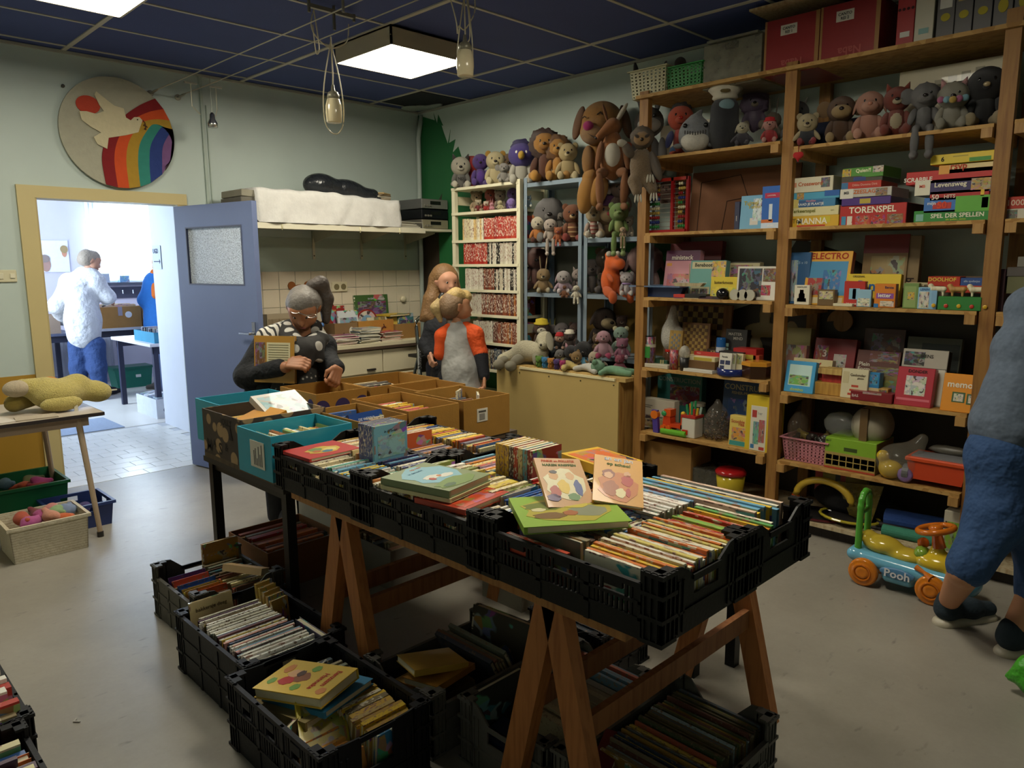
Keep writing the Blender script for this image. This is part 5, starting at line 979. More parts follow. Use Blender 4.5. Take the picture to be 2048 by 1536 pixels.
for i,(a,b,y0,y1,col,lab) in enumerate([(545,660,1170,1205,'#b5352c','red and yellow small card box'),(548,655,1206,1240,'#2f3f7a','blue and red small card box'),(662,880,1168,1205,'#23201e','long black flat box'),(640,800,1208,1245,'#a89a78','beige flat dominoes box'),(805,945,1190,1245,'#4a343c','dark mauve flat box'),(945,1050,1195,1243,'#3a3034','dark flat cassette box')]):gbox('B',a,y0,b,y1,col,lab+' lying at the shelf edge before the puzzles',.07,-.5,name='small_box',cat='small box',lines=[('SPEL','#8a7a50',.5,.5,.4)] if i == 3 else ())
gg=thing('goggles','black and white toy binoculars lying at the shelf edge','binoculars',(-.48,-3.66,1.334))
for y in (-.045,0.0,.05):ob('barrel',MB().tube([(-.02,y,.03),(.06,y,.03)],[.03,.024],14),'#3a3a34',M_gloss,gg);ob('ring',MB().tube([(-.024,y,.03),(-.016,y,.03)],[.033,.033],14),'#b0ab98',M_plastic,gg)
ob('toy_helmet',sdf_mesh([('e',(0,0,.03),(.035,.04,.036))],.006,.01),'#141414',M_gloss,loc=(-.48,-3.52,1.336),label='small glossy black toy helmet beside the binoculars',cat='toy')
ob('toy_boat',MB().prism([(-.09,.0),(.09,0),(.11,.02),(-.11,.02)],'x',-.02,.02).tube([(0,0,.02),(0,0,.14)],.003,6),'#a89a78',M_wood,loc=(-.47,-3.28,1.408),label='little beige sailing boat standing on the blue tray lid',cat='toy boat')
ZM=1.319
gbox('C',140,872,300,1285,'#2f5a86','blue box with a grey statue half behind the pine post',.05,-.42,tilt=.05,blocks=[(.05,.15,.4,.95,'#8a9aa4',1)],lines=[('25 x 10','#9ab0c4',.6,.2,.05)],z=ZM)
e=gbox('C',255,868,605,1290,'#d8a028','yellow framed Electro quiz box leaning on the shelf',.05,-.44,tilt=.22,lines=[('ELECTRO','#a8321f',.5,.09,.12)],blocks=[(.07,.19,.93,.82,'#3f8ab5'),(.07,.5,.45,.82,'#a8302a',1),(.4,.35,.8,.8,'#2f6fa8',1),(.1,.86,.9,.97,'#d6c89c')],z=ZM,side='#8a2c20',yaw=.05)
gbox('C',722,760,1085,1050,'#8a6f48','brown picture bingo box with printed rounds behind the yellow one',.04,-.28,tilt=.1,blocks=[(0,0,1,.26,'#7a1f24'),(.2,.3,.95,.85,'#a08a5c',1)],lines=[('00','#3a2a1c',.1,.7,.2,-PI/2)],z=ZM,h=.38)
gbox('C',1085,758,1190,1050,'#86704c','narrow brown bingo box with sideways lettering',.05,-.26,tilt=.06,lines=[('bin','#2a1c14',.4,.68,.22,PI/2)],z=ZM,h=.37)
gbox('C',597,1012,1028,1270,'#d8bc2c','yellow Original Bingo box with big blue script',.04,-.42,tilt=.12,lines=[('Bingo','#1f5a94',.52,.42,.42),('ORIGINAL','#4a4418',.22,.08,.06)],z=ZM)
gbox('C',190,1140,312,1298,'#d8d2bc','white card game with a red jumping boy',.03,-.49,lines=[('zwarte piet','#3a342c',.5,.1,.1)],blocks=[(.15,.2,.85,.9,'#d8d2bc'),(.36,.24,.62,.45,'#d8a02c'),(.3,.42,.7,.68,'#b5302a'),(.2,.66,.8,.85,'#2f6fa8')],z=ZM,name='card_game',cat='card game')
gbox('C',378,1172,515,1300,'#6a5434','brown nature card box with a leaf window, tied with string',.04,-.48,blocks=[(.1,.1,.9,.6,'#c9c08a',1)],z=ZM,name='card_game',cat='card game')
gbox('C',588,1097,757,1300,'#b02c22','red card box with a standing boy in a blue ring',.03,-.475,lines=[('DE KAARTEN','#e0c8b8',.5,.9,.07)],blocks=[(.25,.28,.75,.72,'#7fb0c4'),(.42,.3,.58,.7,'#2a2426')],z=ZM,name='card_game',cat='card game')
gbox('C',693,1182,808,1322,'#8fb5c8','sky blue card box with daisies before the red one',.025,-.495,blocks=[(.08,.5,.92,.95,'#d8d4b8',1)],z=ZM,name='card_game',cat='card game')
gbox('C',832,1130,1002,1322,'#d07a24','orange card box titled letter',.04,-.49,lines=[('letter','#e8e4d8',.5,.48,.17),('Eerste','#2c2c54',.7,.15,.1)],blocks=[(.1,.4,.92,.62,'#8a4a9a'),(.3,.72,.95,.95,'#d8c8b0',1),(.0,.84,.22,1,'#2f6fa8')],z=ZM,name='card_game',cat='card game',side='#7a3a2c')
gbox('C',1062,1128,1186,1332,'#6f8a4c','green playing card box with a fruit branch',.035,-.49,blocks=[(.1,.12,.85,.95,'#8aa060'),(.3,.35,.75,.65,'#c9a83c',1)],z=ZM,name='card_game',cat='card game')
gbox('C',1182,1162,1335,1338,'#8ab5d0','light blue card box with a gnome, tied with string',.04,-.495,lines=[('LEREN','#2f5a8c',.35,.1,.1)],blocks=[(.08,.2,.6,.95,'#d0c8b8',1),(.72,.0,1,1,'#7fa8c8')],z=ZM,name='card_game',cat='card game')
gbox('C',1075,1038,1290,1240,'#b0a47c','beige traffic lesson box behind the playing cards',.04,-.40,tilt=.1,lines=[('het Verkeer en Ik','#3a3424',.5,.1,.1)],blocks=[(.3,.3,.95,.8,'#a8502c',1)],z=ZM)
gbox('C',1288,1002,1720,1260,'#5a4430','dark nature game box standing behind the Doolhof box',.05,-.32,tilt=.08,lines=[('Groten','#a89a6a',.2,.15,.09)],blocks=[(.4,.1,.98,.6,'#6a3a34',1)],z=ZM)
gbox('C',1262,1122,1522,1200,'#b53420','flat red Doolhof box on the dark pile',.12,-.40,lines=[('DOOLHOF','#d8c04a',.45,.3,.4)],z=1.43)
gbox('C',1526,1130,1712,1200,'#2f4f8c','flat blue box beside the Doolhof box',.12,-.40,lines=[('alle spelletjes','#a8b8d0',.5,.4,.3)],z=1.43)
ob('box_pile',MB().box(-.39,-4.86,0,-.2,-4.56,.11),'#4a3c2c',M_box,loc=(0,0,ZM),label='dark pile base carrying the Doolhof and blue boxes',cat='box')
gf=gbox('C',1342,1240,1692,1350,'#2f7a34','green tray of a farm animal game at the shelf edge',.12,-.505,z=ZM)
for i in range(5):ob('button',BALLS,['#c9a02c','#b53a2c'][i % 2],M_gloss,gf,(-.002,.11-i*.055,.02),scale=(.004,.01,.01))
for i in range(3):ob('animal_piece',sdf_mesh([('c',(0,-.025,.05),(0,.025,.05),.013,.013),('c',(0,-.022,.05),(0,-.022,.02),.006,.006),('c',(0,.022,.05),(0,.022,.02),.006,.006),('e',(0,.035,.065),(.01,.013,.012))],.004,.008),['#d8d0b0','#b58a4a','#d8d0b0'][i],M_wood,gf,(.02,.1-i*.085,.05))
gbox('C',1392,1178,1702,1238,'#b53a24','flat red lid titled De Vrolijke Vrienden behind the animal tray',.02,-.44,lines=[('DE VROLIJKE VRIENDEN','#d8c04a',.5,.45,.3)],z=1.40)
gbox('C',505,1288,660,1310,'#cfc8a8','thin white card box lying at the shelf edge',.05,-.505,z=ZM,name='card_game',cat='card game')
def chess(c,x0,y0,x1,y1,n,m_,xp,tilt,c1,c2,frame,label):
    o=gbox(c,x0,y0,x1,y1,frame,label,.02,xp,tilt=tilt,name='chessboard',cat='chessboard',m=M_wood,z=.874)
    a,b=px(c,x0,y0),px(c,x1,y1);ww=o.data.vertices;W=max(v.co.y for v in ww)*2;H=max(v.co.z for v in ww);s=min((W-.03)/n,(H-.03)/m_)
    q=MB().box(-.0012,-s/2,-s/2,0,s/2,s/2).mesh('square')
    for i in range(n):
        for j in range(m_):ob('square',q,c1 if (i+j) % 2 else c2,M_wood,o,(0,(i-(n-1)/2)*s,H/2+(j-(m_-1)/2)*s))
chess('D',392,68,1018,640,10,10,-.17,.10,'#8f7b45','#3a2216','#7a5530','large brown and cream chequered draughts board leaning at the back')
chess('D',565,208,830,620,8,12,-.26,.12,'#a98a45','#6a4c28','#7a5530','medium two tone wooden draughts board in front of the large one')
chess('D',448,308,572,640,4,11,-.32,.12,'#a98a45','#76797a','#a98a45','narrow cream and grey chequered board leaning on the others')
ZK=.874
gbox('D',985,242,1190,640,'#23201f','black Master Mind game box behind the red Uit box',.05,-.28,tilt=.1,lines=[('MASTER','#a8a49a',.45,.12,.07),('MIND','#a8a49a',.6,.22,.07)],blocks=[(.05,.35,.18,.43,'#8aa89c'),(.05,.46,.18,.54,'#8aa89c')],z=ZK)
gbox('D',820,440,1092,640,'#33261c','dark brown Krypto box behind the Labyrint box',.05,-.32,tilt=.05,lines=[('KRYPTO','#b59a6a',.42,.14,.16)],z=ZK)
gbox('D',1078,392,1300,640,'#a8211f','bright red box titled uit with a yellow label',.10,-.36,lines=[('uit!','#e0c8c0',.75,.55,.14)],blocks=[(.48,.22,.88,.4,'#b5a03c')],z=ZK)
gbox('D',938,490,1172,700,'#161616','black Labyrint box standing behind the blue tray',.04,-.39,lines=[('LABYRINT','#b0ada4',.5,.14,.16)],z=ZK)
gbox('D',692,515,940,700,'#a8281f','large flat red box standing behind the cards',.04,-.41,tilt=.1,z=ZK,lines=[('TRIO','#d8a090',.2,.1,.08)])
bt_=thing('round_tray','round dark blue tray holding white card games','tray',(-.44,-3.58,ZK));ob('bowl',MB().lathe([(.085,0),(.09,.01),(.09,.045),(.082,.045),(.08,.012)],24).mesh('b',True),'#1f2a62',M_gloss,bt_)
for i,(a,b,col,lab) in enumerate([(940,1060,'#cfcabc','white card game with four dark squares standing in the blue tray'),(1060,1100,'#b5b09a','thin white card game in the blue tray'),(1098,1168,'#c9bc94','white and yellow card game at the tray side')]):gbox('D',a,540,b,705,col,lab,.03,-.455+.015*i,tilt=.12,blocks=[(.1,.42,.45,.66,'#2f3354'),(.52,.42,.9,.66,'#2f3354'),(.1,.72,.45,.95,'#2f3354')] if i == 0 else [(.2,.1,.8,.6,'#8a8a4a',1)],lines=[('Parole','#3a3a38',.45,.22,.1)] if i == 0 else (),z=.90,name='card_game',cat='card game')
hb=thing('hexagon_box','brown clear box with an orange hexagonal lid','box',(-.43,-3.74,ZK));ob('body',MB().lathe([(.085,0),(.09,.075)],6),'#3a2414',M_gloss,hb);ob('lid',MB().lathe([(.094,.075),(.09,.095),(.06,.1)],6),'#c0842a',M_gloss,hb);gbox('D',1205,565,1405,700,'#5a3f28','dark wooden titled box behind the hexagon lid',.06,-.33,lines=[('Domino','#a8502c',.5,.25,.2)],z=ZK)
gbox('D',1185,615,1330,665,'#a8432c','small orange and blue box lying by the hexagon box',.05,-.36,z=.965,name='small_box',cat='small box')
can=thing('gift_tin','tall tin with green ribbon and food picture at the shelf end','tin',(-.45,-2.99+.0,ZK));ob('body',MB().lathe([(.034,0),(.034,.2)],20).mesh('b',True),'#5a2a20',M_art,can);ob('band',MB().lathe([(.0345,.13),(.0345,.15)],20),'#b8ae9a',M_paper,can);ob('ribbon',MB().box(-.0352,-.02,.06,-.033,.02,.135),'#2c7a2c',M_cloth,can);ob('lid',MB().lathe([(.035,.2),(.035,.205)],20),'#1c1c1a',M_gloss,can)
jr=thing('jar','small jar with a red lid on the green box','jar',(-.40,-3.11,ZK+.045));ob('glass',MB().lathe([(.034,0),(.036,.01),(.036,.05),(.03,.06)],18).mesh('g',True),'#4a3020',M_gloss,jr);ob('lid',MB().lathe([(.034,.06),(.034,.075)],18),'#a8281f',M_gloss,jr)
gbox('D',285,568,450,640,'#17402e','dark green box tied with string under the jar',.12,-.44,z=ZK,blocks=[(.6,0,.68,1,'#a89a68'),(.74,0,.8,1,'#a89a68')],name='small_box',cat='small box')
gbox('D',285,640,450,668,'#a5803c','thin wooden slab under the small white boxes',.06,-.46,z=ZK,name='small_box',cat='small box') if False else None
cy=thing('patterned_tube','red and white patterned cardboard tube','tube',(-.46,-3.18,ZK));ob('tube',MB().lathe([(.028,0),(.028,.125)],18).mesh('t',True),'#9a3a34',M_art,cy)
cp=thing('black_beaker','black beaker stuffed with clear plastic','beaker',(-.465,-3.26,ZK));ob('cup',MB().lathe([(.026,0),(.033,.085),(.029,.085),(.024,.006)],18).mesh('c',True),'#1c1b1b',M_plastic,cp);ob('plastic_wrap',LUMP[0],'#b5b0a2',M_haze,cp,(0,0,.115),scale=(.035,.035,.045))
bc_=thing('blue_can','blue drinks can standing behind the red box','can',(-.30,-3.42,ZK));ob('can',MB().lathe([(.028,0),(.03,.006),(.03,.2),(.026,.21)],18).mesh('c',True),'#1f5a9a',M_gloss,bc_);ob('white_band',MB().lathe([(.0305,.12),(.0305,.15)],18),'#c9d0d6',M_gloss,bc_)
gbox('D',592,642,905,718,'#6a4c2c','brown wooden pencil box on the papers',.10,-.46,z=.895,name='small_box',cat='small box');gbox('D',620,612,905,660,'#cfc49a','white and yellow game box lying on the pencil box',.09,-.45,z=.94,blocks=[(.3,.2,.9,.8,'#b5a03c')],name='small_box',cat='small box');gbox('D',575,712,880,765,'#c9c6ba','stack of white folded papers at the shelf edge',.12,-.49,z=ZK,name='paper_stack',cat='papers',h=.02)
for i,(a,b,y0) in enumerate([(232,345,660),(340,455,665)]):gbox('D',a,y0,b,y0+45,'#b8b09a',['little white box beside the tin','little white boxes tied with a band'][i],.06,-.495,z=ZK,name='small_box',cat='small box',h=.025)
gbox('D',660,535,735,640,'#8a2c2c','small red white speckled carton before the red box',.04,-.43,m=M_art,z=ZK,name='small_box',cat='small box')
fb=thing('feather_bundle','bundle of white feathers wrapped in plastic behind the tin','feathers',(-.22,-3.0,ZK));ob('plume',sdf_mesh([('e',(0,0,.18),(.07,.07,.1)),('c',(0,0,.24),(0,-.01,.38),.05,.02),('e',(.0,-.07,.15),(.05,.05,.09))],.01,.04),'#c9c4b8',M_fur,fb)
ZN=.824
gbox('E',90,275,292,420,'#9a8f54','olive Wie weet quiz box at the back by the post',.05,-.2,tilt=.08,lines=[('Wie weet?','#4a4020',.5,.35,.16)],z=ZN,h=.34)
gbox('E',85,392,255,600,'#8a5f50','pinkish patterned box leaning by the post',.05,-.33,tilt=.1,m=M_art,z=ZN,h=.25)
gbox('E',300,300,620,560,'#7a1c20','dark red box with numbers and silver shapes',.06,-.28,tilt=.22,blocks=[(.05,.15,.35,.6,'#8a4a40',1),(.5,.3,.8,.6,'#b8aca4',1)],lines=[('3','#cfc0b8',.27,.3,.14)],z=ZN,h=.30)
gbox('E',160,432,460,600,'#cfc294','cream Kiddy box with red capitals',.05,-.36,tilt=.12,lines=[('KIDDY','#a8282a',.4,.2,.2)],z=ZN,h=.18)
gbox('E',100,468,325,700,'#3a94c4','blue domino box with a picture tile, tied with string',.04,-.49,tilt=.2,lines=[('domino','#b5c84a',.45,.9,.1)],blocks=[(.12,.12,.88,.78,'#b8d4cc'),(.15,.45,.8,.75,'#6fa84a',1)],z=ZN)
for i,(a,b,y0,y1,col) in enumerate([(330,548,640,735,'#b58a3c'),(395,545,555,630,'#a8302a'),(326,480,545,605,'#9a2c24'),(395,550,515,560,'#c0a05a'),(330,420,505,545,'#c9a868')]):gbox('E',a,y0,b,y1,col,['open wooden block box at the foot of the pile','red boxed dominoes in the wooden pile','dark red block in the wooden pile','pale wooden slide box topping the pile','small pale box on the red block'][i]+' beside the domino box',.10,-.46+.03*(i % 3),z=[ZN,ZN+.062,ZN+.07,ZN+.115,ZN+.112][i],name='wooden_box',cat='wooden box',m=M_wood)
gbox('E',625,310,960,640,'#5a2c22','dark brown Plein Formi box leaning behind the glass game',.05,-.30,tilt=.25,lines=[('Plein','#cfc6b4',.2,.32,.09),('Formi','#cfc6b4',.22,.43,.09)],blocks=[(.3,.02,.95,.26,'#6a3a2c',1)],z=ZN)
gbox('E',690,245,1005,480,'#4a2a24','dark red brown box with a dotted lid at the back',.05,-.18,tilt=.12,blocks=[(.2,.08,.9,.5,'#5a3a34',1)],z=ZN,h=.36)
gbox('E',745,405,970,640,'#7a6a3c','green and brown picture board behind the domino tiles',.03,-.38,tilt=.18,blocks=[(0,0,1,.25,'#6a5a34',1),(0,.4,1,1,'#6f7a44',1)],z=ZN)
gbox('E',537,476,742,700,'#cfc6a4','cream stacking glasses game with a red glass pyramid',.05,-.47,tilt=.08,lines=[('Gedonder','#4a3c28',.62,.2,.09),('glazen','#4a3c28',.72,.31,.08)],blocks=[(.28,.82,.8,.89,'#b5402a'),(.34,.68,.72,.75,'#b5402a'),(.4,.54,.66,.61,'#b5402a'),(.05,.1,.28,.5,'#c0b48c')],z=ZN)
gbox('E',748,490,830,700,'#2f7fb5','blue and cream side box next to the glass game',.06,-.45,tilt=.08,blocks=[(.1,.08,.85,.45,'#3a8fc0',1),(0,.55,1,1,'#c9b88a')],z=ZN)
gbox('E',830,610,905,708,'#b8944c','box of light wooden domino tiles',.06,-.455,blocks=[(.1,.1,.9,.5,'#6a5030',1)],z=ZN,m=M_wood,name='wooden_box',cat='wooden box')
gbox('E',610,715,930,795,'#7a1f24','flat dark red box tied with striped string at the edge',.08,-.505,lines=[('BAS','#c9b8b0',.12,.5,.3)],blocks=[(.3,.0,.75,.22,'#b08a84',1)],z=ZN,h=.05)
gbox('E',965,372,1315,780,'#a8a294','white box with a black castle print leaning on the shelf',.06,-.42,tilt=.2,lines=[('MENS','#2a2824',.55,.12,.06)],blocks=[(.05,.05,.5,.3,'#2a2826',1),(.03,.34,.97,.97,'#c9c4b4'),(0,.33,1,.345,'#1c1a18')],z=ZN,side='#3a362e')
gbox('E',945,505,1230,790,'#a81f30','red box with a white spotted dog print, tied with string',.05,-.49,tilt=.22,blocks=[(.25,.22,.8,.72,'#cfc8bc',1),(.05,.8,.95,.86,'#c9606c')],lines=[('DONDER','#1c0c10',.55,.1,.08)],z=ZN)
gbox('E',1020,292,1440,480,'#55594a','dark framed blackboard box at the back of the shelf',.04,-.2,tilt=.15,blocks=[(.28,.1,.97,.97,'#2c3430')],z=ZN,h=.33)
gbox('E',1385,395,1640,620,'#b0942c','yellow and red quiz box behind the memory game',.05,-.33,tilt=.12,lines=[('Wet','#3a341c',.6,.18,.12),("Leg's",'#c9b04a',.5,.5,.12)],blocks=[(0,.3,1,1,'#a83a2c')],z=ZN)
gbox('E',1300,548,1640,830,'#d88a1c','orange and yellow memory game with two picture cards',.05,-.50,tilt=.2,lines=[('memory','#e0d8c0',.5,.33,.17)],blocks=[(.24,.48,.54,.75,'#3a5a34'),(.28,.52,.5,.72,'#cfc6ac',1),(.58,.5,.88,.78,'#3a5a34'),(.62,.54,.84,.74,'#cfc6ac',1)],z=ZN)
sn=ob('snail_board',MB().prism([(.085*(1-t/60)*math.cos(t*.22)+.0,.085*(1-t/60)*math.sin(t*.22)) for t in range(30)],'x',-.006,.006),'#a0764a',M_wood,loc=(-.06,-4.07,1.20),label='round tan wooden snail shape leaning on the wall',cat='ornament')
Z5=.444
gbox('D',345,775,770,1180,'#2f6f68','teal Construction C07 kit box standing at the back',.06,-.20,lines=[('CONSTRUCTION','#8f9a8c',.5,.12,.11),('C 07','#8f9a8c',.75,.26,.1)],blocks=[(.3,.22,.95,.6,'#7a3440',1)],z=Z5,h=.36)
gbox('D',955,850,1410,1320,'#27456e','blue Construx kit box with white line drawings',.06,-.30,tilt=.06,lines=[('CONSTRUX','#a8a080',.45,.1,.1),('FISHER-PRICE','#a8a080',.42,.2,.05)],blocks=[(.12,.3,.62,.85,'#2a4a7c',1)],z=Z5,h=.37)
gbox('D',168,992,512,1278,'#bdb6a2','white wooden railway box with a red corner logo',.06,-.40,blocks=[(.06,.06,.16,.16,'#a8302a'),(.15,.55,.85,.95,'#a08a5c',1),(.08,.22,.4,.25,'#7a766a'),(.08,.28,.35,.31,'#7a766a')],z=Z5)
gbox('D',1035,1122,1215,1412,'#cdb55a','cream yellow Scoobie box with a toy car picture',.06,-.47,tilt=.06,lines=[('Scoobie','#a8482c',.45,.18,.11),('rea','#a8482c',.65,.28,.08)],blocks=[(.15,.38,.9,.8,'#c98a34',1),(.05,.82,.9,.97,'#3a8a84')],z=Z5)
lg=gbox('D',1232,1048,1388,1478,'#cfc9b6','white fronted yellow bag of large building bricks',.07,-.49,tilt=.03,blocks=[(.1,.1,.38,.26,'#a83a34'),(.2,.35,.55,.85,'#6fa08a',1),(.55,.3,.9,.8,'#a85a54',1),(.08,.86,.3,.95,'#3a6f9a'),(.6,.9,.92,.97,'#a83a34')],lines=[('1er','#8a8a84',.6,.16,.06)],z=Z5,side='#c9b02c');ob('bag_cover',MB().box(.001,-.12,.0,.075,.08,.33),'#c9ad28',M_plastic,lg)
gbox('D',1335,950,1432,1045,'#55544e','grey plastic case on top behind the brick bag',.1,-.36,z=.73,name='small_box',cat='small box')
bk_=thing('marker_bucket','white square bucket with a red rim full of coloured markers','bucket',(-.43,-3.31,Z5));ob('bucket',MB().box(-.05,-.05,0,.05,.05,.13).mesh('b',bevel=.004),'#c9c4b4',M_plastic,bk_);ob('rim',MB().box(-.053,-.053,.13,.053,.053,.145),'#a82c24',M_plastic,bk_)
for i,cc in enumerate(['#a82c24','#2c8a54','#2c8a54','#c9a02c','#d07a24','#2c8a54','#a8c0b0']):ob('marker',MB().tube([(-.03+.012*i,(-.03,.02,0)[i % 3],.14),(-.035+.014*i,(-.035,.03,0)[i % 3],.19+.02*(i % 3))],.008,8),cc,M_plastic,bk_)
cbag=thing('bag_of_chestnuts','clear bag full of brown chestnuts between bucket and Scoobie box','bag',(-.38,-3.46,Z5));ob('bag',sdf_mesh([('e',(0,0,.1),(.085,.085,.11)),('e',(0,0,.05),(.085,.085,.055)),('c',(0,0,.19),(0,0,.24),.05,.02)],.01,.03),'#8a8478',M_clear,cbag)
nuts=MB();rn=random.Random(3)
for i in range(150):
    a,b=rn.uniform(0,2*PI),rn.uniform(.06,.078);z=rn.uniform(.015,.17);q=(b*math.cos(a)*(1 if z < .13 else .8),b*math.sin(a)*(1 if z < .13 else .8),z);nuts.lathe([(.004,-.008),(.009,-.002),(.008,.004),(.003,.008)],6,q)
ob('chestnuts',nuts.mesh('n',True),'#3a2416',M_gloss,cbag,kind='stuff')
ot=thing('toy_loader','orange toy loader with yellow shovel before the railway box','toy vehicle',(-.45,-3.18,Z5));ob('chassis',MB().box(-.03,-.09,.05,.03,.06,.075).box(-.03,-.09,.05,.03,-.075,.13).prism([(.0,.075),(.06,.075),(.05,.15),(.01,.15)],'x',-.03,.03),'#c0401c',M_gloss,ot);ob('cab',MB().box(-.032,-.0,.12,.032,.05,.165),'#c9501c',M_gloss,ot)
for y in (.015,.05):ob('wheel',MB().tube([(-.045,y,.04),(.045,y,.04)],.022,16),'#cf5a1c',M_gloss,ot)
ob('driver',BALL,'#c9a02c',M_gloss,ot,(0,-.075,.145),scale=.016);ob('shovel',MB().box(-.035,-.13,.02,.035,-.09,.05),'#b8321c',M_gloss,ot)
ob('green_roll',MB().tube([(-.49,-3.12,Z5+.02),(-.485,-3.30,Z5+.02)],.02,16),'#5fa02c',M_gloss,label='lime green plastic roll with white letters at the shelf edge',cat='toy');
pt_=thing('toy_figure','purple toy figure with an orange wheel before the railway box','toy',(-.48,-3.075,Z5));ob('body',MB().prism([(-.02,0),(.02,0),(.035,.15),(-.005,.15)],'x',-.012,.012),'#4a3a86',M_gloss,pt_);ob('wheel',MB().tube([(-.018,.012,.12),(.014,.012,.12)],.028,16),'#cf6a1c',M_gloss,pt_);ob('head',BALL,'#2f8a4a',M_gloss,pt_,(.0,-.055,.135),scale=(.014,.02,.018))
jr2=thing('glass_jar','glass jar with a pale lid behind the marker bucket','jar',(-.30,-3.27,Z5));ob('glass',MB().lathe([(.05,0),(.055,.02),(.055,.16),(.04,.18)],18).mesh('g',True),'#4a5a44',M_haze,jr2);ob('lid',MB().lathe([(.05,.18),(.05,.2)],18),'#a8a08c',M_plastic,jr2)
Z6=.42
t_,w_,H_=basket('E',78,1075,425,1255,'#c47f88','pink plastic basket of small plastic animals',-.47,.22,z=Z6,rows=6,cols=11)
for i in range(7):ob('plastic_animal',sdf_mesh([('e',(0,0,0),(.035,.022,.022)),('e',(.035,0,.02),(.018,.014,.016)),('c',(-.02,.01,-.01),(-.025,.012,-.035),.007,.006),('c',(.02,.01,-.01),(.022,.012,-.035),.007,.006)],.006,.012),['#2c2a28','#7a6a34','#4a4a44','#3a3430','#5a5a52','#8a7a4a','#33302c'][i],M_gloss,loc=(-.40+.05*(i % 3),t_.location.y+.08-.028*i,Z6+.115+.018*(i % 2)),rot=(0,0,i*1.3),label=['black','olive','grey','dark brown','stone grey','khaki','charcoal'][i]+' plastic animal in the pink basket',cat='toy animal')
bagc=thing('clear_bag','tall clear bag of toys beside the middle post','bag',(-.42,-4.0,Z6));ob('bag',sdf_mesh([('e',(0,0,.12),(.07,.05,.13)),('c',(0,0,.2),(.1,0,.33),.05,.03)],.012,.04),'#7a6a58',M_clear,bagc);ob('orange_toy',LUMP[1],'#a84a24',M_plush,bagc,(0,.0,.06),scale=(.03,.02,.05))
ar=gbox('E',402,1140,795,1378,'#7fa82c','green and brown archive box holding plastic and a white cage',.26,-.47,z=Z6,blocks=[(0,.46,1,.94,'#a08a4a'),(0,.94,1,1,'#a8402c')]+[(.03+.14*i,.55,.15+.14*i,.7,'#b59f5a') for i in range(7)]+[(.03+.14*i,.73,.15+.14*i,.88,'#b59f5a') for i in range(7)]+[(.38,.26,.64,.38,'#3a4a1c')],lines=[('MAT','#3a4a1c',.07,.1,.06)],name='archive_box',cat='archive box',side='#8a7a44')
ob('plastic_wrap',LUMP[2],'#b8b8b4',M_clear,loc=(-.38,-4.23,Z6+.235),scale=(.07,.09,.07),label='crumpled clear plastic in the green archive box',cat='plastic wrap')
cg=thing('toy_cage','white slatted toy carrier standing in the green archive box','toy',(-.33,-4.37,Z6+.16));ob('shell',sdf_mesh([('e',(0,0,.08),(.10,.10,.11)),('e',(.06,0,.08),(.08,.1,.11))],.01,.02),'#a89f8a',M_plastic,cg);ob('door_band',MB().box(-.112,-.02,-.02,-.085,.02,.19),'#6a5234',M_plastic,cg)
dk=thing('bag_with_duck','clear plastic bag holding a yellow duck and purple toys','bag',(-.44,-4.56,Z6));ob('bag',sdf_mesh([('e',(0,0,.09),(.1,.11,.1)),('c',(.03,-.04,.13),(.05,-.09,.22),.06,.03)],.012,.04),'#9a9484',M_clear,dk);ob('duck',sdf_mesh([('e',(-.02,.03,.05),(.05,.06,.05)),('e',(-.03,.07,.12),(.03,.03,.03)),('c',(-.02,.06,.07),(-.03,.07,.11),.025,.022)],.006,.015),'#c0a02c',M_gloss,dk);ob('purple_ring',MB().lathe([(.03,0),(.04,.01),(.03,.02)],16).mesh('r',True),'#8a70a8',M_gloss,dk,(-.06,-.05,.04),(0,PI/2,0))
tb=thing('toolbox','orange toy toolbox with grey lid and wheels','toolbox',(-.40,-4.75,Z6));ob('case',MB().prism([(-.12,.03),(.12,.03),(.135,.12),(-.135,.12)],'x',-.09,.09),'#c0401c',M_plastic,tb);ob('lid',MB().box(-.1,-.145,.12,.1,.145,.145).mesh('l',bevel=.006),'#c94a20',M_plastic,tb);ob('lid_inset',MB().box(-.08,-.12,.145,.04,.12,.152),'#77787a',M_plastic,tb)
ob('wheel',MB().tube([(-.06,.155,.05),(-.06,.125,.05)],.045,18),'#6a6c6e',M_plastic,tb);ob('wheel',MB().tube([(.06,.155,.05),(.06,.125,.05)],.045,18),'#6a6c6e',M_plastic,tb);ob('toy_bits',LUMP[0],'#5a564c',M_plastic,tb,(.06,-.02,.17),scale=(.03,.1,.025))
gbox('N',258,195,650,520,'#96703a','brown carton on the bottom shelf behind the crates',.25,-.42,m=M_card,name='cardboard_carton',cat='box',z=.09)
gbox('N',668,345,870,520,'#5c5a50','clear lidded tub on the bottom shelf',.25,-.40,m=M_haze,name='storage_tub',cat='tub',z=.09)
yb_=thing('lidded_bucket','yellow bucket with a red lid on the bottom shelf','bucket',(-.40,-3.58,.09));ob('bucket',MB().lathe([(.075,0),(.09,.16)],24).mesh('b',True),'#b5a02c',M_gloss,yb_);ob('lid',MB().lathe([(.096,.155),(.096,.175),(.08,.185)],24).mesh('l',True),'#a01c1e',M_gloss,yb_)
gbox('F',270,478,600,560,'#8a7a24','red and yellow printed badminton pack on the bottom shelf',.04,-.25,blocks=[(0,0,.15,1,'#a8302c'),(.4,0,.5,1,'#2a2420'),(.5,0,.6,1,'#a8302c')],z=.20,h=.14)
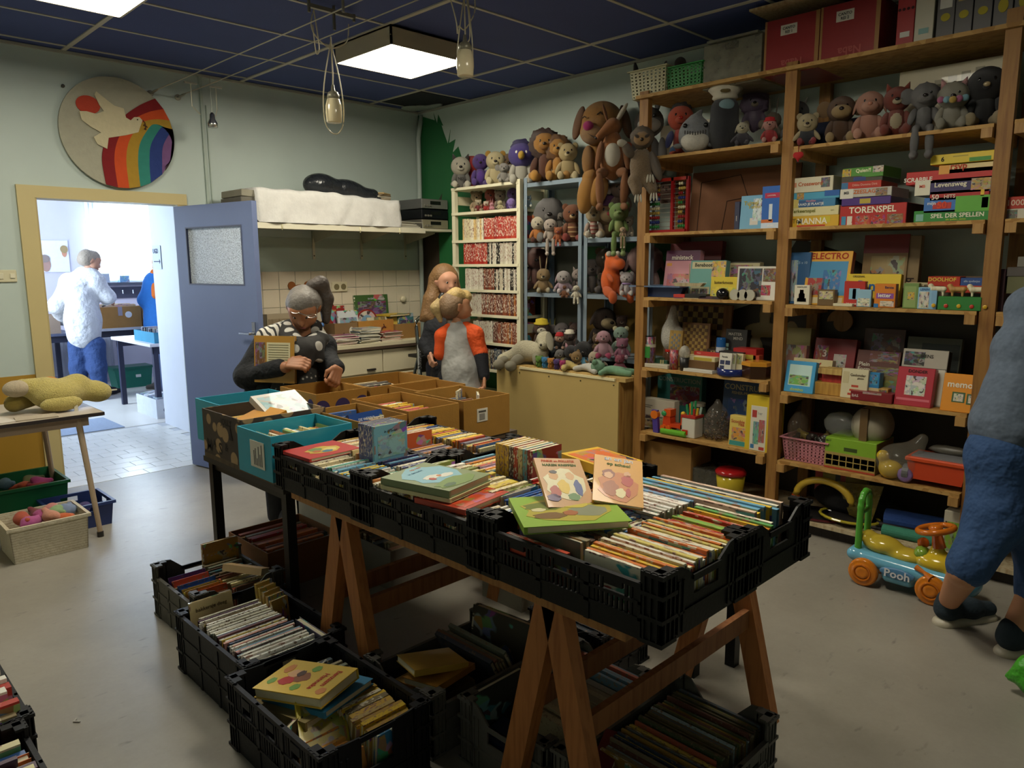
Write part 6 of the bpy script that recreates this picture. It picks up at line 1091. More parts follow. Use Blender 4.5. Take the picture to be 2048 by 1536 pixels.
ar_=thing('foam_hoop','yellow foam arch with orange tips behind the ride-on car','toy',(-.44,-4.18,.09));ob('arch',MB().tube([(0,.16*math.cos(t),.12+.12*math.sin(t)) for t in [PI*.02+PI*.96*i/14 for i in range(15)]],.02,10).mesh('a',True),'#b8982c',M_plastic,ar_);ob('tip',MB().tube([(0,.16,.125),(0,.165,.085)],.0225,10),'#b84a1c',M_plastic,ar_)
for i,(yy,zz,cc,lab) in enumerate([(-4.12,.10,'#1c1a1a','black racket with dark red frame on the bottom shelf'),(-4.3,.13,'#a89a2c','black racket with yellow frame on the bottom shelf')]):
    r_=thing('racket',lab,'racket',(-.36,yy,zz));ob('frame',MB().tube([(.12*math.cos(t*PI/10),.16*math.sin(t*PI/10),0) for t in range(21)],.008,6),['#4a1a1c','#a89a2c'][i],M_gloss,r_);ob('strings',MB().lathe([(.11,-.002),(.11,.002)],20),'#232120',M_plastic,r_);ob('handle',MB().tube([(0,-.15,0),(0,-.42,.0)],.013,8),'#1c1a1a',M_plastic,r_)
ob('sport_bag',sdf_mesh([('e',(0,0,.1),(.12,.2,.09)),('c',(0,-.1,.08),(0,-.3,.06),.06,.05)],.015,.04),'#17171a',M_cloth,loc=(-.25,-4.25,.1),label='crumpled black sports bag on the bottom shelf',cat='bag')
ob('net_fan',MB().prism([(0,0),(.12,.02),(.2,.2),(-.05,.22)],'x',-.004,.004),'#8a7a34',M_haze,loc=(-.36,-4.42,.12),label='yellowish clear sheet standing behind the ride-on car',cat='sheet')
ob('blue_roll',MB().tube([(-.32,-4.48,.16),(-.3,-4.85,.17)],.05,16),'#2a4a8c',M_cloth,label='rolled blue mat on the bottom shelf',cat='roll');ob('green_roll',MB().tube([(-.42,-4.5,.12),(-.4,-4.8,.12)],.03,16),'#3a8068',M_cloth,label='thin green roll on the bottom shelf in front of the blue mat',cat='roll')
gbox('F',1095,605,1203,770,'#c0b8a4','white and green toy box behind the steering wheel',.1,-.46,blocks=[(.1,.25,.95,.95,'#7fa83a',1)],z=.09,h=.22)
# ================================================================== plush toys
def lim(t,name,a,b,r,col,m,k=1.0,me=None):
    """stuffed limb: ellipsoid stretched between two points"""
    a,b=Vector(a),Vector(b);d=b-a;L=d.length/2+r*.7
    o=ob(name,me or BALL,col,m,t,(a+b)/2,scale=(r,r*k,L));o.rotation_euler=align(d).to_euler();return o
def plush(c,x0,y0,x1,y1,xp,z0,col,label,c2=None,ears='round',ec=None,fur=False,hs=1.0,muz=.5,beak=None,ac=None,lc=None,hc=None,pose='sit',drop=.0,shirt=None,hat=None,mane=None,belly=None,
          turn=0,stripes=None,tail=None,scarf=None,nose='#1c1614',eyes='#0e0c0c',legs=True,arms=True,tilt=0,text=None,wide=1.0,hair=None,armup=0,name='plush_toy',stripcol=None):
    a,b=px(c,x0,y0),px(c,x1,y1);cx=(a[0]+b[0])/2
    p=P(cx,(a[1]+b[1])/2,x=xp);top=P(cx,a[1],x=xp);bot=P(cx,b[1],x=xp)
    if z0 is None:z0=bot[2]
    z0=z0+random.uniform(0,.001);H=top[2]-(z0 if not drop else bot[2]);zs=z0
    if drop:H=top[2]-z0
    elif bot[2] < z0:H += .5*min(z0-bot[2],.09)
    H=max(H,.06)
    ef={'long':.34,'point':.13,'round':.06,'big':.05,'floppy':.02,'none':0,'horn':.12}[ears];hh=H*(1-ef)
    rz=math.atan2(CAM[1]-p[1],CAM[0]-p[0])+turn;m=M_fur if fur else M_plush;B=LUMP[hash(label) % 3] if fur else BALL
    t=thing(name,label,'plush toy',(p[0],p[1],zs),rot=(0,0,rz));c2=c2 or col;hc=hc or col;r=.265*hh*hs;hz=hh-r
    wd=min(max((b[0]-a[0])/max(b[1]-a[1],1)*H/hh,.5),1.05)*wide
    ob('body',B,shirt or col,m,t,(0,0,.30*hh),scale=(.19*hh,.21*hh*wd/.75,.31*hh))
    if belly:ob('belly_patch',BALL,belly,m,t,(.075*hh,0,.30*hh),scale=(.125*hh,.14*hh,.22*hh))
    hd=ob('head',B,hc,m,t,(.03*hh,0,hz),scale=(r*.95,r*1.05,r))
    fx=.03*hh+r*.93
    if beak:lim(t,'beak',(fx-.1*r,0,hz-.1*r),(fx+.35*r,0,hz-.15*r),.26*r,beak,M_plush,1.3)
    elif muz:
        ob('muzzle',BALL,c2,m,t,(fx-.12*r,0,hz-.28*r),scale=(.42*r*muz*1.5,.52*r*muz*1.4,.36*r*muz*1.4))
        ob('nose',BALLS,nose,M_gloss,t,(fx-.12*r+.62*r*muz,0,hz-.16*r),scale=(.12*r,.19*r,.14*r))
    for s in (-1,1):
        ob('eye',BALLS,eyes,M_gloss,t,(fx-.14*r,s*.36*r,hz+.14*r),scale=(.09*r,.13*r,.15*r))
        if ears == 'round':ob('ear',BALL,ec or hc,m,t,(.02*hh,s*.78*r,hz+.72*r),scale=(.14*r,.34*r,.36*r));
        elif ears == 'big':ob('ear',BALL,ec or hc,m,t,(.0,s*1.25*r,hz+.1*r),scale=(.14*r,.55*r,.62*r))
        elif ears == 'long':lim(t,'ear',(.0,s*.35*r,hz+.75*r),(-.02*hh,s*.55*r,hz+r+ef*H-.12*r),.2*r,ec or hc,m,.45)
        elif ears == 'floppy':lim(t,'ear',(.02*hh,s*.8*r,hz+.55*r),(.04*hh,s*1.15*r,hz-.55*r),.26*r,ec or hc,m,.5)
        elif ears in ('point','horn'):
            e=ob('ear',MB().lathe([(.32*r if ears == 'point' else .13*r,0),(.2*r if ears == 'point' else .1*r,.35*r),(.02*r,.75*r)],10).mesh('e',True),ec or hc,m,t,(.0,s*.58*r,hz+.62*r),(s*-.35,0,0))
        if arms:
            if armup:lim(t,'arm',(.03*hh,s*.17*hh,.46*hh),(.1*hh,s*.36*hh,.62*hh),.075*hh,ac or shirt or col,m)
            else:lim(t,'arm',(.03*hh,s*.18*hh,.46*hh),(.13*hh,s*.27*hh*max(wd,.7)/.75,.2*hh),.075*hh,ac or shirt or col,m)
            if ac is None and shirt:ob('paw',BALL,col,m,t,(.15*hh,s*.28*hh*max(wd,.7)/.75,.13*hh),scale=.07*hh)
        if legs:
            lk=lc or col
            if pose == 'sit':
                lim(t,'leg',(.06*hh,s*.12*hh,.10*hh),(.3*hh,s*.19*hh,.095*hh),.085*hh,lk,m);ob('foot',B,c2 if not lc else lk,m,t,(.36*hh,s*.2*hh,.11*hh),(0,-.2,0),(.075*hh,.09*hh,.115*hh))
            elif pose == 'hang':
                L=max((top[2]-bot[2]-H),.25*hh);lim(t,'leg',(.06*hh,s*.11*hh,.09*hh),(.24*hh,s*.13*hh,.06*hh),.085*hh,lk,m);lim(t,'leg',(.25*hh,s*.13*hh,.06*hh),(.27*hh,s*.14*hh,.02*hh-L),.085*hh,lk,m);ob('foot',B,c2 if not lc else lk,m,t,(.31*hh,s*.14*hh,-L),scale=(.13*hh,.085*hh,.085*hh))
            else:lim(t,'leg',(0,s*.12*hh,.15*hh),(.0,s*.13*hh,.03*hh),.09*hh,lk,m);ob('foot',BALL,c2,m,t,(.06*hh,s*.13*hh,.05*hh),scale=(.12*hh,.085*hh,.05*hh))
    if mane:ob('mane',SHAG[hash(label) % 3],mane,M_fur,t,(-.05*hh,0,hz+.02*r),scale=(.95*r,1.4*r,1.38*r))
    if hair:ob('hair_tuft',SHAG[0],hair,M_fur,t,(-.02*hh,0,hz+.75*r),scale=(.6*r,.8*r,.5*r))
    if hat:ob('hat',MB().lathe([(r*1.0,0),(r*1.02,.12*r),(r*.8,.2*r),(r*.75,.6*r),(.2*r,.75*r)],18).mesh('h',True),hat,M_cloth,t,(.02*hh,0,hz+.5*r),(0,.1,0))
    if scarf:ob('scarf',MB().lathe([(.13*hh,0),(.2*hh,.03*hh),(.2*hh,.07*hh),(.13*hh,.1*hh)],18).mesh('s',True),scarf,M_cloth,t,(.01*hh,0,hz-r*1.05))
    if stripes:
        for i,z in enumerate((.14,.26,.38,.5)):ob('stripe',MB().lathe([(1,-.02*hh),(1.02,0),(1,.02*hh)],20).mesh('s',True),stripes,m,t,(0,0,z*hh),scale=(math.sqrt(max(1-((z-.3)/.31)**2,.1))*.193*hh,math.sqrt(max(1-((z-.3)/.31)**2,.1))*.213*hh*wd/.75,1))
    if tail:lim(t,'tail',(-.15*hh,0,.08*hh),(-.2*hh,.3*hh,.1*hh),.06*hh,tail,m)
    if text:
        me,w_,h_=text_mesh(text,True);ob('lettering',me,'#1c1a18',M_paper,t,(.193*hh+.06*hh*0+.012,0,.30*hh),(PI/2,0,PI/2),.12*hh)
    if tilt:t.rotation_euler=(tilt,0,rz)
    return t
ZT=2.188;XW=-.2
plush('R',205,560,352,855,-.25,ZT,'#a8a294','grumpy black and white cat plush in a grey NO shirt',c2='#c9c2ae',ears='point',ec='#3a3430',hc='#b8b09c',shirt='#6f6c66',text='NO',hs=1.15,eyes='#14110f')
plush('R',340,595,420,845,-.12,ZT,'#a8241f','red plush mostly hidden between cat and purple plush',ears='none',muz=0)
plush('R',378,578,535,840,-.24,ZT,'#4a2a78','purple plush figure with a small white chest mark',ears='none',muz=.3,hs=.95,belly='#5a3490')
plush('R',480,535,705,832,-.2,ZT,'#c9b98c','cream dog plush with golden ears on the bookcase top',c2='#d8caa0',ears='round',ec='#b5862c',hs=1.05)
plush('R',590,650,745,832,-.31,ZT,'#8d8880','small grey elephant plush sitting before the cream dog',ears='big',c2='#9a958c',muz=.7)
plush('R',655,575,770,790,-.10,ZT,'#6a4f30','brown plush half hidden behind the purple bird',ears='none',muz=.2)
plush('R',725,475,925,785,-.22,ZT-.02,'#b8b3a4','bird plush with purple head, yellow beak and cream body',hc='#4a3a86',beak='#c9a02c',ears='none',hs=1.15,eyes='#d8d4c8',arms=True,hair='#3f3278')
plush('R',905,570,965,720,-.08,ZT,'#a8807a','pinkish plush face peeping behind the dark lion',ears='none',hs=1.2)
plush('R',935,385,1135,790,-.24,2.162,'#b07a2c','lion plush with a dark brown mane and open mouth',c2='#a8742c',mane='#4a2818',ears='none',muz=.75,hs=.85,shirt='#5a3018',lc='#b5812c')
plush('R',1065,440,1245,780,-.22,2.162,'#b07a2c','golden lion plush with a light brown mane',c2='#b8863a',mane='#8a5a24',ears='none',muz=.75,hs=.85)
plush('R',1120,460,1372,772,-.22,2.162,'#b5a070','cream monkey plush sitting beside the golden lion',c2='#c9b88c',ears='round',hs=.95,hc='#b5a070')
def big_dog():
    t=thing('plush_toy','giant brown dog plush with a pink nose on the rack top','plush toy',(-.16,-2.32,2.14));B_='#8f6328'
    rz=math.atan2(CAM[1]+2.3,CAM[0]+.16);t.rotation_euler=(0,0,rz);t.scale=(.74,-.74,.74);t.location=(-.2,-2.36,2.13)
    ob('body',sdf_mesh([('e',(0,.02,.17),(.13,.16,.2)),('e',(0,0,.33),(.09,.11,.08))],.014,.05),B_,M_plush,t)
    ob('head',sdf_mesh([('e',(.02,0,.56),(.15,.2,.19)),('e',(.1,.06,.45),(.13,.15,.12))],.014,.06),B_,M_plush,t)
    ob('muzzle',sdf_mesh([('e',(.15,.08,.43),(.1,.12,.095))],.012,.03),'#8a6a48',M_plush,t)
    ob('nose',BALL,'#a8206a',M_plush,t,(.23,.13,.49),scale=(.035,.05,.045))
    ob('mouth_line',MB().tube([(.235,.13,.42),(.245,.06,.375),(.235,0,.39),(.21,-.04,.43)],.006,6),'#2c1c10',M_plush,t)
    ob('eye',MB().tube([(.17,.05,.6),(.168,.02,.625),(.165,-.0,.6)],.006,6),'#2c1c10',M_plush,t);ob('eye',MB().tube([(.155,.15,.58),(.15,.17,.59),(.145,.185,.575)],.006,6),'#2c1c10',M_plush,t)
    for s in (-1,1):lim(t,'ear',(-.02,s*.2,.66),(.0,s*.25,.46),.085,'#6a4424',M_plush,.5)
    for s in (-1,1):lim(t,'arm',(.07,s*.13,.3),(.19,s*.13,.08),.06,B_,M_plush)
    lim(t,'leg',(.08,.08,.06),(.25,.12,.0),.08,'#a87424',M_plush);lim(t,'leg',(.25,.12,-.01),(.27,.16,-.26),.085,'#a87424',M_plush);lim(t,'leg',(.08,-.06,.06),(.24,-.0,.0),.08,'#a87424',M_plush);lim(t,'leg',(.26,.0,-.01),(.30,.05,-.2),.085,'#a87424',M_plush)
    ob('collar_ribbon',MB().lathe([(.09,0),(.1,.02),(.09,.04)],18).mesh('c',True),'#8c867c',M_cloth,t,(0,0,.335))
big_dog()
def kangaroo():
    t=thing('plush_toy','long limbed kangaroo plush with a white belly on the rack edge','plush toy',(-.36,-2.58,2.13));K_='#8a5528';rz=math.atan2(CAM[1]+2.55,CAM[0]+.34);t.rotation_euler=(0,0,rz);t.scale=(.95,-.95,.95)
    ob('body',sdf_mesh([('e',(0,0,.13),(.07,.09,.15)),('e',(0,0,.25),(.05,.06,.08))],.01,.04),K_,M_plush,t);ob('belly_patch',BALL,'#c9c2b0',M_plush,t,(.04,0,.15),scale=(.045,.06,.095))
    ob('head',sdf_mesh([('e',(.0,0,.36),(.06,.055,.055)),('c',(.03,.03,.34),(.06,.1,.28),.042,.022)],.008,.02),K_,M_plush,t);ob('nose',BALLS,'#1c1410',M_gloss,t,(.065,.118,.27),scale=.011)
    lim(t,'ear',(-.01,-.03,.4),(-.02,-.09,.5),.03,'#c9c0ac',M_plush,.6);lim(t,'ear',(-.01,.04,.4),(-.02,.07,.5),.022,K_,M_plush,.5)
    for s in (-1,1):lim(t,'arm',(.03,s*.08,.24),(.07,s*.11,.06),.024,K_,M_plush);lim(t,'leg',(.03,s*.05,.03),(.16,s*.09,.02),.036,K_,M_plush);lim(t,'leg',(.17,s*.09,.01),(.17,s*.08,-.2),.03,K_,M_plush);lim(t,'foot',(.17,s*.08,-.21),(.24,s*.09,-.225),.026,K_,M_plush)
kangaroo()
def grey_rabbit():
    t=thing('plush_toy','tall grey rabbit plush with long upright ears behind the big dog','plush toy',(-.14,-2.72,2.14));rz=math.atan2(CAM[1]+2.72,CAM[0]+.14);t.rotation_euler=(0,0,rz);G_='#6a6663'
    ob('body',BALL,G_,M_plush,t,(0,0,.13),scale=(.08,.09,.15));ob('head',BALL,G_,M_plush,t,(.02,0,.36),scale=(.09,.1,.1));ob('muzzle',BALL,'#b8b2a8',M_plush,t,(.09,0,.33),scale=(.05,.08,.05));ob('nose',BALLS,'#a8707a',M_plush,t,(.14,0,.35),scale=.014)
    for s in (-1,1):lim(t,'ear',(0,s*.05,.44),(-.03,s*.1,.74),.04,G_,M_plush,.5);ob('ear_lining',BALL,'#8a7470',M_plush,t,(.02,s*.078,.6),scale=(.012,.02,.11));ob('eye',BALLS,'#141210',M_gloss,t,(.1,s*.035,.39),scale=.012);lim(t,'arm',(.03,s*.09,.24),(.1,s*.1,.06),.03,G_,M_plush);lim(t,'leg',(.05,s*.06,.04),(.17,s*.08,.03),.04,'#b8b2a8',M_plush)
grey_rabbit()
plush('R',1735,470,1815,700,-.24,2.135,'#b8481c','orange plush squeezed against the pine post',ears='none',c2='#c9a080')
ZS=1.984
for a in [(350,905,492,1092,'#a89070','light brown teddy bear with dark nose on the bookcase',dict(c2='#c9b890')),(490,895,605,1010,'#a8401f','orange red plush face behind the small toys',dict(ears='none',fur=True,z=.0)),(595,895,672,1010,'#8a7a68','beige plush with dark eye patch behind the small toys',dict(eyes='#14110f')),
          (400,985,470,1090,'#7a2420','teddy bear in a dark red shirt in front of the light bear',dict(c2='#b8a888',hc='#b8a888')),(478,1000,535,1085,'#a8281f','tiny red suited bear on the bookcase',dict(hc='#cfc0a8')),(530,980,585,1075,'#c98a94','small pink plush between red and cream ones',dict(ears='long')),
          (580,995,685,1075,'#c0b48c','small cream plush curled beside the purple ball',dict(ears='floppy')),(682,978,785,1068,'#8a70b8','round lilac plush with a smiling face',dict(ears='none',muz=0,hs=1.5,legs=False,arms=False)),(700,885,795,1000,'#4a2a70','dark purple plush at the back of the bookcase',dict(ears='none'))]:
    k=a[6];k.pop('z',None);plush('R',*a[:4],-.30 if a[1] > 960 else -.17,ZS,a[4],a[5],**k)
plush('R',855,950,925,1080,-.30,ZS,'#8fa8b8','small blue and white plush seen behind the bookcase upright',ears='point',c2='#d8d4c8')
plush('R',880,868,995,1085,-.16,1.715,'#5a4430','dark brown bear seen through the bookcase end',c2='#a8946c') if False else None
Z2=1.712
plush('R',985,968,1175,1300,-.2,Z2,'#77716f','shaggy grey dog plush on the steel rack',fur=True,ears='floppy',hs=1.25,c2='#8d8782',wide=1.2)
plush('R',908,1108,1045,1300,-.30,Z2,'#b8702c','orange and white fox plush at the rack end',c2='#cfc4ac',hc='#c9bda4',ears='point',ec='#8a4a1c',lc='#5a2c18')
plush('R',975,1160,1200,1480,-.34,Z2,'#b5a698','long limbed whitish dog plush hanging over the rack edge',ears='floppy',ec='#2c2624',pose='hang',drop=.5,c2='#c4b6a8',hs=1.1)
plush('R',1090,1230,1225,1395,-.36,Z2,'#a85a2c','orange plush with a pink snout hanging beside the whitish dog',pose='hang',drop=.4,c2='#b8606a',ears='round')
plush('R',1130,1095,1215,1200,-.2,Z2+.1,'#8d8070','grey brown teddy head above the whitish dog',fur=True)
plush('R',1200,1010,1385,1330,-.26,Z2,'#7a4420','brown tiger plush with orange and cream stripes',stripes='#c09a6a',c2='#c9a878',ears='round',lc='#8a3024')
plush('R',1415,908,1545,1292,-.3,1.732,'#b59f7a','cream rabbit plush in a red striped shirt',ears='long',shirt='#b8a090',stripes='#9a3a30',hs=.95,c2='#c9bda4',lc='#cfc4b0')
plush('R',1530,955,1712,1290,-.2,1.732,'#8a6a48','large monkey plush with a pink open mouth',c2='#b59a74',ears='round',hs=1.35,muz=.9,nose='#b04a54',hat='#4a2a4a')
plush('R',1640,785,1810,1020,-.2,1.9,'#8a7468','grey brown mouse plush hanging high in the rack',ears='big',ec='#a8988c',hs=1.1)
plush('R',1575,1000,1835,1480,-.33,1.732,'#6f8a44','green frog plush with dangling legs over the rack edge',pose='hang',drop=.4,ears='round',c2='#8aa060',belly='#8f9a5a',muz=.8,nose='#4a6028',eyes='#2c2c14',hs=1.05)
plush('R',1690,1235,1795,1425,-.36,1.72,'#b59878','small brown and white dog plush hanging beside the frog',pose='hang',drop=.4,ears='floppy',ec='#6a4020',c2='#cfc0a8')
plush('R',1745,1130,1830,1300,-.28,1.732,'#bdb2a0','white plush squeezed between frog and pine post',ears='round')
Z3=1.332
plush('S',870,155,1115,480,-.30,Z3,'#a8854c','tan rabbit plush with tall ears on the rack',c2='#cfc09a',ears='long',ec='#b59a70',fur=True,hs=1.05,belly='#b5925a')
plush('S',1075,290,1295,480,-.33,Z3,'#a8a09c','small grey bunny plush in a pink dress',ears='floppy',ec='#a88a90',shirt='#b8a0ac',c2='#cfc4c4',hs=1.15)
plush('S',1140,435,1250,530,-.37,Z3-.03,'#7a4a28','brown soft toy leg draped over the rack edge',ears='none',muz=0,hs=.6)
plush('S',1245,432,1370,565,-.37,Z3-.04,'#cfc8b0','white soft puppy draped over the rack edge',pose='hang',drop=.5,ears='floppy',hs=.8)
plush('S',880,70,975,260,-.15,Z3+.02,'#6a3424','red brown shaggy plush behind the tan rabbit',fur=True,ears='none')
plush('S',1300,240,1360,470,-.22,Z3,'#9a8a80','grey plush cat half behind the middle upright',ears='point')
plush('S',1410,160,1510,490,-.12,Z3,'#5a504a','dark grey plush behind the orange dinosaur',ears='round')
plush('S',1515,60,1690,300,-.10,Z3+.1,'#4a3a2c','brown monkey plush with round goggle eyes at the back',ears='round',ec='#7a6240',hc='#5a4a3a',eyes='#c9c0ac',c2='#6a5844',hs=1.3)
plush('S',1660,105,1842,515,-.2,Z3,'#16140f','black penguin plush with a white belly',belly='#b8b0a0',ears='none',beak='#6a1c2c',hs=.95,c2='#16140f',hc='#1a1614')
plush('S',1740,295,1842,540,-.34,Z3,'#b8b0b0','white plush with a lilac scarf before the penguin',scarf='#9a80b0',ears='round',c2='#cfc8c0')
def orange_dino():
    t=thing('plush_toy','bright orange dinosaur plush with a long snout','plush toy',(-.33,-2.56,Z3));rz=math.atan2(CAM[1]+2.56,CAM[0]+.33);t.rotation_euler=(0,0,rz+.5);O_='#d05a12'
    ob('body',sdf_mesh([('e',(0,0,.1),(.07,.07,.11)),('e',(.02,0,.22),(.055,.05,.06)),('c',(.03,0,.22),(.12,0,.215),.045,.04),('c',(0,0,.2),(-.05,-.0,.28),.03,.02)],.008,.03),O_,M_plush,t)
    for s in (-1,1):lim(t,'leg',(.02,s*.05,.04),(.14,s*.07,.0),.035,O_,M_plush);ob('foot',BALL,O_,M_plush,t,(.16,s*.07,-.01),scale=(.03,.03,.045));lim(t,'arm',(.05,s*.05,.14),(.11,s*.05,.1),.018,O_,M_plush);ob('eye',BALL,'#cfc8b8',M_plush,t,(.03,s*.035,.285),scale=.02)
orange_dino()
ob('crest',MB().box(0,0,0,.001,.001,.001),'#d05a12',M_plush) if False else None
Z4=.912
plush('Q',690,490,840,760,-.28,Z4,'#4a2c18','dark brown dog plush with a white muzzle and yellow flag',c2='#c9c0a8',ears='floppy',ec='#3a2214',muz=.8,hs=1.15,hat='#b09a24')
plush('Q',840,470,960,700,-.12,Z4,'#a8924c','yellow eared dog plush at the back of the rack',ears='long',ec='#a8983c',c2='#8a7a54')
plush('Q',905,510,1135,720,-.16,Z4,'#5f5654','grey elephant plush at the back of the rack',ears='big',hs=1.2,muz=.9)
plush('Q',915,660,1062,812,-.33,Z4,'#23201e','doll with a red hood and pale face',hc='#c9a088',hat='#9a1c20',ears='none',c2='#c9a088',muz=.3,hs=1.15)
plush('Q',1040,628,1182,770,-.30,Z4,'#4a2c1a','dark brown plush with a white pompom',fur=True,ears='none',hat='#c9c0ac',hs=1.1)
plush('Q',1140,505,1245,700,-.12,Z4,'#5a4034','brown plush arm raised behind the pompom toy',ears='round',armup=1)
plush('Q',800,690,862,800,-.35,Z4,'#b5862c','tiny orange giraffe plush beside the dark dog',ears='horn',hs=.9)
plush('Q',1060,765,1210,930,-.42,.792,'#17151a','black cat plush with a pink ear on the chest',ears='point',ec='#a87a84',hs=1.15)
plush('Q',1190,705,1375,900,-.40,.792,'#121112','larger black cat plush behind the small black one',ears='point',hs=1.2)
plush('Q',1320,318,1565,760,-.2,.892,'#3f2a1e','big dark brown dog plush slumped against the upright',c2='#a8946c',ears='floppy',hs=1.0,muz=.9,turn=.5,tilt=-.25)
plush('Q',1395,625,1525,850,-.33,.892,'#5a4020','brown and gold striped owl plush',stripes='#b09a4a',ears='point',eyes='#cfc8b8',hs=.9,legs=False,beak='#b5862c')
plush('Q',1632,555,1862,870,-.27,.892,'#7a9080','green striped monster plush with knobbly eyes',stripes='#c4c0ac',ears='round',ec='#b8b08a',hs=.9,c2='#8aa090',wide=1.1,legs=False)
plush('Q',1655,430,1862,640,-.12,1.06,'#4a2c20','dark brown bear plush above the green monster',c2='#a8907a',ears='round',hs=1.3)
plush('Q',1590,535,1680,640,-.14,1.06,'#8a5a98','small purple ring plush beside the dark brown bear',ears='none',muz=0,hs=1.3)
plush('Q',1415,620,1650,915,-.40,.892,'#b88a94','pale pink rabbit doll with raspberry trousers',ears='floppy',lc='#a8345c',shirt='#b8909a',c2='#c9a0a4',hs=.9,wide=1.1)
plush('Q',1668,705,1862,915,-.36,.892,'#a85a7a','pink bear plush with a pale tummy',belly='#c9a0b0',c2='#c9a0b0',ears='round',fur=True)
plush('Q',1600,915,1862,1060,-.42,.792,'#a0284c','raspberry red plush lying on the chest',fur=True,ears='round',hs=.9,c2='#b8506c',wide=1.2)
def lying_dog():
    t=thing('plush_toy','white shaggy dog plush lying with paws over the chest edge','plush toy',(-.46,-1.85,.79));Wc='#b8b094'
    ob('body',sdf_mesh([('c',(0,.05,.08),(.02,-.12,.10),.07,.075),('c',(0,.1,.07),(-.1,.16,.03),.05,.04),('e',(.0,.0,.12),(.07,.09,.06))],.01,.04),Wc,M_fur,t)
    ob('head',sdf_mesh([('e',(.03,-.17,.2),(.06,.065,.06)),('e',(-.02,-.2,.16),(.04,.035,.035))],.009,.03),Wc,M_fur,t)
    for s,y in ((1,.13),(2,.0)):lim(t,'leg',(-.02,y,.06),(-.12,y+.02,.02),.04,Wc,M_fur);ob('foot',LUMP[0],Wc,M_fur,t,(-.145,y+.02,-.005),scale=(.045,.045,.04))
    lim(t,'arm',(.0,-.12,.12),(-.06,-.16,.03),.03,Wc,M_fur);lim(t,'ear',(.02,-.22,.24),(-.01,-.27,.14),.03,Wc,M_fur,.5);lim(t,'ear',(.05,-.12,.25),(.02,-.09,.17),.03,Wc,M_fur,.5);ob('nose',BALLS,'#2c2824',M_gloss,t,(-.055,-.21,.165),scale=.01)
lying_dog()
for i,(cc,nm) in enumerate([('#5f8a24','lime green'),('#2f7fb0','bright blue'),('#c08028','orange yellow'),('#4a2a70','purple'),('#b02868','hot pink')]):
    plush('Q',700+72*i,930+14*i,772+72*i,1065+12*i,-.545,.792,cc,nm+' little rubbery bear in the row on the chest edge',ears='round',pose='stand',hs=1.2,turn=.1*i,name='little_bear')
plush('Q',918,855,1070,985,-.44,.792,'#77726e','small grey and white dog plush behind the little bears',c2='#b8b2a8',ears='floppy',fur=True)
plush('Q',1170,845,1410,1000,-.44,.792,'#8a6a38','tan striped tiger plush flopped on the chest',stripes='#3a2a18',c2='#b59f6c',ears='round',tilt=.5)
plush('Q',1400,860,1600,1010,-.42,.792,'#b0a088','cream soft toy slumped behind the blue faced one',ears='floppy',c2='#c9bda0',tilt=.4)
def flat_cub(x,y,col,label,c2,rz):
    t=thing('plush_toy',label,'plush toy',(x,y,.792),rz)
    ob('body',sdf_mesh([('e',(0,0,.03),(.08,.05,.032)),('c',(.05,.03,.025),(.13,.055,.02),.026,.02),('c',(.05,-.03,.025),(.13,-.055,.02),.026,.02),('c',(-.04,.04,.03),(-.06,.1,.02),.022,.018),('c',(-.04,-.04,.03),(-.06,-.1,.02),.022,.018)],.007,.02),col,M_plush,t)
    ob('head',BALL,c2,M_plush,t,(-.11,0,.05),scale=(.05,.055,.045));ob('ear',BALL,col,M_plush,t,(-.12,.045,.085),scale=.02);ob('ear',BALL,col,M_plush,t,(-.12,-.045,.085),scale=.02);ob('nose',BALLS,'#2c2420',M_gloss,t,(-.075,0,.085),scale=.008)
flat_cub(-.47,-2.28,'#b59f5c','pale yellow soft toy lying on its back on the chest','#c4b27a',-2.2)
flat_cub(-.46,-2.50,'#bdbab0','white soft toy with a blue face patch lying on the chest','#5fa0c0',-1.9)
flat_cub(-.47,-2.70,'#6f9a78','mint green crocodile soft toy lying at the chest corner','#7fa888',-1.2)
ZA=2.216
def sloth():
    t=thing('plush_toy','brown sloth plush clinging to the pine post with white claws','plush toy',(-.57,-2.97,2.06));S_='#6f5c44';rz=math.atan2(CAM[1]+2.95,CAM[0]+.6);t.rotation_euler=(0,0,rz);t.scale=(.8,)*3
    ob('body',sdf_mesh([('e',(0,0,.12),(.07,.09,.14)),('c',(.02,.06,.0),(.05,.09,-.07),.055,.04),('c',(.02,-.05,.0),(.05,-.03,-.08),.055,.04)],.01,.03),S_,M_fur,t)
    ob('head',LUMP[1],S_,M_fur,t,(.03,.0,.33),scale=(.085,.09,.085));ob('face',BALL,'#a07c50',M_plush,t,(.085,0,.315),scale=(.04,.065,.055));ob('nose',BALLS,'#241a14',M_gloss,t,(.13,0,.3),scale=.014)
    for s in (-1,1):ob('eye_patch',BALLS,'#3a2a1c',M_plush,t,(.115,s*.035,.325),(s*.5,0,0),(.01,.024,.013))
    lim(t,'arm',(.03,.08,.2),(.06,.14,.02),.038,S_,M_fur);lim(t,'arm',(.03,-.08,.2),(.06,-.13,.27),.038,S_,M_fur);lim(t,'hand',(.06,-.13,.28),(.07,-.17,.29),.03,'#b8b09c',M_plush)
    for i in range(3):
        for (x,y,z) in ((.08,.07,.04),(.09,.10,-.1),(.09,-.02,-.11)):lim(t,'claw',(x,y+.018*(i-1),z),(x+.015,y+.025*(i-1),z-.055),.008,'#c9c4b0',M_plush)
sloth()
plush('A',480,190,755,730,-.38,ZA,'#b0401c','orange plush doll in a red and blue shirt and blue trousers',hc='#b8421c',shirt='#a02c20',ac='#2c3470',lc='#3a6090',ears='none',hair='#1c1614',pose='stand',muz=.6,c2='#b8421c',nose='#8a1c14',hs=.95)
